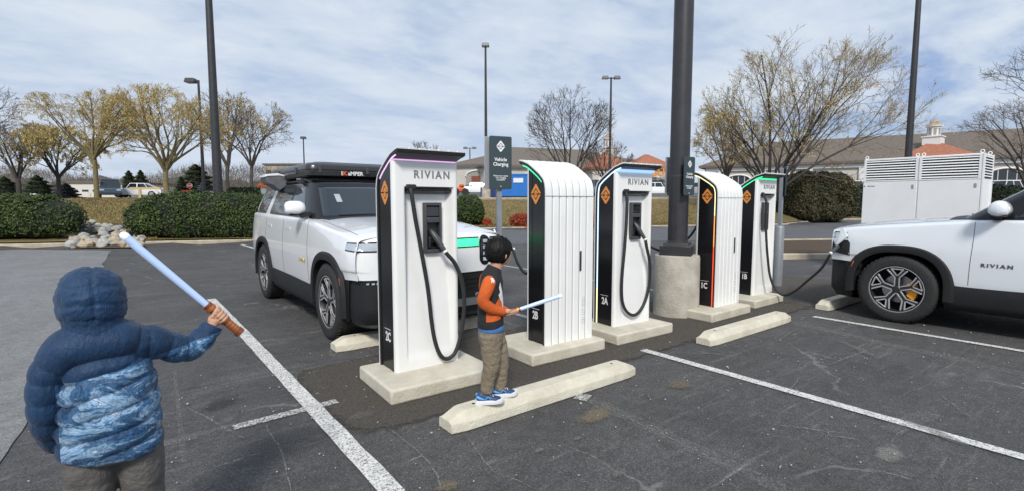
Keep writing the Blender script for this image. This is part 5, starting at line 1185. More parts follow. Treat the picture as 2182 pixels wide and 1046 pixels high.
for s in (-1, 1):
    e = MB(); e.blob(hv(.071, s*.026, -.014), (.007, .011, .007), 10); e.build('eye', mat('eye_dark', (.02, .012, .01), .2), head, smooth=180)
    e = MB(); e.tube([hv(.078, s*.012, .004), hv(.074, s*.028, .008), hv(.062, s*.040, .004)], [.002, .003, .002], 6); e.build('brow', M_HAIR, head, smooth=180)
e = MB(); e.tube([hv(.080, -.014, -.053), hv(.086, 0, -.053), hv(.080, .014, -.053)], [.002, .0035, .002], 6); e.build('mouth', mat('lips', (.45, .16, .13), .5), head, smooth=180)
# hair: cap of tufts covering crown, sides and nape
hr = MB(); R_ = []
for i in range(41):
    th = pi*i/40*.80; th = max(th, .02); ring = []
    for k in range(72):
        an = 2*pi*k/72; d = Vector((sin(th)*cos(an), sin(th)*sin(an), cos(th))); fr_ = max(cos(an), 0)       # front
        lim = lerp(1.0, .62, smooth01((cos(an)-.15)/.6))*(1+.05*noise.noise(Vector((an*6, 0, 0)))-.17*exp(-((abs(an)-1.40)/.30)**2)); th2 = th*lim; d = Vector((sin(th2)*cos(an), sin(th2)*sin(an), cos(th2)))
        tuft = 1+.012*sin(an*19+th*2+2.5*noise.noise(d*5))*sin(th)+.007*sin(an*43+th*5)*sin(th)+.03*noise.noise(d*3)+.008*noise.noise(d*9+Vector((3, 0, 0))); e_ = 1.0-.10*smooth01((i/40-.78)/.22)
        ring.append(hv(-.008+d.x*.099*tuft*e_, d.y*.084*tuft*e_, .006+d.z*.097*tuft))
    R_.append(ring)
inner = [[hv(-.012+(p_.x)*0, 0, 0) for p_ in R_[0]]]
hr.rings(R_, caps=False); n_ = 72; last = R_[-1]; inn_ = [hcz+(p-hcz)*.86 for p in last]; hr.rings([last, inn_], caps=False); hr.add([R_[0][k] for k in range(72)], [tuple(range(72))])
rnd = random.Random(5)
for k in range(0):
    an = 0; th = rnd.uniform(.1, 2.3)*lerp(1.0, .55, smooth01((cos(an)-.1)/.6)); 
    def hp(th, an, q=1.0): d = Vector((sin(th)*cos(an), sin(th)*sin(an), cos(th))); return hv(-.012+d.x*.099*q, d.y*.082*q, .008+d.z*.097*q)
    l_ = rnd.uniform(.25, .5); hr.tube([hp(th, an, .99), hp(th+l_*.5, an+rnd.uniform(-.05, .05), 1.008), hp(th+l_, an+rnd.uniform(-.06, .06), 1.0)], [.004, .004, .001], 5)
edge_ = R_[-1]
for k in range(240):
    j = rnd.randrange(72); i0 = rnd.choice((40, 40, 39, 37, 34)); p0 = R_[i0-7][j]; p1 = R_[i0][j]; dd_ = (p1-p0); lat = (R_[i0][(j+1) % 72]-R_[i0][j])*rnd.uniform(-1.5, 1.5)
    q0 = p0+(p0-hcz).normalized()*.001; hr.tube([q0, (p0+p1)/2+(p0-hcz).normalized()*.004+lat*.4, p1+lat+dd_*rnd.uniform(.0, .35)-(p1-hcz).normalized()*.002], [.0032, .0028, .0006], 4)
for k in range(60):
    j = rnd.randrange(72); i0 = rnd.randrange(3, 26); p0 = R_[i0][j]; p1 = R_[i0+8][(j+rnd.randrange(-2, 3)) % 72]; hr.tube([p0, (p0+p1)/2+((p0+p1)/2-hcz).normalized()*rnd.uniform(.004, .009), p1], [.0016, .0022, .0008], 4)
hr.build('hair', M_HAIR, t2, smooth=180)
M_SHOEB = mat('blue_shoe', (.025, .06, .16), .55, var=.4, vs=40)
M_LB = mat('light_blue_accent', (.10, .38, .72), .5)
s_r = L2(1037, 846, yR); s_l = L2(1071, 838, yL)
shoe(t2, Vector((s_r.x+.0, yR, .0)), radians(-4), .195, M_SHOEB, M_LB, .076); shoe(t2, Vector((s_l.x-.012, yL-.01, .0)), radians(2), .195, M_SHOEB, M_LB, .076)
toy_sword(K2M @ (hA+ax2*.030), (K2M.to_3x3() @ ax2), .15, (tip-hA).length-.095, .0155, 'short pale blue toy sword held low by the boy on the wheel stop')
# ================================================================ BACKGROUND: hedges, rocks, trees, buildings, far vehicles
def leafmat(name, c1, c2, c3, rough=.55):
    m = bpy.data.materials.new(name); m.use_nodes = True; t = m.node_tree; p = t.nodes['Principled BSDF']; l = t.links.new; co = N('ShaderNodeTexCoord', t)
    a = noise_tex(1.1, 3, .6, 0, co.outputs['Object'], t); w = N('ShaderNodeTexWhiteNoise', t); g_ = N('ShaderNodeNewGeometry', t)
    r = ramp([(.1, c1), (.5, c2), (.95, c3)], g_.outputs['Random Per Island'], t); r2 = ramp([(.3, .65), (.7, 1.25)], a.outputs[0], t)
    mu = N('ShaderNodeMixRGB', t); mu.blend_type = 'MULTIPLY'; mu.inputs[0].default_value = 1; l(r.outputs[0], mu.inputs[1]); l(r2.outputs[0], mu.inputs[2]); l(mu.outputs[0], p.inputs['Base Color']); p.inputs['Roughness'].default_value = rough
    p.inputs['Specular IOR Level'].default_value = .3; return m
M_HLEAF = leafmat('hedge_leaf', (.020, .045, .010), (.040, .070, .015), (.085, .115, .026)); M_HCORE = mat('hedge_core', (.010, .014, .006), .9)
M_BLEAF = leafmat('brown_hedge_leaf', (.028, .030, .014), (.055, .052, .022), (.10, .082, .036)); M_DLEAF = leafmat('dark_leaf', (.012, .024, .010), (.024, .040, .016), (.045, .065, .025)); M_RLEAF = leafmat('red_leaf', (.16, .022, .010), (.34, .045, .018), (.48, .10, .03))
M_SPRUCE = leafmat('blue_spruce_leaf', (.045, .055, .068), (.075, .088, .105), (.115, .13, .15)); M_CONIF = leafmat('conifer_leaf', (.028, .042, .022), (.048, .062, .032), (.085, .10, .05))
def leaf_shell(b, fn, n, size, rnd, jit=.5):
    """fn(u,v) -> (point, normal)"""
    for i in range(n):
        p, nn = fn(rnd.random(), rnd.random())
        gp_ = noise.noise(p*1.5+Vector((3, 1, 7)))+.5*noise.noise(p*4.1)
        if gp_ < -.22 and rnd.random() < .75: continue
        if rnd.random() < .012: p = p+nn*rnd.uniform(.04, .12)
        p = p+nn*rnd.gauss(-.02, .05)*jit*1.6; d = (nn+Vector((rnd.gauss(0, .7), rnd.gauss(0, .7), rnd.gauss(0.25, .6)))).normalized(); a = d.orthogonal().normalized(); a.rotate(Matrix.Rotation(rnd.uniform(0, 6.28), 3, d)); c = d.cross(a); s = size*rnd.uniform(.55, 1.25)
        b.add([p-a*s*.5, p+c*s*.26, p+a*s*.6, p-c*s*.26], [(0, 1, 2, 3)])
def hedge(label, pa, pb, hw, z0f, zt, dens, size, lm, seed, cat='hedge', name='hedge', grp=None, e=3.2, endr=None, amp=.10):
    pa = Vector(pa); pb = Vector(pb); ax = (pb-pa); ax.z = 0; L_ = ax.length; ax.normalize(); q = Vector((-ax.y, ax.x, 0)); c0 = (pa+pb)/2; c0.z = 0; rnd = random.Random(seed); zb = z0f; hz = (zt-zb)/2; t = thing(name, label, cat, (c0.x, c0.y, zb), 0, grp)
    def surf(u, v):
        th = 2*pi*u; ph = math.acos(max(min(1-2*v, 1), -1)); d = Vector((cos(th)*sin(ph), sin(th)*sin(ph), cos(ph)))
        k = (abs(d.x)**e+abs(d.y)**e+abs(d.z)**e)**(-1/e); s = d*k; nn = Vector((math.copysign(abs(s.x)**(e-1), s.x)/(L_/2), math.copysign(abs(s.y)**(e-1), s.y)/hw, math.copysign(abs(s.z)**(e-1), s.z)/hz))
        loc = Vector((s.x*L_/2, s.y*hw, s.z*hz)); w = ax*loc.x+q*loc.y+Vector((0, 0, loc.z+hz)); nw = (ax*nn.x+q*nn.y+Vector((0, 0, nn.z))).normalized(); bump_ = amp*noise.noise(w*1.1+Vector((seed, 0, 0)))+amp*.6*noise.noise(w*3.1); return w+nw*bump_, nw
    b = MB(); b.sheet(lambda u, v: tuple(surf(u, v)[0]-surf(u, v)[1]*.10), 64, 24); b.build('inner_growth', M_HCORE, t, smooth=180)
    b = MB()
    # sample the box-like surface evenly: choose direction, accept by area
    pts = 0; area = 2*(L_*hw*2+L_*hz*2+hw*hz*4); n = int(area*dens)
    def fn(u, v):
        f_ = rnd.random()*(L_*2*hw+L_*hz*4+hw*hz*8)
        if f_ < L_*2*hw: s = Vector((rnd.uniform(-1, 1), rnd.uniform(-1, 1), 1))
        elif f_ < L_*2*hw+L_*hz*4: s = Vector((rnd.uniform(-1, 1), rnd.choice((-1, 1)), rnd.uniform(-1, 1)))
        else: s = Vector((rnd.choice((-1, 1)), rnd.uniform(-1, 1), rnd.uniform(-1, 1)))
        k = (abs(s.x)**e+abs(s.y)**e+abs(s.z)**e)**(-1/e); s = s*k; nn = Vector((math.copysign(abs(s.x)**(e-1), s.x)/(L_/2), math.copysign(abs(s.y)**(e-1), s.y)/hw, math.copysign(abs(s.z)**(e-1), s.z)/hz)); loc = Vector((s.x*L_/2, s.y*hw, s.z*hz))
        w = ax*loc.x+q*loc.y+Vector((0, 0, loc.z+hz)); nw = (ax*nn.x+q*nn.y+Vector((0, 0, nn.z))).normalized(); bump_ = amp*noise.noise(w*1.1+Vector((seed, 0, 0)))+amp*.6*noise.noise(w*3.1); return w+nw*bump_, nw
    leaf_shell(b, fn, n, size, rnd); b.build('foliage', lm, t, fix=False)
    return t
hedge('leftmost clipped green hedge by the pile of river rocks', W2(-420, 17.5), W2(176, 18.0), 1.0, 0.05, 1.80, 520, .085, M_HLEAF, 3, e=2.7)
hedge('long clipped green hedge between the rocks and the boxy white vehicle', W2(270, 18.6), W2(640, 19.9), 1.05, 0.05, 1.83, 520, .085, M_HLEAF, 5, e=2.9)
hedge('round clipped green bush behind the right shoulder of the nearest pedestal', W2(965, 28.4), W2(1030, 28.6), 1.0, .1, HT(416, 28), 420, .10, M_HLEAF, 8, 'bush', 'bush', e=2.3)
hedge('tall brownish hedge right of the farthest pedestal and its grey bollard', W2(1676, 36.5), W2(1798, 38.5), 1.6, terr(1730, 36)-.1, HT(368, 37), 230, .15, M_BLEAF, 11, e=3.4, amp=.2)
hedge('dark hedge behind the white equipment cabinet', W2(1775, 44), W2(2190, 47), 1.5, terr(1900, 44)-.8, HT(393, 45), 120, .20, M_DLEAF, 13, e=4)
hedge('small dark hedge behind the far left light pole', W2(486, 38), W2(580, 39), 1.0, terr(530, 37)-.2, HT(401, 38), 200, .16, M_DLEAF, 14, e=3.5)
for i, (a, c_, z_, s_) in enumerate(((1026, 1046, 468, 4), (1088, 1150, 457, 0), (1150, 1200, 457, 1), (1250, 1300, 458, 2), (1390, 1400, 474, 3))):
    if i == 4: continue
    hedge(['single small red bush beside the post of the near slate sign', 'red bush just right of the post of the near slate sign', 'red bush partly hidden by the ribbed pedestal of bay 2B', 'red bush showing in the gap between bays 2B and 2A'][i], W2(a, 28.3), W2(c_, 28.4), .5, .02, HT(z_, 28.3), 560, .09, M_RLEAF, 20+i, 'bush', 'red_bush', 'red bushes along the lawn', e=2.2)
# river rocks --------------------------------------------------
RK = [mat('rock_pale', (.40, .39, .35), .85, var=.3, vs=5, bump=.4, bs=14), mat('rock_grey', (.26, .27, .28), .85, var=.3, vs=5, bump=.4, bs=14), mat('rock_tan', (.42, .35, .25), .85, var=.3, vs=5, bump=.4, bs=14)]
rnd = random.Random(11); protos = []
for i in range(6):
    b = MB(); b.blob((0, 0, 0), (1, .78, .62), 18, amp=.45, seed=i+2, fr=1.4); o = b.build('river_rock', RK[i % 3], smooth=180); protos.append(o)
rp = []
for k in range(120):
    px = rnd.uniform(142, 300); v = rnd.random(); lim = interp(px, [(142, .25), (185, 1), (230, .95), (300, .55)])
    v *= lim; Z = lerp(16.6, 20.5, v); rp.append((px, Z, rnd.uniform(.09, .18)*(1.45 if v < .10 else 1)))
for k, (px, Z, r) in enumerate(rp):
    src = protos[k % 6]; o = src if k < 6 else src.copy()
    if k >= 6: SC.collection.objects.link(o)
    z_ = .06+.66*(Z-16.6)/3.9*interp(px, [(142, .8), (190, 1), (300, .7)]); p = W2(px, Z, z_+r*.15); o.location = p; o.scale = (r, r, r); o.rotation_euler = (rnd.uniform(-.3, .3), rnd.uniform(-.3, .3), rnd.uniform(0, 6.28))
    tag(o, 'grey and tan river rock in the pile between the two clipped hedges', 'rock', 'river rocks piled between the hedges')
b = MB(); b.sheet(lambda u, v: tuple(W2(lerp(140, 305, u), lerp(16.4, 20.8, v), lerp(.03, .62, v)*min(1, 4*min(u, 1-u)+.15))), 20, 14); struct(b.build('rock_bed', M_MULCH, smooth=180, fix=False))
# grass tufts ----------------------------------------------------
b = MB(); rnd = random.Random(2)
for k in range(22000):
    px = rnd.uniform(150, 330) if rnd.random() < .3 else rnd.uniform(960, 1530); zc = interp(px, CURB); Z = lerp(zc+.2, 31 if px < 560 else 40, rnd.random()**1.4); p = W2(px, Z, terr(px, Z)+.05); h_ = rnd.uniform(.04, .10); a = rnd.uniform(0, 3.14); w = .025; dx = Vector((cos(a)*w, sin(a)*w, 0)); b.add([p-dx, p+dx, p+Vector((rnd.gauss(0, .03), rnd.gauss(0, .03), h_))], [(0, 1, 2)])
o = b.build('grass', leafmat('grass_blade', (.13, .10, .035), (.21, .155, .06), (.30, .23, .10), .9), fix=False); struct(o, 'stuff', 'dry brownish grass on the lawn banks', 'grass')
# trees --------------------------------------------------------
def bark(name, c): return mat(name, c, .9, var=.35, vs=10, bump=.5, bs=20)
BK_D = bark('dark_bark', (.055, .046, .038)); BK_G = bark('grey_bark', (.13, .11, .09)); BK_Y = bark('olive_bark', (.20, .165, .085)); M_TWIG = mat('twig', (.15, .12, .092), .9); M_TWIGY = mat('twig_yellow', (.30, .235, .11), .9); M_TWIGG = mat('twig_grey', (.15, .125, .105), .9)
M_YL = leafmat('yellow_catkin', (.34, .255, .09), (.48, .37, .14), (.62, .50, .22), .8)
def tree(name, label, base, height, rx, fork, nl, bm, tm, leaf=None, nleaf=0, seed=1, tr=.16, cx_=0.0, levels=4, twr=.010, lean=.0, grp='bare winter trees', ry=None, lsize=.11, droop=0.0, cz_=None, kids=(5, 4, 4, 3)):
    rnd = random.Random(seed); base = Vector(base); t = thing(name, label, 'tree', tuple(base), 0, grp); ry = ry or rx
    cz = cz_ if cz_ is not None else (fork+height)/2; hz_ = height-cz; cen = RH*cx_+Vector((0, 0, cz)); tb = MB(); cb = MB(); tips = []
    def inside(p, k=1.0): q = p-cen; lr = q.dot(RH); lf = q.dot(FH); return (lr/rx)**2+(lf/ry)**2+(q.z/hz_)**2 < k if q.z > 0 else (lr/rx)**2+(lf/ry)**2+(q.z/(cz-fork*.55))**2 < k
    def grow(p, d, L_, r, lv):
        n = (7, 6, 5, 4, 3)[min(lv, 4)]; path = [p.copy()]; dirs = []; cur = d.normalized(); q = p.copy(); kenv = rnd.uniform(.70, 1.0)+(.25 if rnd.random() < .12 else 0); wob = (.10, .12, .14, .16, .16)[min(lv, 4)]
        for i in range(n):
            out_ = (q-cen); out_.z *= .6
            cur = (cur+Vector((rnd.gauss(0, wob), rnd.gauss(0, wob), rnd.gauss(.03 if lv < 3 else .02-droop, wob)))+(out_.normalized()*.04 if out_.length > .1 else Vector())).normalized()
            if not inside(q+cur*L_/n, kenv) and i > 1 and lv > 0: break
            if not inside(q+cur*L_/n, 1.1): break
            q = q+cur*(L_/n); path.append(q.copy()); dirs.append(cur.copy())
        m = len(path)
        if m < 3: return
        rr = [max(r*(1-.74*i/(m-1)), twr*.5) for i in range(m)]; (tb if lv < 2 else cb).tube(path, rr, (8, 6, 4, 3, 3)[min(lv, 4)], caps=False)
        if lv >= levels:
            tips.append((path, cur)); return
        nk = kids[min(lv, len(kids)-1)]; tw = rnd.uniform(0, 6.28)
        for k in range(nk):
            f_ = .22+.78*(k+.5)/nk+rnd.uniform(-.05, .05); f_ = min(max(f_, .18), .98); i = min(int(f_*(m-1)), m-2); pp = path[i].lerp(path[i+1], f_*(m-1)-i); dd = dirs[min(i, len(dirs)-1)]
            o1 = dd.orthogonal().normalized(); o2 = dd.cross(o1); an_ = tw+k*2.4+rnd.uniform(-.4, .4); ax = o1*cos(an_)+o2*sin(an_); an = rnd.uniform(.38, .80); nd = (dd*cos(an)+ax*sin(an)+Vector((0, 0, .10))).normalized()
            grow(pp, nd, L_*rnd.uniform(.45, .68)*(1.12-.4*f_), max(rr[i]*.58, twr), lv+1)
        if lv >= 1: tips.append((path[-3:], cur))
    # trunk
    fk = Vector((lean*fork, 0, fork)); wob = [Vector((0, 0, -.3)), Vector((0, 0, 0)), Vector((lean*fork*.4+rnd.gauss(0, .05), rnd.gauss(0, .05), fork*.5)), fk]; P_ = crom(wob, 4); tb.tube(P_, [tr*(1.25 if i == 0 else 1.12-.30*i/len(P_)) for i in range(len(P_))], 10, caps=False)
    for k in range(nl):
        a = 2*pi*k/nl+rnd.uniform(-.3, .3); tgt = cen+RH*(cos(a)*rx*.78)+FH*(sin(a)*ry*.7)+Vector((0, 0, hz_*rnd.uniform(.1, .72))); d = (tgt-fk); L_ = d.length*rnd.uniform(.85, 1.0); d.normalize(); d = (d+Vector((0, 0, .28))).normalized(); grow(fk-Vector((0, 0, rnd.uniform(0, fork*.15))), d, L_, tr*rnd.uniform(.42, .62), 0)
    grow(fk, Vector((rnd.gauss(0, .1), rnd.gauss(0, .1), 1)), (height-fork)*.85, tr*.6, 0)
    tb.build('trunk', bm, t, smooth=60, fix=False); crown = cb.build('crown', tm, t, smooth=60, fix=False)
    if leaf and nleaf:
        lb = MB()
        for k in range(nleaf):
            path, d = tips[int(rnd.random()**1.0*len(tips)) % len(tips)]; i = rnd.randrange(len(path)-1); p = path[i].lerp(path[i+1], rnd.random())
            if noise.noise(p*.45+Vector((seed*3, 0, 0))) < -.12 and rnd.random() < .8: continue
            p = p+Vector((rnd.gauss(0, .05), rnd.gauss(0, .05), rnd.gauss(-.04, .05))); h_ = lsize*rnd.uniform(.7, 1.5); w = lsize*rnd.uniform(.16, .30); a = rnd.uniform(0, 3.14); dx = Vector((cos(a)*w, sin(a)*w, 0)); sl_ = Vector((rnd.gauss(0, .03), rnd.gauss(0, .03), -h_)); lb.add([p-dx*.4, p+sl_*.5-dx, p+sl_, p+sl_*.5+dx], [(0, 1, 2, 3)])
        lb.build('leaves', leaf, t, fix=False)
    return t
def tp(px, Z, dz=0.0): p = W2(px, Z); p.z = terr(px, Z)+dz; return p
def th_(ytop, px, Z): return HT(ytop, Z)-terr(px, Z)
def w_(dpx, Z): return dpx/FZ*Z
tree('bare_tree', 'bare tree cut by the left edge of the picture, twigs reaching over the leftmost hedge', tp(-60, 27), th_(165, 0, 27), w_(118, 27), 2.4, 5, BK_G, M_TWIGG, seed=4, tr=.15, kids=(6, 4, 4, 3))
tree('grey_tree', 'greyish bare tree, small, standing above the leftmost hedge', tp(42, 44), th_(262, 42, 44), w_(75, 44), 1.7, 5, BK_D, M_TWIGG, M_YL, 900, seed=6, tr=.20, lsize=.10, twr=.016)
tree('golden_tree', 'low spreading golden brown tree left of the blue spruce', tp(128, 47), th_(262, 128, 47), w_(100, 47), 2.0, 7, BK_D, M_TWIGY, M_YL, 16000, seed=7, tr=.18, lsize=.15, twr=.022, droop=.2, grp='golden leaved trees on the left')
tree('golden_tree', 'golden tree with a single straight trunk right of the blue spruce', tp(207, 33), th_(196, 207, 33), w_(128, 33), 2.9, 9, BK_Y, M_TWIGY, M_YL, 19000, seed=8, tr=.15, lsize=.070, twr=.012, droop=.15, grp='golden leaved trees on the left')
tree('golden_tree', 'wide golden tree with a forked trunk behind the long clipped hedge', tp(357, 33), th_(184, 357, 33), w_(128, 33), 2.0, 10, BK_Y, M_TWIGY, M_YL, 19000, seed=9, tr=.17, lsize=.070, twr=.012, droop=.1, grp='golden leaved trees on the left')
tree('bare_tree', 'brown bare tree right behind the tall left light pole', tp(488, 38), th_(188, 488, 38), w_(78, 38), 2.4, 6, BK_G, M_TWIG, M_YL, 1500, seed=10, tr=.15, twr=.014, lsize=.12)
tree('bare_tree', 'fine-twigged tree with a yellow lower side just left of the roof tent', tp(540, 40), th_(203, 540, 40), w_(86, 40), 2.5, 6, BK_G, M_TWIGG, M_YL, 3000, seed=12, tr=.14, twr=.014, lsize=.13)
tree('bare_tree', 'distant treetop showing above the nearest pedestal', tp(905, 85), th_(297, 905, 85), w_(42, 85), 3.0, 5, BK_D, M_TWIGG, seed=13, tr=.3, twr=.03, levels=3)
tree('bare_tree', 'dark bare tree without leaves behind the ribbed pedestal of bay 2B', tp(1214, 38), th_(186, 1214, 38), w_(102, 38), 1.4, 7, BK_D, mat('dark_twig', (.06, .05, .043), .9), seed=15, tr=.12, twr=.0115, kids=(6, 4, 4, 3))
tree('bare_tree', 'low bushy bare tree in front of the tiled shop roof', tp(1292, 40), th_(298, 1292, 40), w_(60, 40), 1.0, 6, BK_D, M_TWIG, seed=16, tr=.10, twr=.012, kids=(5, 4, 4, 3))
tree('wide_tree', 'large wide-spreading yellowish tree leaning right behind the farthest pedestal', tp(1640, 34), th_(74, 1640, 34), w_(278, 34), 1.5, 9, BK_D, M_TWIG, M_YL, 27000, seed=18, tr=.20, cx_=w_(100, 34), twr=.011, ry=5.5, lsize=.085, cz_=5.0, kids=(7, 5, 4, 4), grp='yellowish trees on the right')
tree('small_tree', 'smaller yellowish tree left of the large wide-spreading one', tp(1545, 44), th_(238, 1545, 44), w_(80, 44), 1.8, 6, BK_D, M_TWIG, M_YL, 3800, seed=19, tr=.18, twr=.014, lsize=.14, grp='yellowish trees on the right')
tree('bare_tree', 'near bare tree whose twigs enter at the upper right edge of the picture', tp(2370, 20), th_(-20, 2370, 20), w_(285, 20), 1.9, 6, BK_D, mat('dark_twig', (.06, .05, .043), .9), seed=21, tr=.17, twr=.009, kids=(6, 4, 4, 3), cz_=5.2)
tree('bare_tree', 'bare tree at the right edge in front of the long dark shop roof', tp(2200, 40), th_(192, 2182, 40), w_(140, 40), 2.2, 6, BK_D, M_TWIG, seed=22, tr=.19, twr=.013, kids=(6, 4, 4, 3))
def conifer(label, px, Z, yt, yb, wpx, lm, name='conifer', seed=1, grp='evergreens on the left', n=2600):
    rnd = random.Random(seed); z0 = HT(yb, Z); h_ = HT(yt, Z)-z0; r = w_(wpx, Z)/2; p = W2(px, Z, min(z0, terr(px, Z))); t = thing(name, label, 'tree', tuple(p), 0, grp); off = z0-p.z
    MB().tube([(0, 0, -.2), (0, 0, off+h_*.9)], [.12, .02], 7).build('trunk', BK_D, t); b = MB()
    c_ = MB(); c_.lathe([(r*.62, off+h_*.03), (r*.72, off+h_*.2), (r*.55, off+h_*.45), (r*.3, off+h_*.75), (.02, off+h_*.97)], 14); 
    for k in range(n):
        u = rnd.random()**1.3; rr = r*(interp(u, [(0, .8), (.15, 1), (.5, .72), (.8, .38), (1, .05)]))*rnd.uniform(.55, 1.1)*(1+.25*sin(u*37)); a = rnd.uniform(0, 6.28); q = Vector((cos(a)*rr, sin(a)*rr, off+u*h_)); s = .22*rnd.uniform(.6, 1.3)*max(r/2, .6); d = Vector((cos(a), sin(a), -.25)); c = Vector((-sin(a), cos(a), 0)); b.add([q-d*s*.6, q+c*s*.35, q+d*s, q-c*s*.35+Vector((0, 0, .06))], [(0, 1, 2, 3)])
    b.build('crown', lm, t, fix=False); c_.build('inner_growth', M_HCORE, t, smooth=60); return t
conifer('blue grey spruce above the end of the leftmost hedge', 142, 50, 392, 430, 48, M_SPRUCE, 'blue_spruce', 3, n=3600)
conifer('dark pine left of the pale yellow frame', 278, 66, 365, 415, 34, M_CONIF, seed=4); conifer('dark pine just right of the other one, behind the pale yellow frame', 303, 68, 364, 414, 30, M_CONIF, seed=5)
conifer('wide dark evergreen behind the stop sign', 420, 60, 352, 412, 70, M_CONIF, seed=6, n=3800); conifer('dark evergreen at the far left above the leftmost hedge', 82, 54, 375, 425, 60, M_CONIF, seed=7, n=3000); conifer('small blue grey spruce right of the stop sign', 440, 56, 384, 412, 26, M_SPRUCE, 'blue_spruce', 8, n=1500)
conifer('low dark evergreen at the left edge', 12, 56, 378, 425, 60, M_CONIF, seed=9, n=3000)
conifer('narrow dark evergreen left of the stop sign', 388, 58, 378, 412, 22, M_CONIF, seed=10, n=1500)
# far woods: one mass of twigs
b = MB(); rnd = random.Random(9)
for k in range(26000):
    px = rnd.uniform(-500, 980); Z = rnd.uniform(98, 135); top = 1.5+(431-interp(px, [(-500, 330), (0, 345), (160, 372), (260, 385), (330, 372), (430, 350), (620, 352), (800, 372), (980, 385)]))*Z/FZ*(.93+.14*noise.noise(Vector((px*.02, Z*.08, 0)))); z0 = terr(px, Z); u = rnd.random()**.8; p = W2(px, Z, z0+(top-z0)*u*rnd.uniform(.85, 1)); s = rnd.uniform(.5, 1.3); d = Vector((rnd.gauss(0, .5), rnd.gauss(0, .5), 1)).normalized(); c = RH*rnd.uniform(.02, .055); b.add([p-c, p+c, p+d*s*1.4+c*.2, p+d*s*1.4-c*.2], [(0, 1, 2, 3)])
struct(b.build('far_woods', leafmat('far_wood', (.085, .075, .065), (.12, .105, .09), (.15, .13, .105), .9), fix=False), 'stuff', 'grey brown far-off woods behind the left trees', 'woods')
b = MB()
for px in range(-900, 990, 24):
    b.blob(tuple(W2(px, 140, 2.0)), (7, 5, 5.0+2.5*noise.noise(Vector((px*.013, 0, 0)))), 10, amp=.5, seed=px*.01, fr=1.8)
struct(b.build('distant_tree_line', mat('far_mass', (.095, .085, .078), .95, var=.4, vs=.6), smooth=180, fix=False), 'stuff', 'low grey distant tree line', 'woods')
# buildings -------------------------------------------------------
M_STUC = mat('stucco', (.52, .49, .43), .9, var=.08, vs=.5); M_SHIN = mat('shingle', (.155, .130, .105), .9, var=.3, vs=6, bump=.4, bs=8); M_SHIN2 = mat('dark_shingle', (.150, .122, .098), .9, var=.3, vs=4, bump=.4, bs=6); M_TILE = mat('red_tile', (.34, .13, .075), .8, var=.3, vs=3)
M_TRIM = mat('white_trim', (.70, .69, .66), .7); M_WIN = mat('shop_glass', (.035, .04, .045), .15); M_TRDK = mat('recess', (.30, .28, .25), .9); M_BRK = mat('red_brown_board', (.20, .06, .04), .7); M_COPR = mat('tan_cupola_roof', (.38, .27, .16), .7)
def gpt(px, Z, z): return W2(px, Z, z)
def hip(b, F0, F1, depth_dir, dep, ze, zr, inset0, inset1, over=.6, m=0):
    """hip roof over the rectangle front edge F0..F1 extruded dep along depth_dir"""
    F0 = Vector(F0); F1 = Vector(F1); ax = (F1-F0).normalized(); dd = Vector(depth_dir).normalized(); a = F0-ax*over-dd*over; c = F1+ax*over-dd*over; e = F1+ax*over+dd*(dep+over); g_ = F0-ax*over+dd*(dep+over)
    L_ = (c-a).length; r0 = a+ax*inset0+dd*(dep/2+over); r1_ = c-ax*inset1+dd*(dep/2+over)
    P_ = [Vector((p.x, p.y, ze)) for p in (a, c, e, g_)]+[Vector((p.x, p.y, ze-.35)) for p in (a, c, e, g_)]+[Vector((r0.x, r0.y, zr)), Vector((r1_.x, r1_.y, zr))]
    b.add(P_, [(0, 1, 9, 8), (1, 2, 9), (2, 3, 8, 9), (3, 0, 8), (7, 6, 5, 4), (0, 4, 5, 1), (1, 5, 6, 2), (2, 6, 7, 3), (3, 7, 4, 0)], m); return b
def wallbox(b, F0, F1, dd, dep, z0, z1, m=0):
    F0 = Vector(F0); F1 = Vector(F1); dd = Vector(dd).normalized(); P_ = [F0, F1, F1+dd*dep, F0+dd*dep]; b.add([Vector((p.x, p.y, z)) for z in (z0, z1) for p in P_], [(3, 2, 1, 0), (4, 5, 6, 7), (0, 1, 5, 4), (1, 2, 6, 5), (2, 3, 7, 6), (3, 0, 4, 7)], m); return b
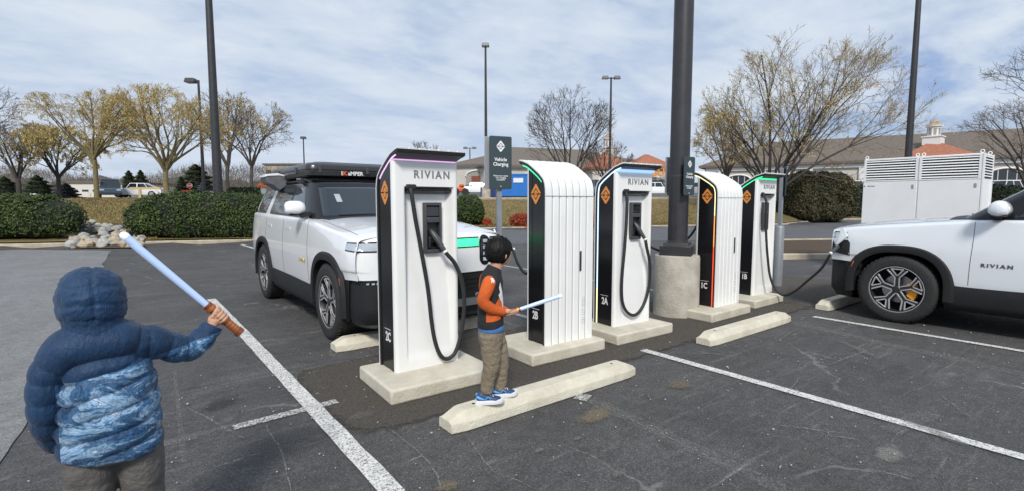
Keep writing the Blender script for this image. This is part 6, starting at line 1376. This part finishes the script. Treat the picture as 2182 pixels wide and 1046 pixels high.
def facade(t, F0, F1, dd, items):
    """items: (s0, s1, z0, z1, kind) along the front in metres"""
    F0 = Vector(F0); F1 = Vector(F1); ax = (F1-F0).normalized(); out_ = -Vector(dd).normalized()
    for s0, s1, z0, z1, kind in items:
        b = MB(); R_ = []
        def pt(s, z, o_): p = F0+ax*s+out_*o_; return Vector((p.x, p.y, z))
        if kind == 'arch':
            n = 12; w = (s1-s0)/2; rise = min(w*.45, (z1-z0)*.5); pts = [(s0, z0)]+[(s0+w-w*cos(pi*k/n), z1-rise+rise*sin(pi*k/n)) for k in range(n+1)]+[(s1, z0)]
            b.add([pt(s, z, .02) for s, z in pts], [tuple(range(len(pts)))]); o = b.build('arched_window', M_WIN, t, fix=False)
            fr = MB(); P2 = [pt(s, z, .08) for s, z in pts]; fr.tube(P2, .14, 4, caps=True); fr.build('window_frame', M_TRIM, o)
            mu = MB()
            for q in range(1, 4): s = s0+(s1-s0)*q/4; mu.tube([pt(s, z0, .05), pt(s, z1-rise*.3, .05)], .05, 4)
            mu.tube([pt(s0, (z0+z1)/2, .05), pt(s1, (z0+z1)/2, .05)], .05, 4); mu.build('mullion', M_TRIM, o)
        elif kind == 'recess':
            n = 12; w = (s1-s0)/2; rise = min(w*.45, (z1-z0)*.5); pts = [(s0, z0)]+[(s0+w-w*cos(pi*k/n), z1-rise+rise*sin(pi*k/n)) for k in range(n+1)]+[(s1, z0)]
            b.add([pt(s, z, .03) for s, z in pts], [tuple(range(len(pts)))]); o = b.build('arch_shade_panel', M_TRDK, t, fix=False); fr = MB(); fr.tube([pt(s, z, .08) for s, z in pts[1:-1]], .16, 4); fr.build('arch_trim', M_TRIM, o)  # flat panel, its darker colour paints in the shade of an arched recess
        else:
            m = {'win': M_WIN, 'board': M_BRK, 'band': M_TRIM, 'door': M_WIN, 'stone': mat('grey_stone', (.22, .21, .20), .9, var=.3, vs=2), 'pil': M_TRIM}[kind]; d_ = {'band': .35, 'pil': .30, 'stone': .12}.get(kind, .06)
            P_ = [pt(s, z, o_) for o_ in (-.05, d_) for s, z in ((s0, z0), (s1, z0), (s1, z1), (s0, z1))]; b.add(P_, [(4, 5, 6, 7), (3, 2, 1, 0), (0, 1, 5, 4), (1, 2, 6, 5), (2, 3, 7, 6), (3, 0, 4, 7)]); b.build({'win': 'shop_window', 'board': 'sign_board', 'band': 'cornice', 'door': 'door', 'stone': 'stone_base', 'pil': 'pilaster'}[kind], m, t)
def cupola(parent, p, zb, w, h_, roofm, segs=8):
    p = Vector(p); b = MB(); b.box((p.x, p.y, zb+h_*.14), (w*1.25, w*1.25, h_*.28)); b.box((p.x, p.y, zb+h_*.30), (w*1.4, w*1.4, h_*.04)); o = b.build('cupola_base', M_TRIM, parent)
    b = MB(); b.lathe([(w*.48, zb+h_*.30), (w*.48, zb+h_*.66), (w*.62, zb+h_*.67), (w*.62, zb+h_*.70)], segs, (p.x, p.y, 0)); b.build('cupola_drum', M_TRIM, o)
    for k in range(segs):
        a = 2*pi*(k+.5)/segs; v = MB(); v.box((p.x+cos(a)*w*.45, p.y+sin(a)*w*.45, zb+h_*.48), (.04, w*.2, h_*.24), rot=a); v.build('louvre', M_TRDK, o)
    b = MB(); b.lathe([(w*.62, zb+h_*.70), (w*.40, zb+h_*.78), (w*.16, zb+h_*.88), (.03, zb+h_*.94), (.02, zb+h_)], segs, (p.x, p.y, 0)); b.build('cupola_roof', roofm, o)
# centre shops
BF0 = W2(1032, 80, 0); BF1 = W2(1440, 92, 0); ax1 = (BF1-BF0).normalized(); dd1 = Vector((-ax1.y, ax1.x, 0)); dd1 = dd1 if dd1.dot(FH) > 0 else -dd1
t = thing('shop_building', 'cream shop building with a brown hipped roof behind the near slate sign', 'building', (0, 0, 0))
g0 = 2.4; eave = HT(352, 80); L1_ = (BF1-BF0).length
# side wing seen at the left, its wall running away from the corner
SW = W2(955, 92); b = MB(); wallbox(b, BF0, BF1, dd1, 26, g0-1, eave); b.build('walls', M_STUC, t)
b = MB(); hip(b, BF0, BF1, dd1, 26, eave, HT(306, 88), 9.5, 13); b.build('roof', M_SHIN, t)
W0 = W2(958, 84); W1_ = W2(1030, 82); axw = (W1_-W0).normalized(); ddw = Vector((-axw.y, axw.x, 0)); ddw = ddw if ddw.dot(FH) > 0 else -ddw
b = MB(); wallbox(b, W0, W1_, ddw, 22, g0-1, HT(352, 83)-.05); b.build('wing_wall', M_STUC, t); b = MB(); hip(b, W0, W1_, ddw, 22, HT(352, 83), HT(324, 90), 5.0, .2, .5); b.build('wing_roof', M_SHIN, t)
facade(t, W0, W1_, ddw, [(3.0, 7.2, g0, HT(364, 82), 'recess'), (4.0, 6.4, HT(390, 82), HT(376, 82), 'board'), (-.2, 8.0, HT(357, 82), HT(353, 82), 'band')])
facade(t, BF0, BF1, dd1, [(.3, L1_-.3, HT(360, 82), HT(355, 82), 'band'), (6.5, 10.2, g0, HT(368, 82), 'arch'), (14, 18, g0, HT(368, 84), 'arch'), (22, 26, g0, HT(368, 85), 'arch'), (1, 5, g0, HT(392, 82), 'stone'), (29, 33, g0, HT(370, 86), 'recess')])
t2b = thing('tiled_shop', 'cream shop with two red tiled gables beyond the pedestal of bay 2A', 'building', (0, 0, 0))
for (a, c_, yt) in ((1262, 1345, 327), (1352, 1436, 331)):
    q0 = W2(a, 80); q1 = W2(c_, 81); axq = (q1-q0).normalized(); dq = Vector((-axq.y, axq.x, 0)); dq = dq if dq.dot(FH) > 0 else -dq
    b = MB(); wallbox(b, q0, q1, dq, 5, g0-1, HT(357, 80)); b.build('walls', M_STUC, t2b); b = MB(); hip(b, q0, q1, dq, 7, HT(357, 80), HT(yt, 84), 3.4, 3.4, .4); b.build('roof', M_TILE, t2b)
    facade(t2b, q0, q1, dq, [(.6, 5.4, g0, HT(378, 80), 'recess'), (1.4, 4.6, g0, HT(385, 80), 'win'), (-.2, 6.2, HT(361, 80), HT(358, 80), 'band')])
tb = text_mb('ESUR', 1.7, .06, bold=.05); q = W2(1403, 79.0); xform(tb, Matrix.Translation((q.x, q.y, HT(369, 79))) @ Matrix.Rotation(atan2(axq.y, axq.x), 4, 'Z')); tb.build('shop_letters', mat('orange_letters', (.62, .24, .03), .5), t2b)
cupola(t, W2(1294, 92), HT(333, 92), 1.7, HT(283, 92)-HT(333, 92), M_COPR)
# right shops: long dark roof coming nearer to the right
RF0 = W2(1500, 80, 0); RF1 = W2(2420, 56, 0); axr = (RF1-RF0).normalized(); ddr = Vector((-axr.y, axr.x, 0)); ddr = ddr if ddr.dot(FH) > 0 else -ddr; LR = (RF1-RF0).length
t = thing('shop_building', 'long cream shop building with a dark roof and a louvred cupola at the right', 'building', (0, 0, 0)); er = 7.1; g1 = 2.6
b = MB(); wallbox(b, RF0, RF1, ddr, 20, g1-1.2, er); b.build('walls', M_STUC, t); b = MB(); hip(b, RF0, RF1, ddr, 20, er, 11.3, 9.0, 3.0, .8); b.build('roof', M_SHIN2, t)
items = [(.2, LR-.2, er-.9, er-.38, 'band')]
s = 2.0
while s < LR-5: items += [(s, s+.6, g1, er-.9, 'pil'), (s+1.2, s+4.6, g1, er-1.5, 'arch')]; s += 6.0
facade(t, RF0, RF1, ddr, items)
qa = W2(1925, 66.0); qb = W2(2062, 62.5); qa = RF0+axr*((qa-RF0).dot(axr))-ddr*1.2; qb = RF0+axr*((qb-RF0).dot(axr))-ddr*1.2
b = MB(); wallbox(b, qa, qb, ddr, 3, g1-1, er+.2); b.build('porch_walls', M_STUC, t); b = MB(); hip(b, qa, qb, ddr, 8.5, er+.2, HT(304, 68), (qb-qa).length/2+.2, (qb-qa).length/2+.2, .5); b.build('porch_roof', M_TILE, t)
cupola(t, tuple((qa+qb)/2+ddr*4.3), HT(312, 68), 1.55, HT(255, 68)-HT(312, 68), M_COPR)
# left far buildings
def lowbuild(label, p0, p1, Z, yt, yb, m, rm, nw):
    a = W2(p0, Z); c = W2(p1, Z); ax = (c-a).normalized(); dd = Vector((-ax.y, ax.x, 0)); dd = dd if dd.dot(FH) > 0 else -dd; t = thing('far_building', label, 'building', (0, 0, 0), 0, 'low buildings far behind the left trees'); z0, z1 = HT(yb, Z)-1, HT(yt, Z); b = MB(); wallbox(b, a, c, dd, 14, z0, z1); b.build('walls', m, t); b = MB(); wallbox(b, a-ax*.3-dd*.3, c+ax*.3-dd*.3, dd, 14.6, z1, z1+.35); b.build('roof', rm, t)
    L_ = (c-a).length; facade(t, a, c, dd, [(L_*(k+.2)/nw, L_*(k+.8)/nw, z0+1.6, z1-1.2, 'win') for k in range(nw)])
lowbuild('low white building between the golden trees, behind the parked dark car', 150, 262, 92, 391, 416, mat('white_wall', (.62, .60, .56), .9), M_SHIN2, 5)
lowbuild('pale tan building far behind the roof tent', 566, 690, 120, 353, 400, mat('tan_wall', (.40, .35, .28), .9), M_SHIN2, 7)
lowbuild('small grey building at the left edge, behind the trees', -60, 24, 88, 396, 420, mat('grey_wall', (.42, .42, .42), .9), M_SHIN2, 3)
# far vehicles ------------------------------------------------------
def far_car(label, px, Z, ang, paint, kind='sedan', L_=4.6, zoff=0.0):
    p = tp(px, Z, .06+zoff); t = thing('parked_car' if kind != 'pickup' else 'pickup_truck', label, 'car' if kind != 'pickup' else 'pickup truck', tuple(p), ang, 'vehicles parked in the far lots'); h = 1.45 if kind == 'sedan' else 1.75
    lo = [(-L_/2, .45), (-L_/2+.05, .80), (-L_/2+.9, .93), (L_/2-.2, .98), (L_/2, .75), (L_/2, .4), (L_/2-.1, .25), (-L_/2+.1, .25)]
    b = MB(); R_ = []
    for y, k in ((-.88, .96), (-.84, 1), (.84, 1), (.88, .96)): R_.append([(x*k, y, z*(.98 if k < 1 else 1)) for x, z in lo])
    b.rings(R_)
    if kind == 'pickup': b.bb(.6, L_/2-.05, -.86, -.78, .9, 1.15); b.bb(.6, L_/2-.05, .78, .86, .9, 1.15); b.bb(L_/2-.1, L_/2-.03, -.8, .8, .9, 1.15)
    b.build('body', paint, t, smooth=30, bevel=.04)
    x0, x1, x2, x3 = (-L_/2+1.1, -L_/2+1.85, L_/2-1.5, L_/2-.5) if kind == 'sedan' else ((-L_/2+1.0, -L_/2+1.6, L_/2-.5, L_/2-.2) if kind == 'suv' else (-L_/2+1.2, -L_/2+1.8, .3, .55))
    b = MB(); b.rings([[(x, y, z) for x, z in ((x0, .93), (x1, h), (x2, h), (x3, .95))] for y in (-.80, -.72, .72, .80)]); cabn = [(x0, .93), (x1, h-.05), (x2, h-.05), (x3, .95)]
    b = MB(); b.add([(x, s*y_, z) for s in (-1, 1) for x, z, y_ in ((x0, .93, .80), (x1, h-.04, .64), (x2, h-.04, .64), (x3, .95, .80))], [(0, 1, 2, 3), (7, 6, 5, 4), (0, 4, 5, 1), (1, 5, 6, 2), (2, 6, 7, 3)]); b.build('windows', M_GLASS, t, fix=True)
    b = MB(); b.add([(x, s*y_, z) for s in (-1, 1) for x, z, y_ in ((x1-.06, h-.06, .655), (x1, h, .64), (x2, h, .64), (x2+.06, h-.06, .655))], [(0, 1, 2, 3), (7, 6, 5, 4), (0, 4, 5, 1), (1, 5, 6, 2), (2, 6, 7, 3), (3, 7, 4, 0)]); b.build('roof', paint, t)
    for x in (x1+.02, (x1+x2)/2, x2-.02):
        for s in (-1, 1): pb_ = MB(); pb_.tube([(x+(-.5 if x < (x1+x2)/2-.1 else (.5 if x > (x1+x2)/2+.1 else 0))*.6, s*.80, .94), (x, s*.645, h-.04)], .035, 4); pb_.build('window_pillar', paint, t)
    for x in (-L_/2+.85, L_/2-.85):
        for s in (-1, 1): w = MB(); w.lathe([(.20, -.1), (.33, -.1), (.33, .1), (.2, .1)], 20, (x, s*.80, .33), 'Y'); wo = w.build('wheel', M_TIRE, t, smooth=40); w = MB(); w.lathe([(.21, 0), (.21, .012)], 16, (x, s*.905-.006, .33), 'Y'); w.build('rim', M_RIM, wo)
    for s in (-1, 1):
        MB().box((-L_/2+.03, s*.62, .68), (.10, .34, .14)).build('headlight', M_LAMP, t, bevel=.02); MB().box((L_/2-.01, s*.68, .78), (.06, .24, .2)).build('tail_light', mat('tail_red', (.4, .02, .02), .3), t, bevel=.02)
    return t
RA = atan2(RH.y, RH.x)
far_car('white car parked in the far lot behind the near slate sign', 1020, 62, RA+pi, M_CARW)
far_car('dark vehicle half hidden between bays 2B and 2A', 1268, 58, RA+2.0, mat('car_grey', (.22, .23, .25), .25, coat=1), 'suv')
far_car('white car parked just right of the pedestal of bay 2A', 1398, 56, RA+pi-.25, M_CARW)
far_car('silver grey sedan parked between the thick dark pole and the ribbed pedestal of bay 1C', 1492, 55, RA+pi-.3, mat('car_silver', (.32, .32, .32), .25, coat=1))
far_car('white off-roader showing above the hedges left of the equipment cabinet', 1815, 56, RA+.1, M_CARW, 'suv')
far_car('white pickup parked at the right edge behind the dark hedge', 2135, 52, RA+pi+.0, M_CARW, 'pickup', 5.6)
far_car('dark blue car with its nose to us between the golden trees', 237, 49, AZ+radians(38.4), mat('car_blue', (.05, .08, .11), .22, coat=1), 'suv')
far_car('white car nose in front of the pale yellow frame', 296, 52, RA+.3, M_CARW)
# blue container
p = tp(1102, 50); t = thing('blue_container', 'bright blue steel container on the far lot behind the near slate sign', 'container', tuple(p), RA-.1, None); bw = w_(80, 50); bh = HT(374, 50)-p.z
M_BLUEC = mat('blue_paint', (.015, .16, .52), .5, var=.1, vs=3); MB().bb(-bw*.5, bw*.62, 0, 2.2, .1, bh).build('body', M_BLUEC, t, bevel=.03); b = MB(); b.bb(-bw*.52, bw*.64, -.05, 2.25, bh, bh+.12); b.build('lid', mat('blue_lid', (.02, .20, .60), .45), t)
for k in range(5): MB().bb(-bw*.5+bw*1.1*k/4-.04, -bw*.5+bw*1.1*k/4+.04, -.05, .0, .1, bh-.02).build('rib', M_BLUEC, t)
MB().bb(-bw*.10, bw*.16, -.06, -.02, bh*.66, bh*.86).build('white_label', M_TXT, t); MB().bb(bw*.28, bw*.56, -.06, -.02, bh*.66, bh*.86).build('white_label', M_TXT, t)
MB().bb(-bw*1.0, -bw*.52, .3, 2.0, .1, bh*.45).build('side_bin', mat('dark_blue', (.01, .04, .16), .5), t)
# orange thing by the wall
p = tp(984, 58); t = thing('orange_loader', 'small orange machine by the cream wall, behind the nearest pedestal', 'machine', tuple(p), RA); MB().bb(-.8, .4, -.5, .5, .35, .9).build('body', mat('machine_orange', (.55, .10, .02), .5), t, bevel=.15); MB().bb(-.3, .3, -.4, .4, .9, 1.3).build('hood', mat('machine_orange', (.55, .10, .02), .5), t, bevel=.2)
for x in (-.6, .45): w = MB(); w.lathe([(.15, -.1), (.4, -.1), (.4, .1), (.15, .1)], 18, (x, -.5, .4), 'Y'); w.build('wheel', M_TIRE, t)
# poles -------------------------------------------------------------
def lamp_pole(label, px, Z, yt, r0, r1_, heads=(), foot=False, px_top=None, zt=None, grp='tall light poles'):
    p = tp(px, Z); h_ = (zt if zt else HT(yt, Z))-p.z; t = thing('light_pole', label, 'light pole', tuple(p), RA, grp); zb = 0
    if foot: MB().lathe([(r0*2.6, -.2), (r0*2.6, .95), (r0*2.3, 1.0), (.01, 1.0)], 18).build('concrete_foot', M_CURB, t, smooth=40); zb = .95
    MB().tube([(0, 0, zb), (0, 0, zb+h_*.5), (0, 0, h_)], [r0, (r0+r1_)/2, r1_], 14).build('shaft', M_POLE, t, smooth=50); MB().box((0, 0, zb+.12), (r0*3.2, r0*3.2, .24)).build('base_plate', M_POLE, t, bevel=.02)
    for dx, s_ in heads:
        a = MB(); a.tube([(0, 0, h_-.1), (dx*.6, 0, h_-.05)], .05, 6); ar = a.build('arm', M_POLE, t); b = MB(); b.box((dx, 0, h_-.02), (s_, s_*.8, s_*.42), taper=.8); b.build('lamp_head', M_GREYP, t, bevel=.03); b = MB(); b.box((dx, 0, h_-.02-s_*.22), (s_*.8, s_*.6, .03)); b.build('lens', M_LAMP, t)
    return t
lamp_pole('tall dark pole rising out of the picture at the left, behind the long clipped hedge', 466, 22.5, 0, .205, .12, zt=13.0, px_top=None)
lamp_pole('tall dark pole rising out of the picture at the right, behind the equipment cabinet', 1929, 25, 0, .17, .10, zt=14.5)
lamp_pole('thin pole with one box lamp pointing left, left of the tall dark pole', 436, 38, 178, .13, .08, [(-.55, .75)])
lamp_pole('thin pole with one box lamp behind the near slate sign', 1036, 42, 106, .14, .08, [(0.0, .62)], True)
lamp_pole('pole with two box lamps right of the dark bare tree', 1298, 48, 172, .14, .08, [(-.55, .62), (.55, .62)], True)
lamp_pole('distant short-looking pole with a small lamp above the roof tent', 651, 95, 296, .15, .1, [(0, 1.0)])
lamp_pole('distant pole with twin lamps above the cream wing roof', 1002, 105, 317, .15, .1, [(-.9, .9), (.9, .9)])
# stop sign and small signs, frame, utility boxes
p = tp(406, 40); t = thing('stop_sign', 'red octagonal STOP sign above the long clipped hedge', 'sign', tuple(p), RA+.15); hs = HT(397, 40)-p.z; rr = w_(5.9, 40)
MB().tube([(0, .03, 0), (0, .03, hs+rr)], .03, 6).build('post', M_STEEL, t); b = MB(); b.prism([(rr*cos(pi/8+pi*k/4), hs+rr*sin(pi/8+pi*k/4)) for k in range(8)], -.02, 0, 'Y'); so = b.build('sign_face', M_TXT, t); b = MB(); b.prism([(rr*.92*cos(pi/8+pi*k/4), hs+rr*.92*sin(pi/8+pi*k/4)) for k in range(8)], -.026, -.02, 'Y'); b.build('red_face', mat('sign_red', (.50, .02, .02), .5), so)
tb = text_mb('STOP', rr*.75, .004, bold=.004); xform(tb, Matrix.Translation((0, -.03, hs))); tb.build('lettering', M_TXT, so)
p = tp(399, 41); t = thing('red_banner', 'small red banner on two stakes beside the stop sign', 'banner', tuple(p), RA); bz = HT(412, 41)-p.z; MB().bb(-w_(11, 41), w_(11, 41), 0, .03, bz-.02, bz+.22).build('banner_panel', mat('banner_red', (.55, .06, .02), .6), t); [MB().bb(s*w_(10, 41)-.02, s*w_(10, 41)+.02, .03, .06, 0, bz+.22).build('stake', M_STEEL, t) for s in (-1, 1)]
p = tp(193, 33); t = thing('round_white_sign', 'small white shield-shaped sign at the top of the lawn by the golden tree', 'sign', tuple(p), RA); hs = HT(413, 33)-p.z; MB().tube([(0, .03, 0), (0, .03, hs)], .02, 6).build('post', M_TRIM, t); b = MB(); b.prism([(w_(3.5, 33)*cos(2*pi*k/16), hs+w_(3.8, 33)*sin(2*pi*k/16)) for k in range(16)], -.02, .0, 'Y'); b.build('sign_face', M_TRIM, t)
p = tp(310, 50); t = thing('yellow_frame', 'pale yellow T-shaped frame between the golden trees', 'frame', tuple(p), RA); hf = HT(402, 50)-p.z; M_YF = mat('pale_yellow', (.55, .42, .20), .6); MB().bb(-w_(32, 50), w_(32, 50), 0, .15, hf-.12, hf+.10).build('beam', M_YF, t); MB().bb(-w_(33, 50)*.35-.12, -w_(33, 50)*.35+.12, 0, .12, 0, hf-.12).build('column', M_YF, t)
for px, y0, y1, w__, lb in ((443, 408, 415, 9, 'grey utility box just left of the tall left pole'), (452, 409, 415, 4, 'white utility box at the foot of the tall left pole')):
    p = tp(px, 27); t = thing('utility_box', lb, 'utility box', tuple(p), RA, 'utility boxes by the left pole'); hh = HT(y0, 27)-p.z; MB().bb(-w_(w__, 27), w_(w__, 27), 0, .4, 0, hh-.03).build('case', M_SIGNB if w__ > 5 else M_TRIM, t, bevel=.02); MB().bb(-w_(w__, 27)-.02, w_(w__, 27)+.02, -.02, .42, hh-.03, hh).build('lid', M_STEEL, t)
for px, lb in ((66, 'white post left of the other at the top of the leftmost hedge'), (76, 'white post nearest the blue spruce at the top of the leftmost hedge')):
    p = tp(px, 36); t = thing('marker_post', lb, 'post', tuple(p), RA, 'white marker posts'); hh = HT(414, 36)-p.z; MB().bb(-.07, .07, -.05, .05, 0, hh-.12).build('shaft', M_STEEL, t); MB().bb(-.09, .09, -.07, .07, hh-.12, hh+.03).build('reflector', M_TRIM, t)
p = tp(565, 34); t = thing('flower_planter', 'grey planter of orange flowers under the swept awning case', 'planter', tuple(p), 0); hh = HT(400, 34)-p.z; MB().lathe([(.20, 0), (.26, hh-.05), (.30, hh), (.02, hh)], 16).build('pot', M_SIGNB, t); b = MB(); rnd = random.Random(4); leaf_shell(b, lambda u, v: ((lambda a, c: (Vector((cos(a)*sin(c)*.42, sin(a)*sin(c)*.42, hh+cos(c)*.30)), Vector((cos(a)*sin(c), sin(a)*sin(c), cos(c)))))(2*pi*u, pi*.5*v)), 500, .10, rnd, .3); b.build('flowers', leafmat('orange_flowers', (.45, .06, .015), (.60, .11, .02), (.7, .2, .04)), t, fix=False)
# ---------------- white equipment cabinet
X0, Y0, Y1, D_, Zt = 13.0, 2.19, 4.14, .84, 2.43
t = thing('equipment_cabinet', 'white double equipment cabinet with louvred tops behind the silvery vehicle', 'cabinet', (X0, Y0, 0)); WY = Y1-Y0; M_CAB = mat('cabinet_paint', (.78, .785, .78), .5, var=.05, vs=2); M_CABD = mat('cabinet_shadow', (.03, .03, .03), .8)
MB().bb(-.15, D_+.15, -.15, WY+.15, 0, .12).build('plinth', M_PAD, t, bevel=.015)
MB().bb(.02, D_, .0, WY, .12, Zt).build('case', M_CAB, t, bevel=.01)
for k in range(2):
    ya, yb = k*WY/2+.012, (k+1)*WY/2-.012
    d = MB(); d.bb(0, .021, ya, yb, .16, 1.93); dr = d.build('door', M_CAB, t, bevel=.004); MB().bb(-.012, 0, ya+.05, ya+.085, 1.78, 1.86).build('door_lock', M_SIGNB, dr, bevel=.004); MB().bb(-.012, 0, ya+.05, ya+.085, .9, .98).build('door_lock', M_SIGNB, dr, bevel=.004)
    fr = MB(); fr.bb(-.004, .021, ya, ya+.04, 1.94, Zt-.01); fr.bb(-.004, .021, yb-.04, yb, 1.94, Zt-.01); fr.bb(-.003, .021, ya+.04, yb-.04, 1.94, 1.965); fr.bb(-.003, .021, ya+.04, yb-.04, Zt-.04, Zt-.01); fo_ = fr.build('louvre_frame', M_CAB, t); MB().bb(.010, .022, ya+.04, yb-.04, 1.965, Zt-.04).build('louvre_shade', M_CABD, fo_)  # near-black plate stands in for the shade behind the slats
    for q in range(8):
        z = 1.985+q*.053; sl_ = MB(); sl_.add([(-.006, ya+.04, z), (-.006, yb-.04, z), (.012, yb-.04, z+.024), (.012, ya+.04, z+.024), (-.002, ya+.04, z-.004), (-.002, yb-.04, z-.004), (.016, yb-.04, z+.020), (.016, ya+.04, z+.020)], [(0, 1, 2, 3), (4, 5, 6, 7), (0, 1, 5, 4), (2, 3, 7, 6), (1, 2, 6, 5), (0, 3, 7, 4)]); sl_.build('louvre', M_CAB, fo_)
MB().bb(.06, D_-.06, -.012, .0, 1.96, Zt-.04).build('side_shade', M_CABD, t)  # same dark plate painting the shade behind the side slats
for q in range(8): z = 1.985+q*.053; MB().box((D_/2, -.02, z+.01), (D_-.14, .012, .024), rot=Matrix.Rotation(-.6, 3, 'X')).build('side_louvre', M_CAB, t)
sf = MB(); sf.bb(.0, .07, -.026, .0, .14, Zt); sf.bb(D_-.06, D_, -.026, .0, .14, Zt); sf.build('corner_post', M_CAB, t)
for y in (.03, WY/2-.05, WY/2+.05, WY-.03):
    for x in ((.08, D_-.08) if y in (.03,) else (.08,)):
        ring = MB(); ring.tube([(x, y+.028*cos(a_*pi/6), Zt+.038+.030*sin(a_*pi/6)) for a_ in range(13)], .009, 6, caps=False); ring.build('lifting_eye', M_CAB, t); 
tb = text_mb('RIVIAN', .04, .001); xform(tb, Matrix.Translation((-.003, WY-.16, 1.84)) @ Matrix.Rotation(-pi/2, 4, 'Z')); tb.build('maker_lettering', M_LET, t)
d = MB(); diamond(d, (-.0012, WY-.035-.0, 1.84), .016, .018, 'X', .001); d.build('maker_badge', M_LET, t)
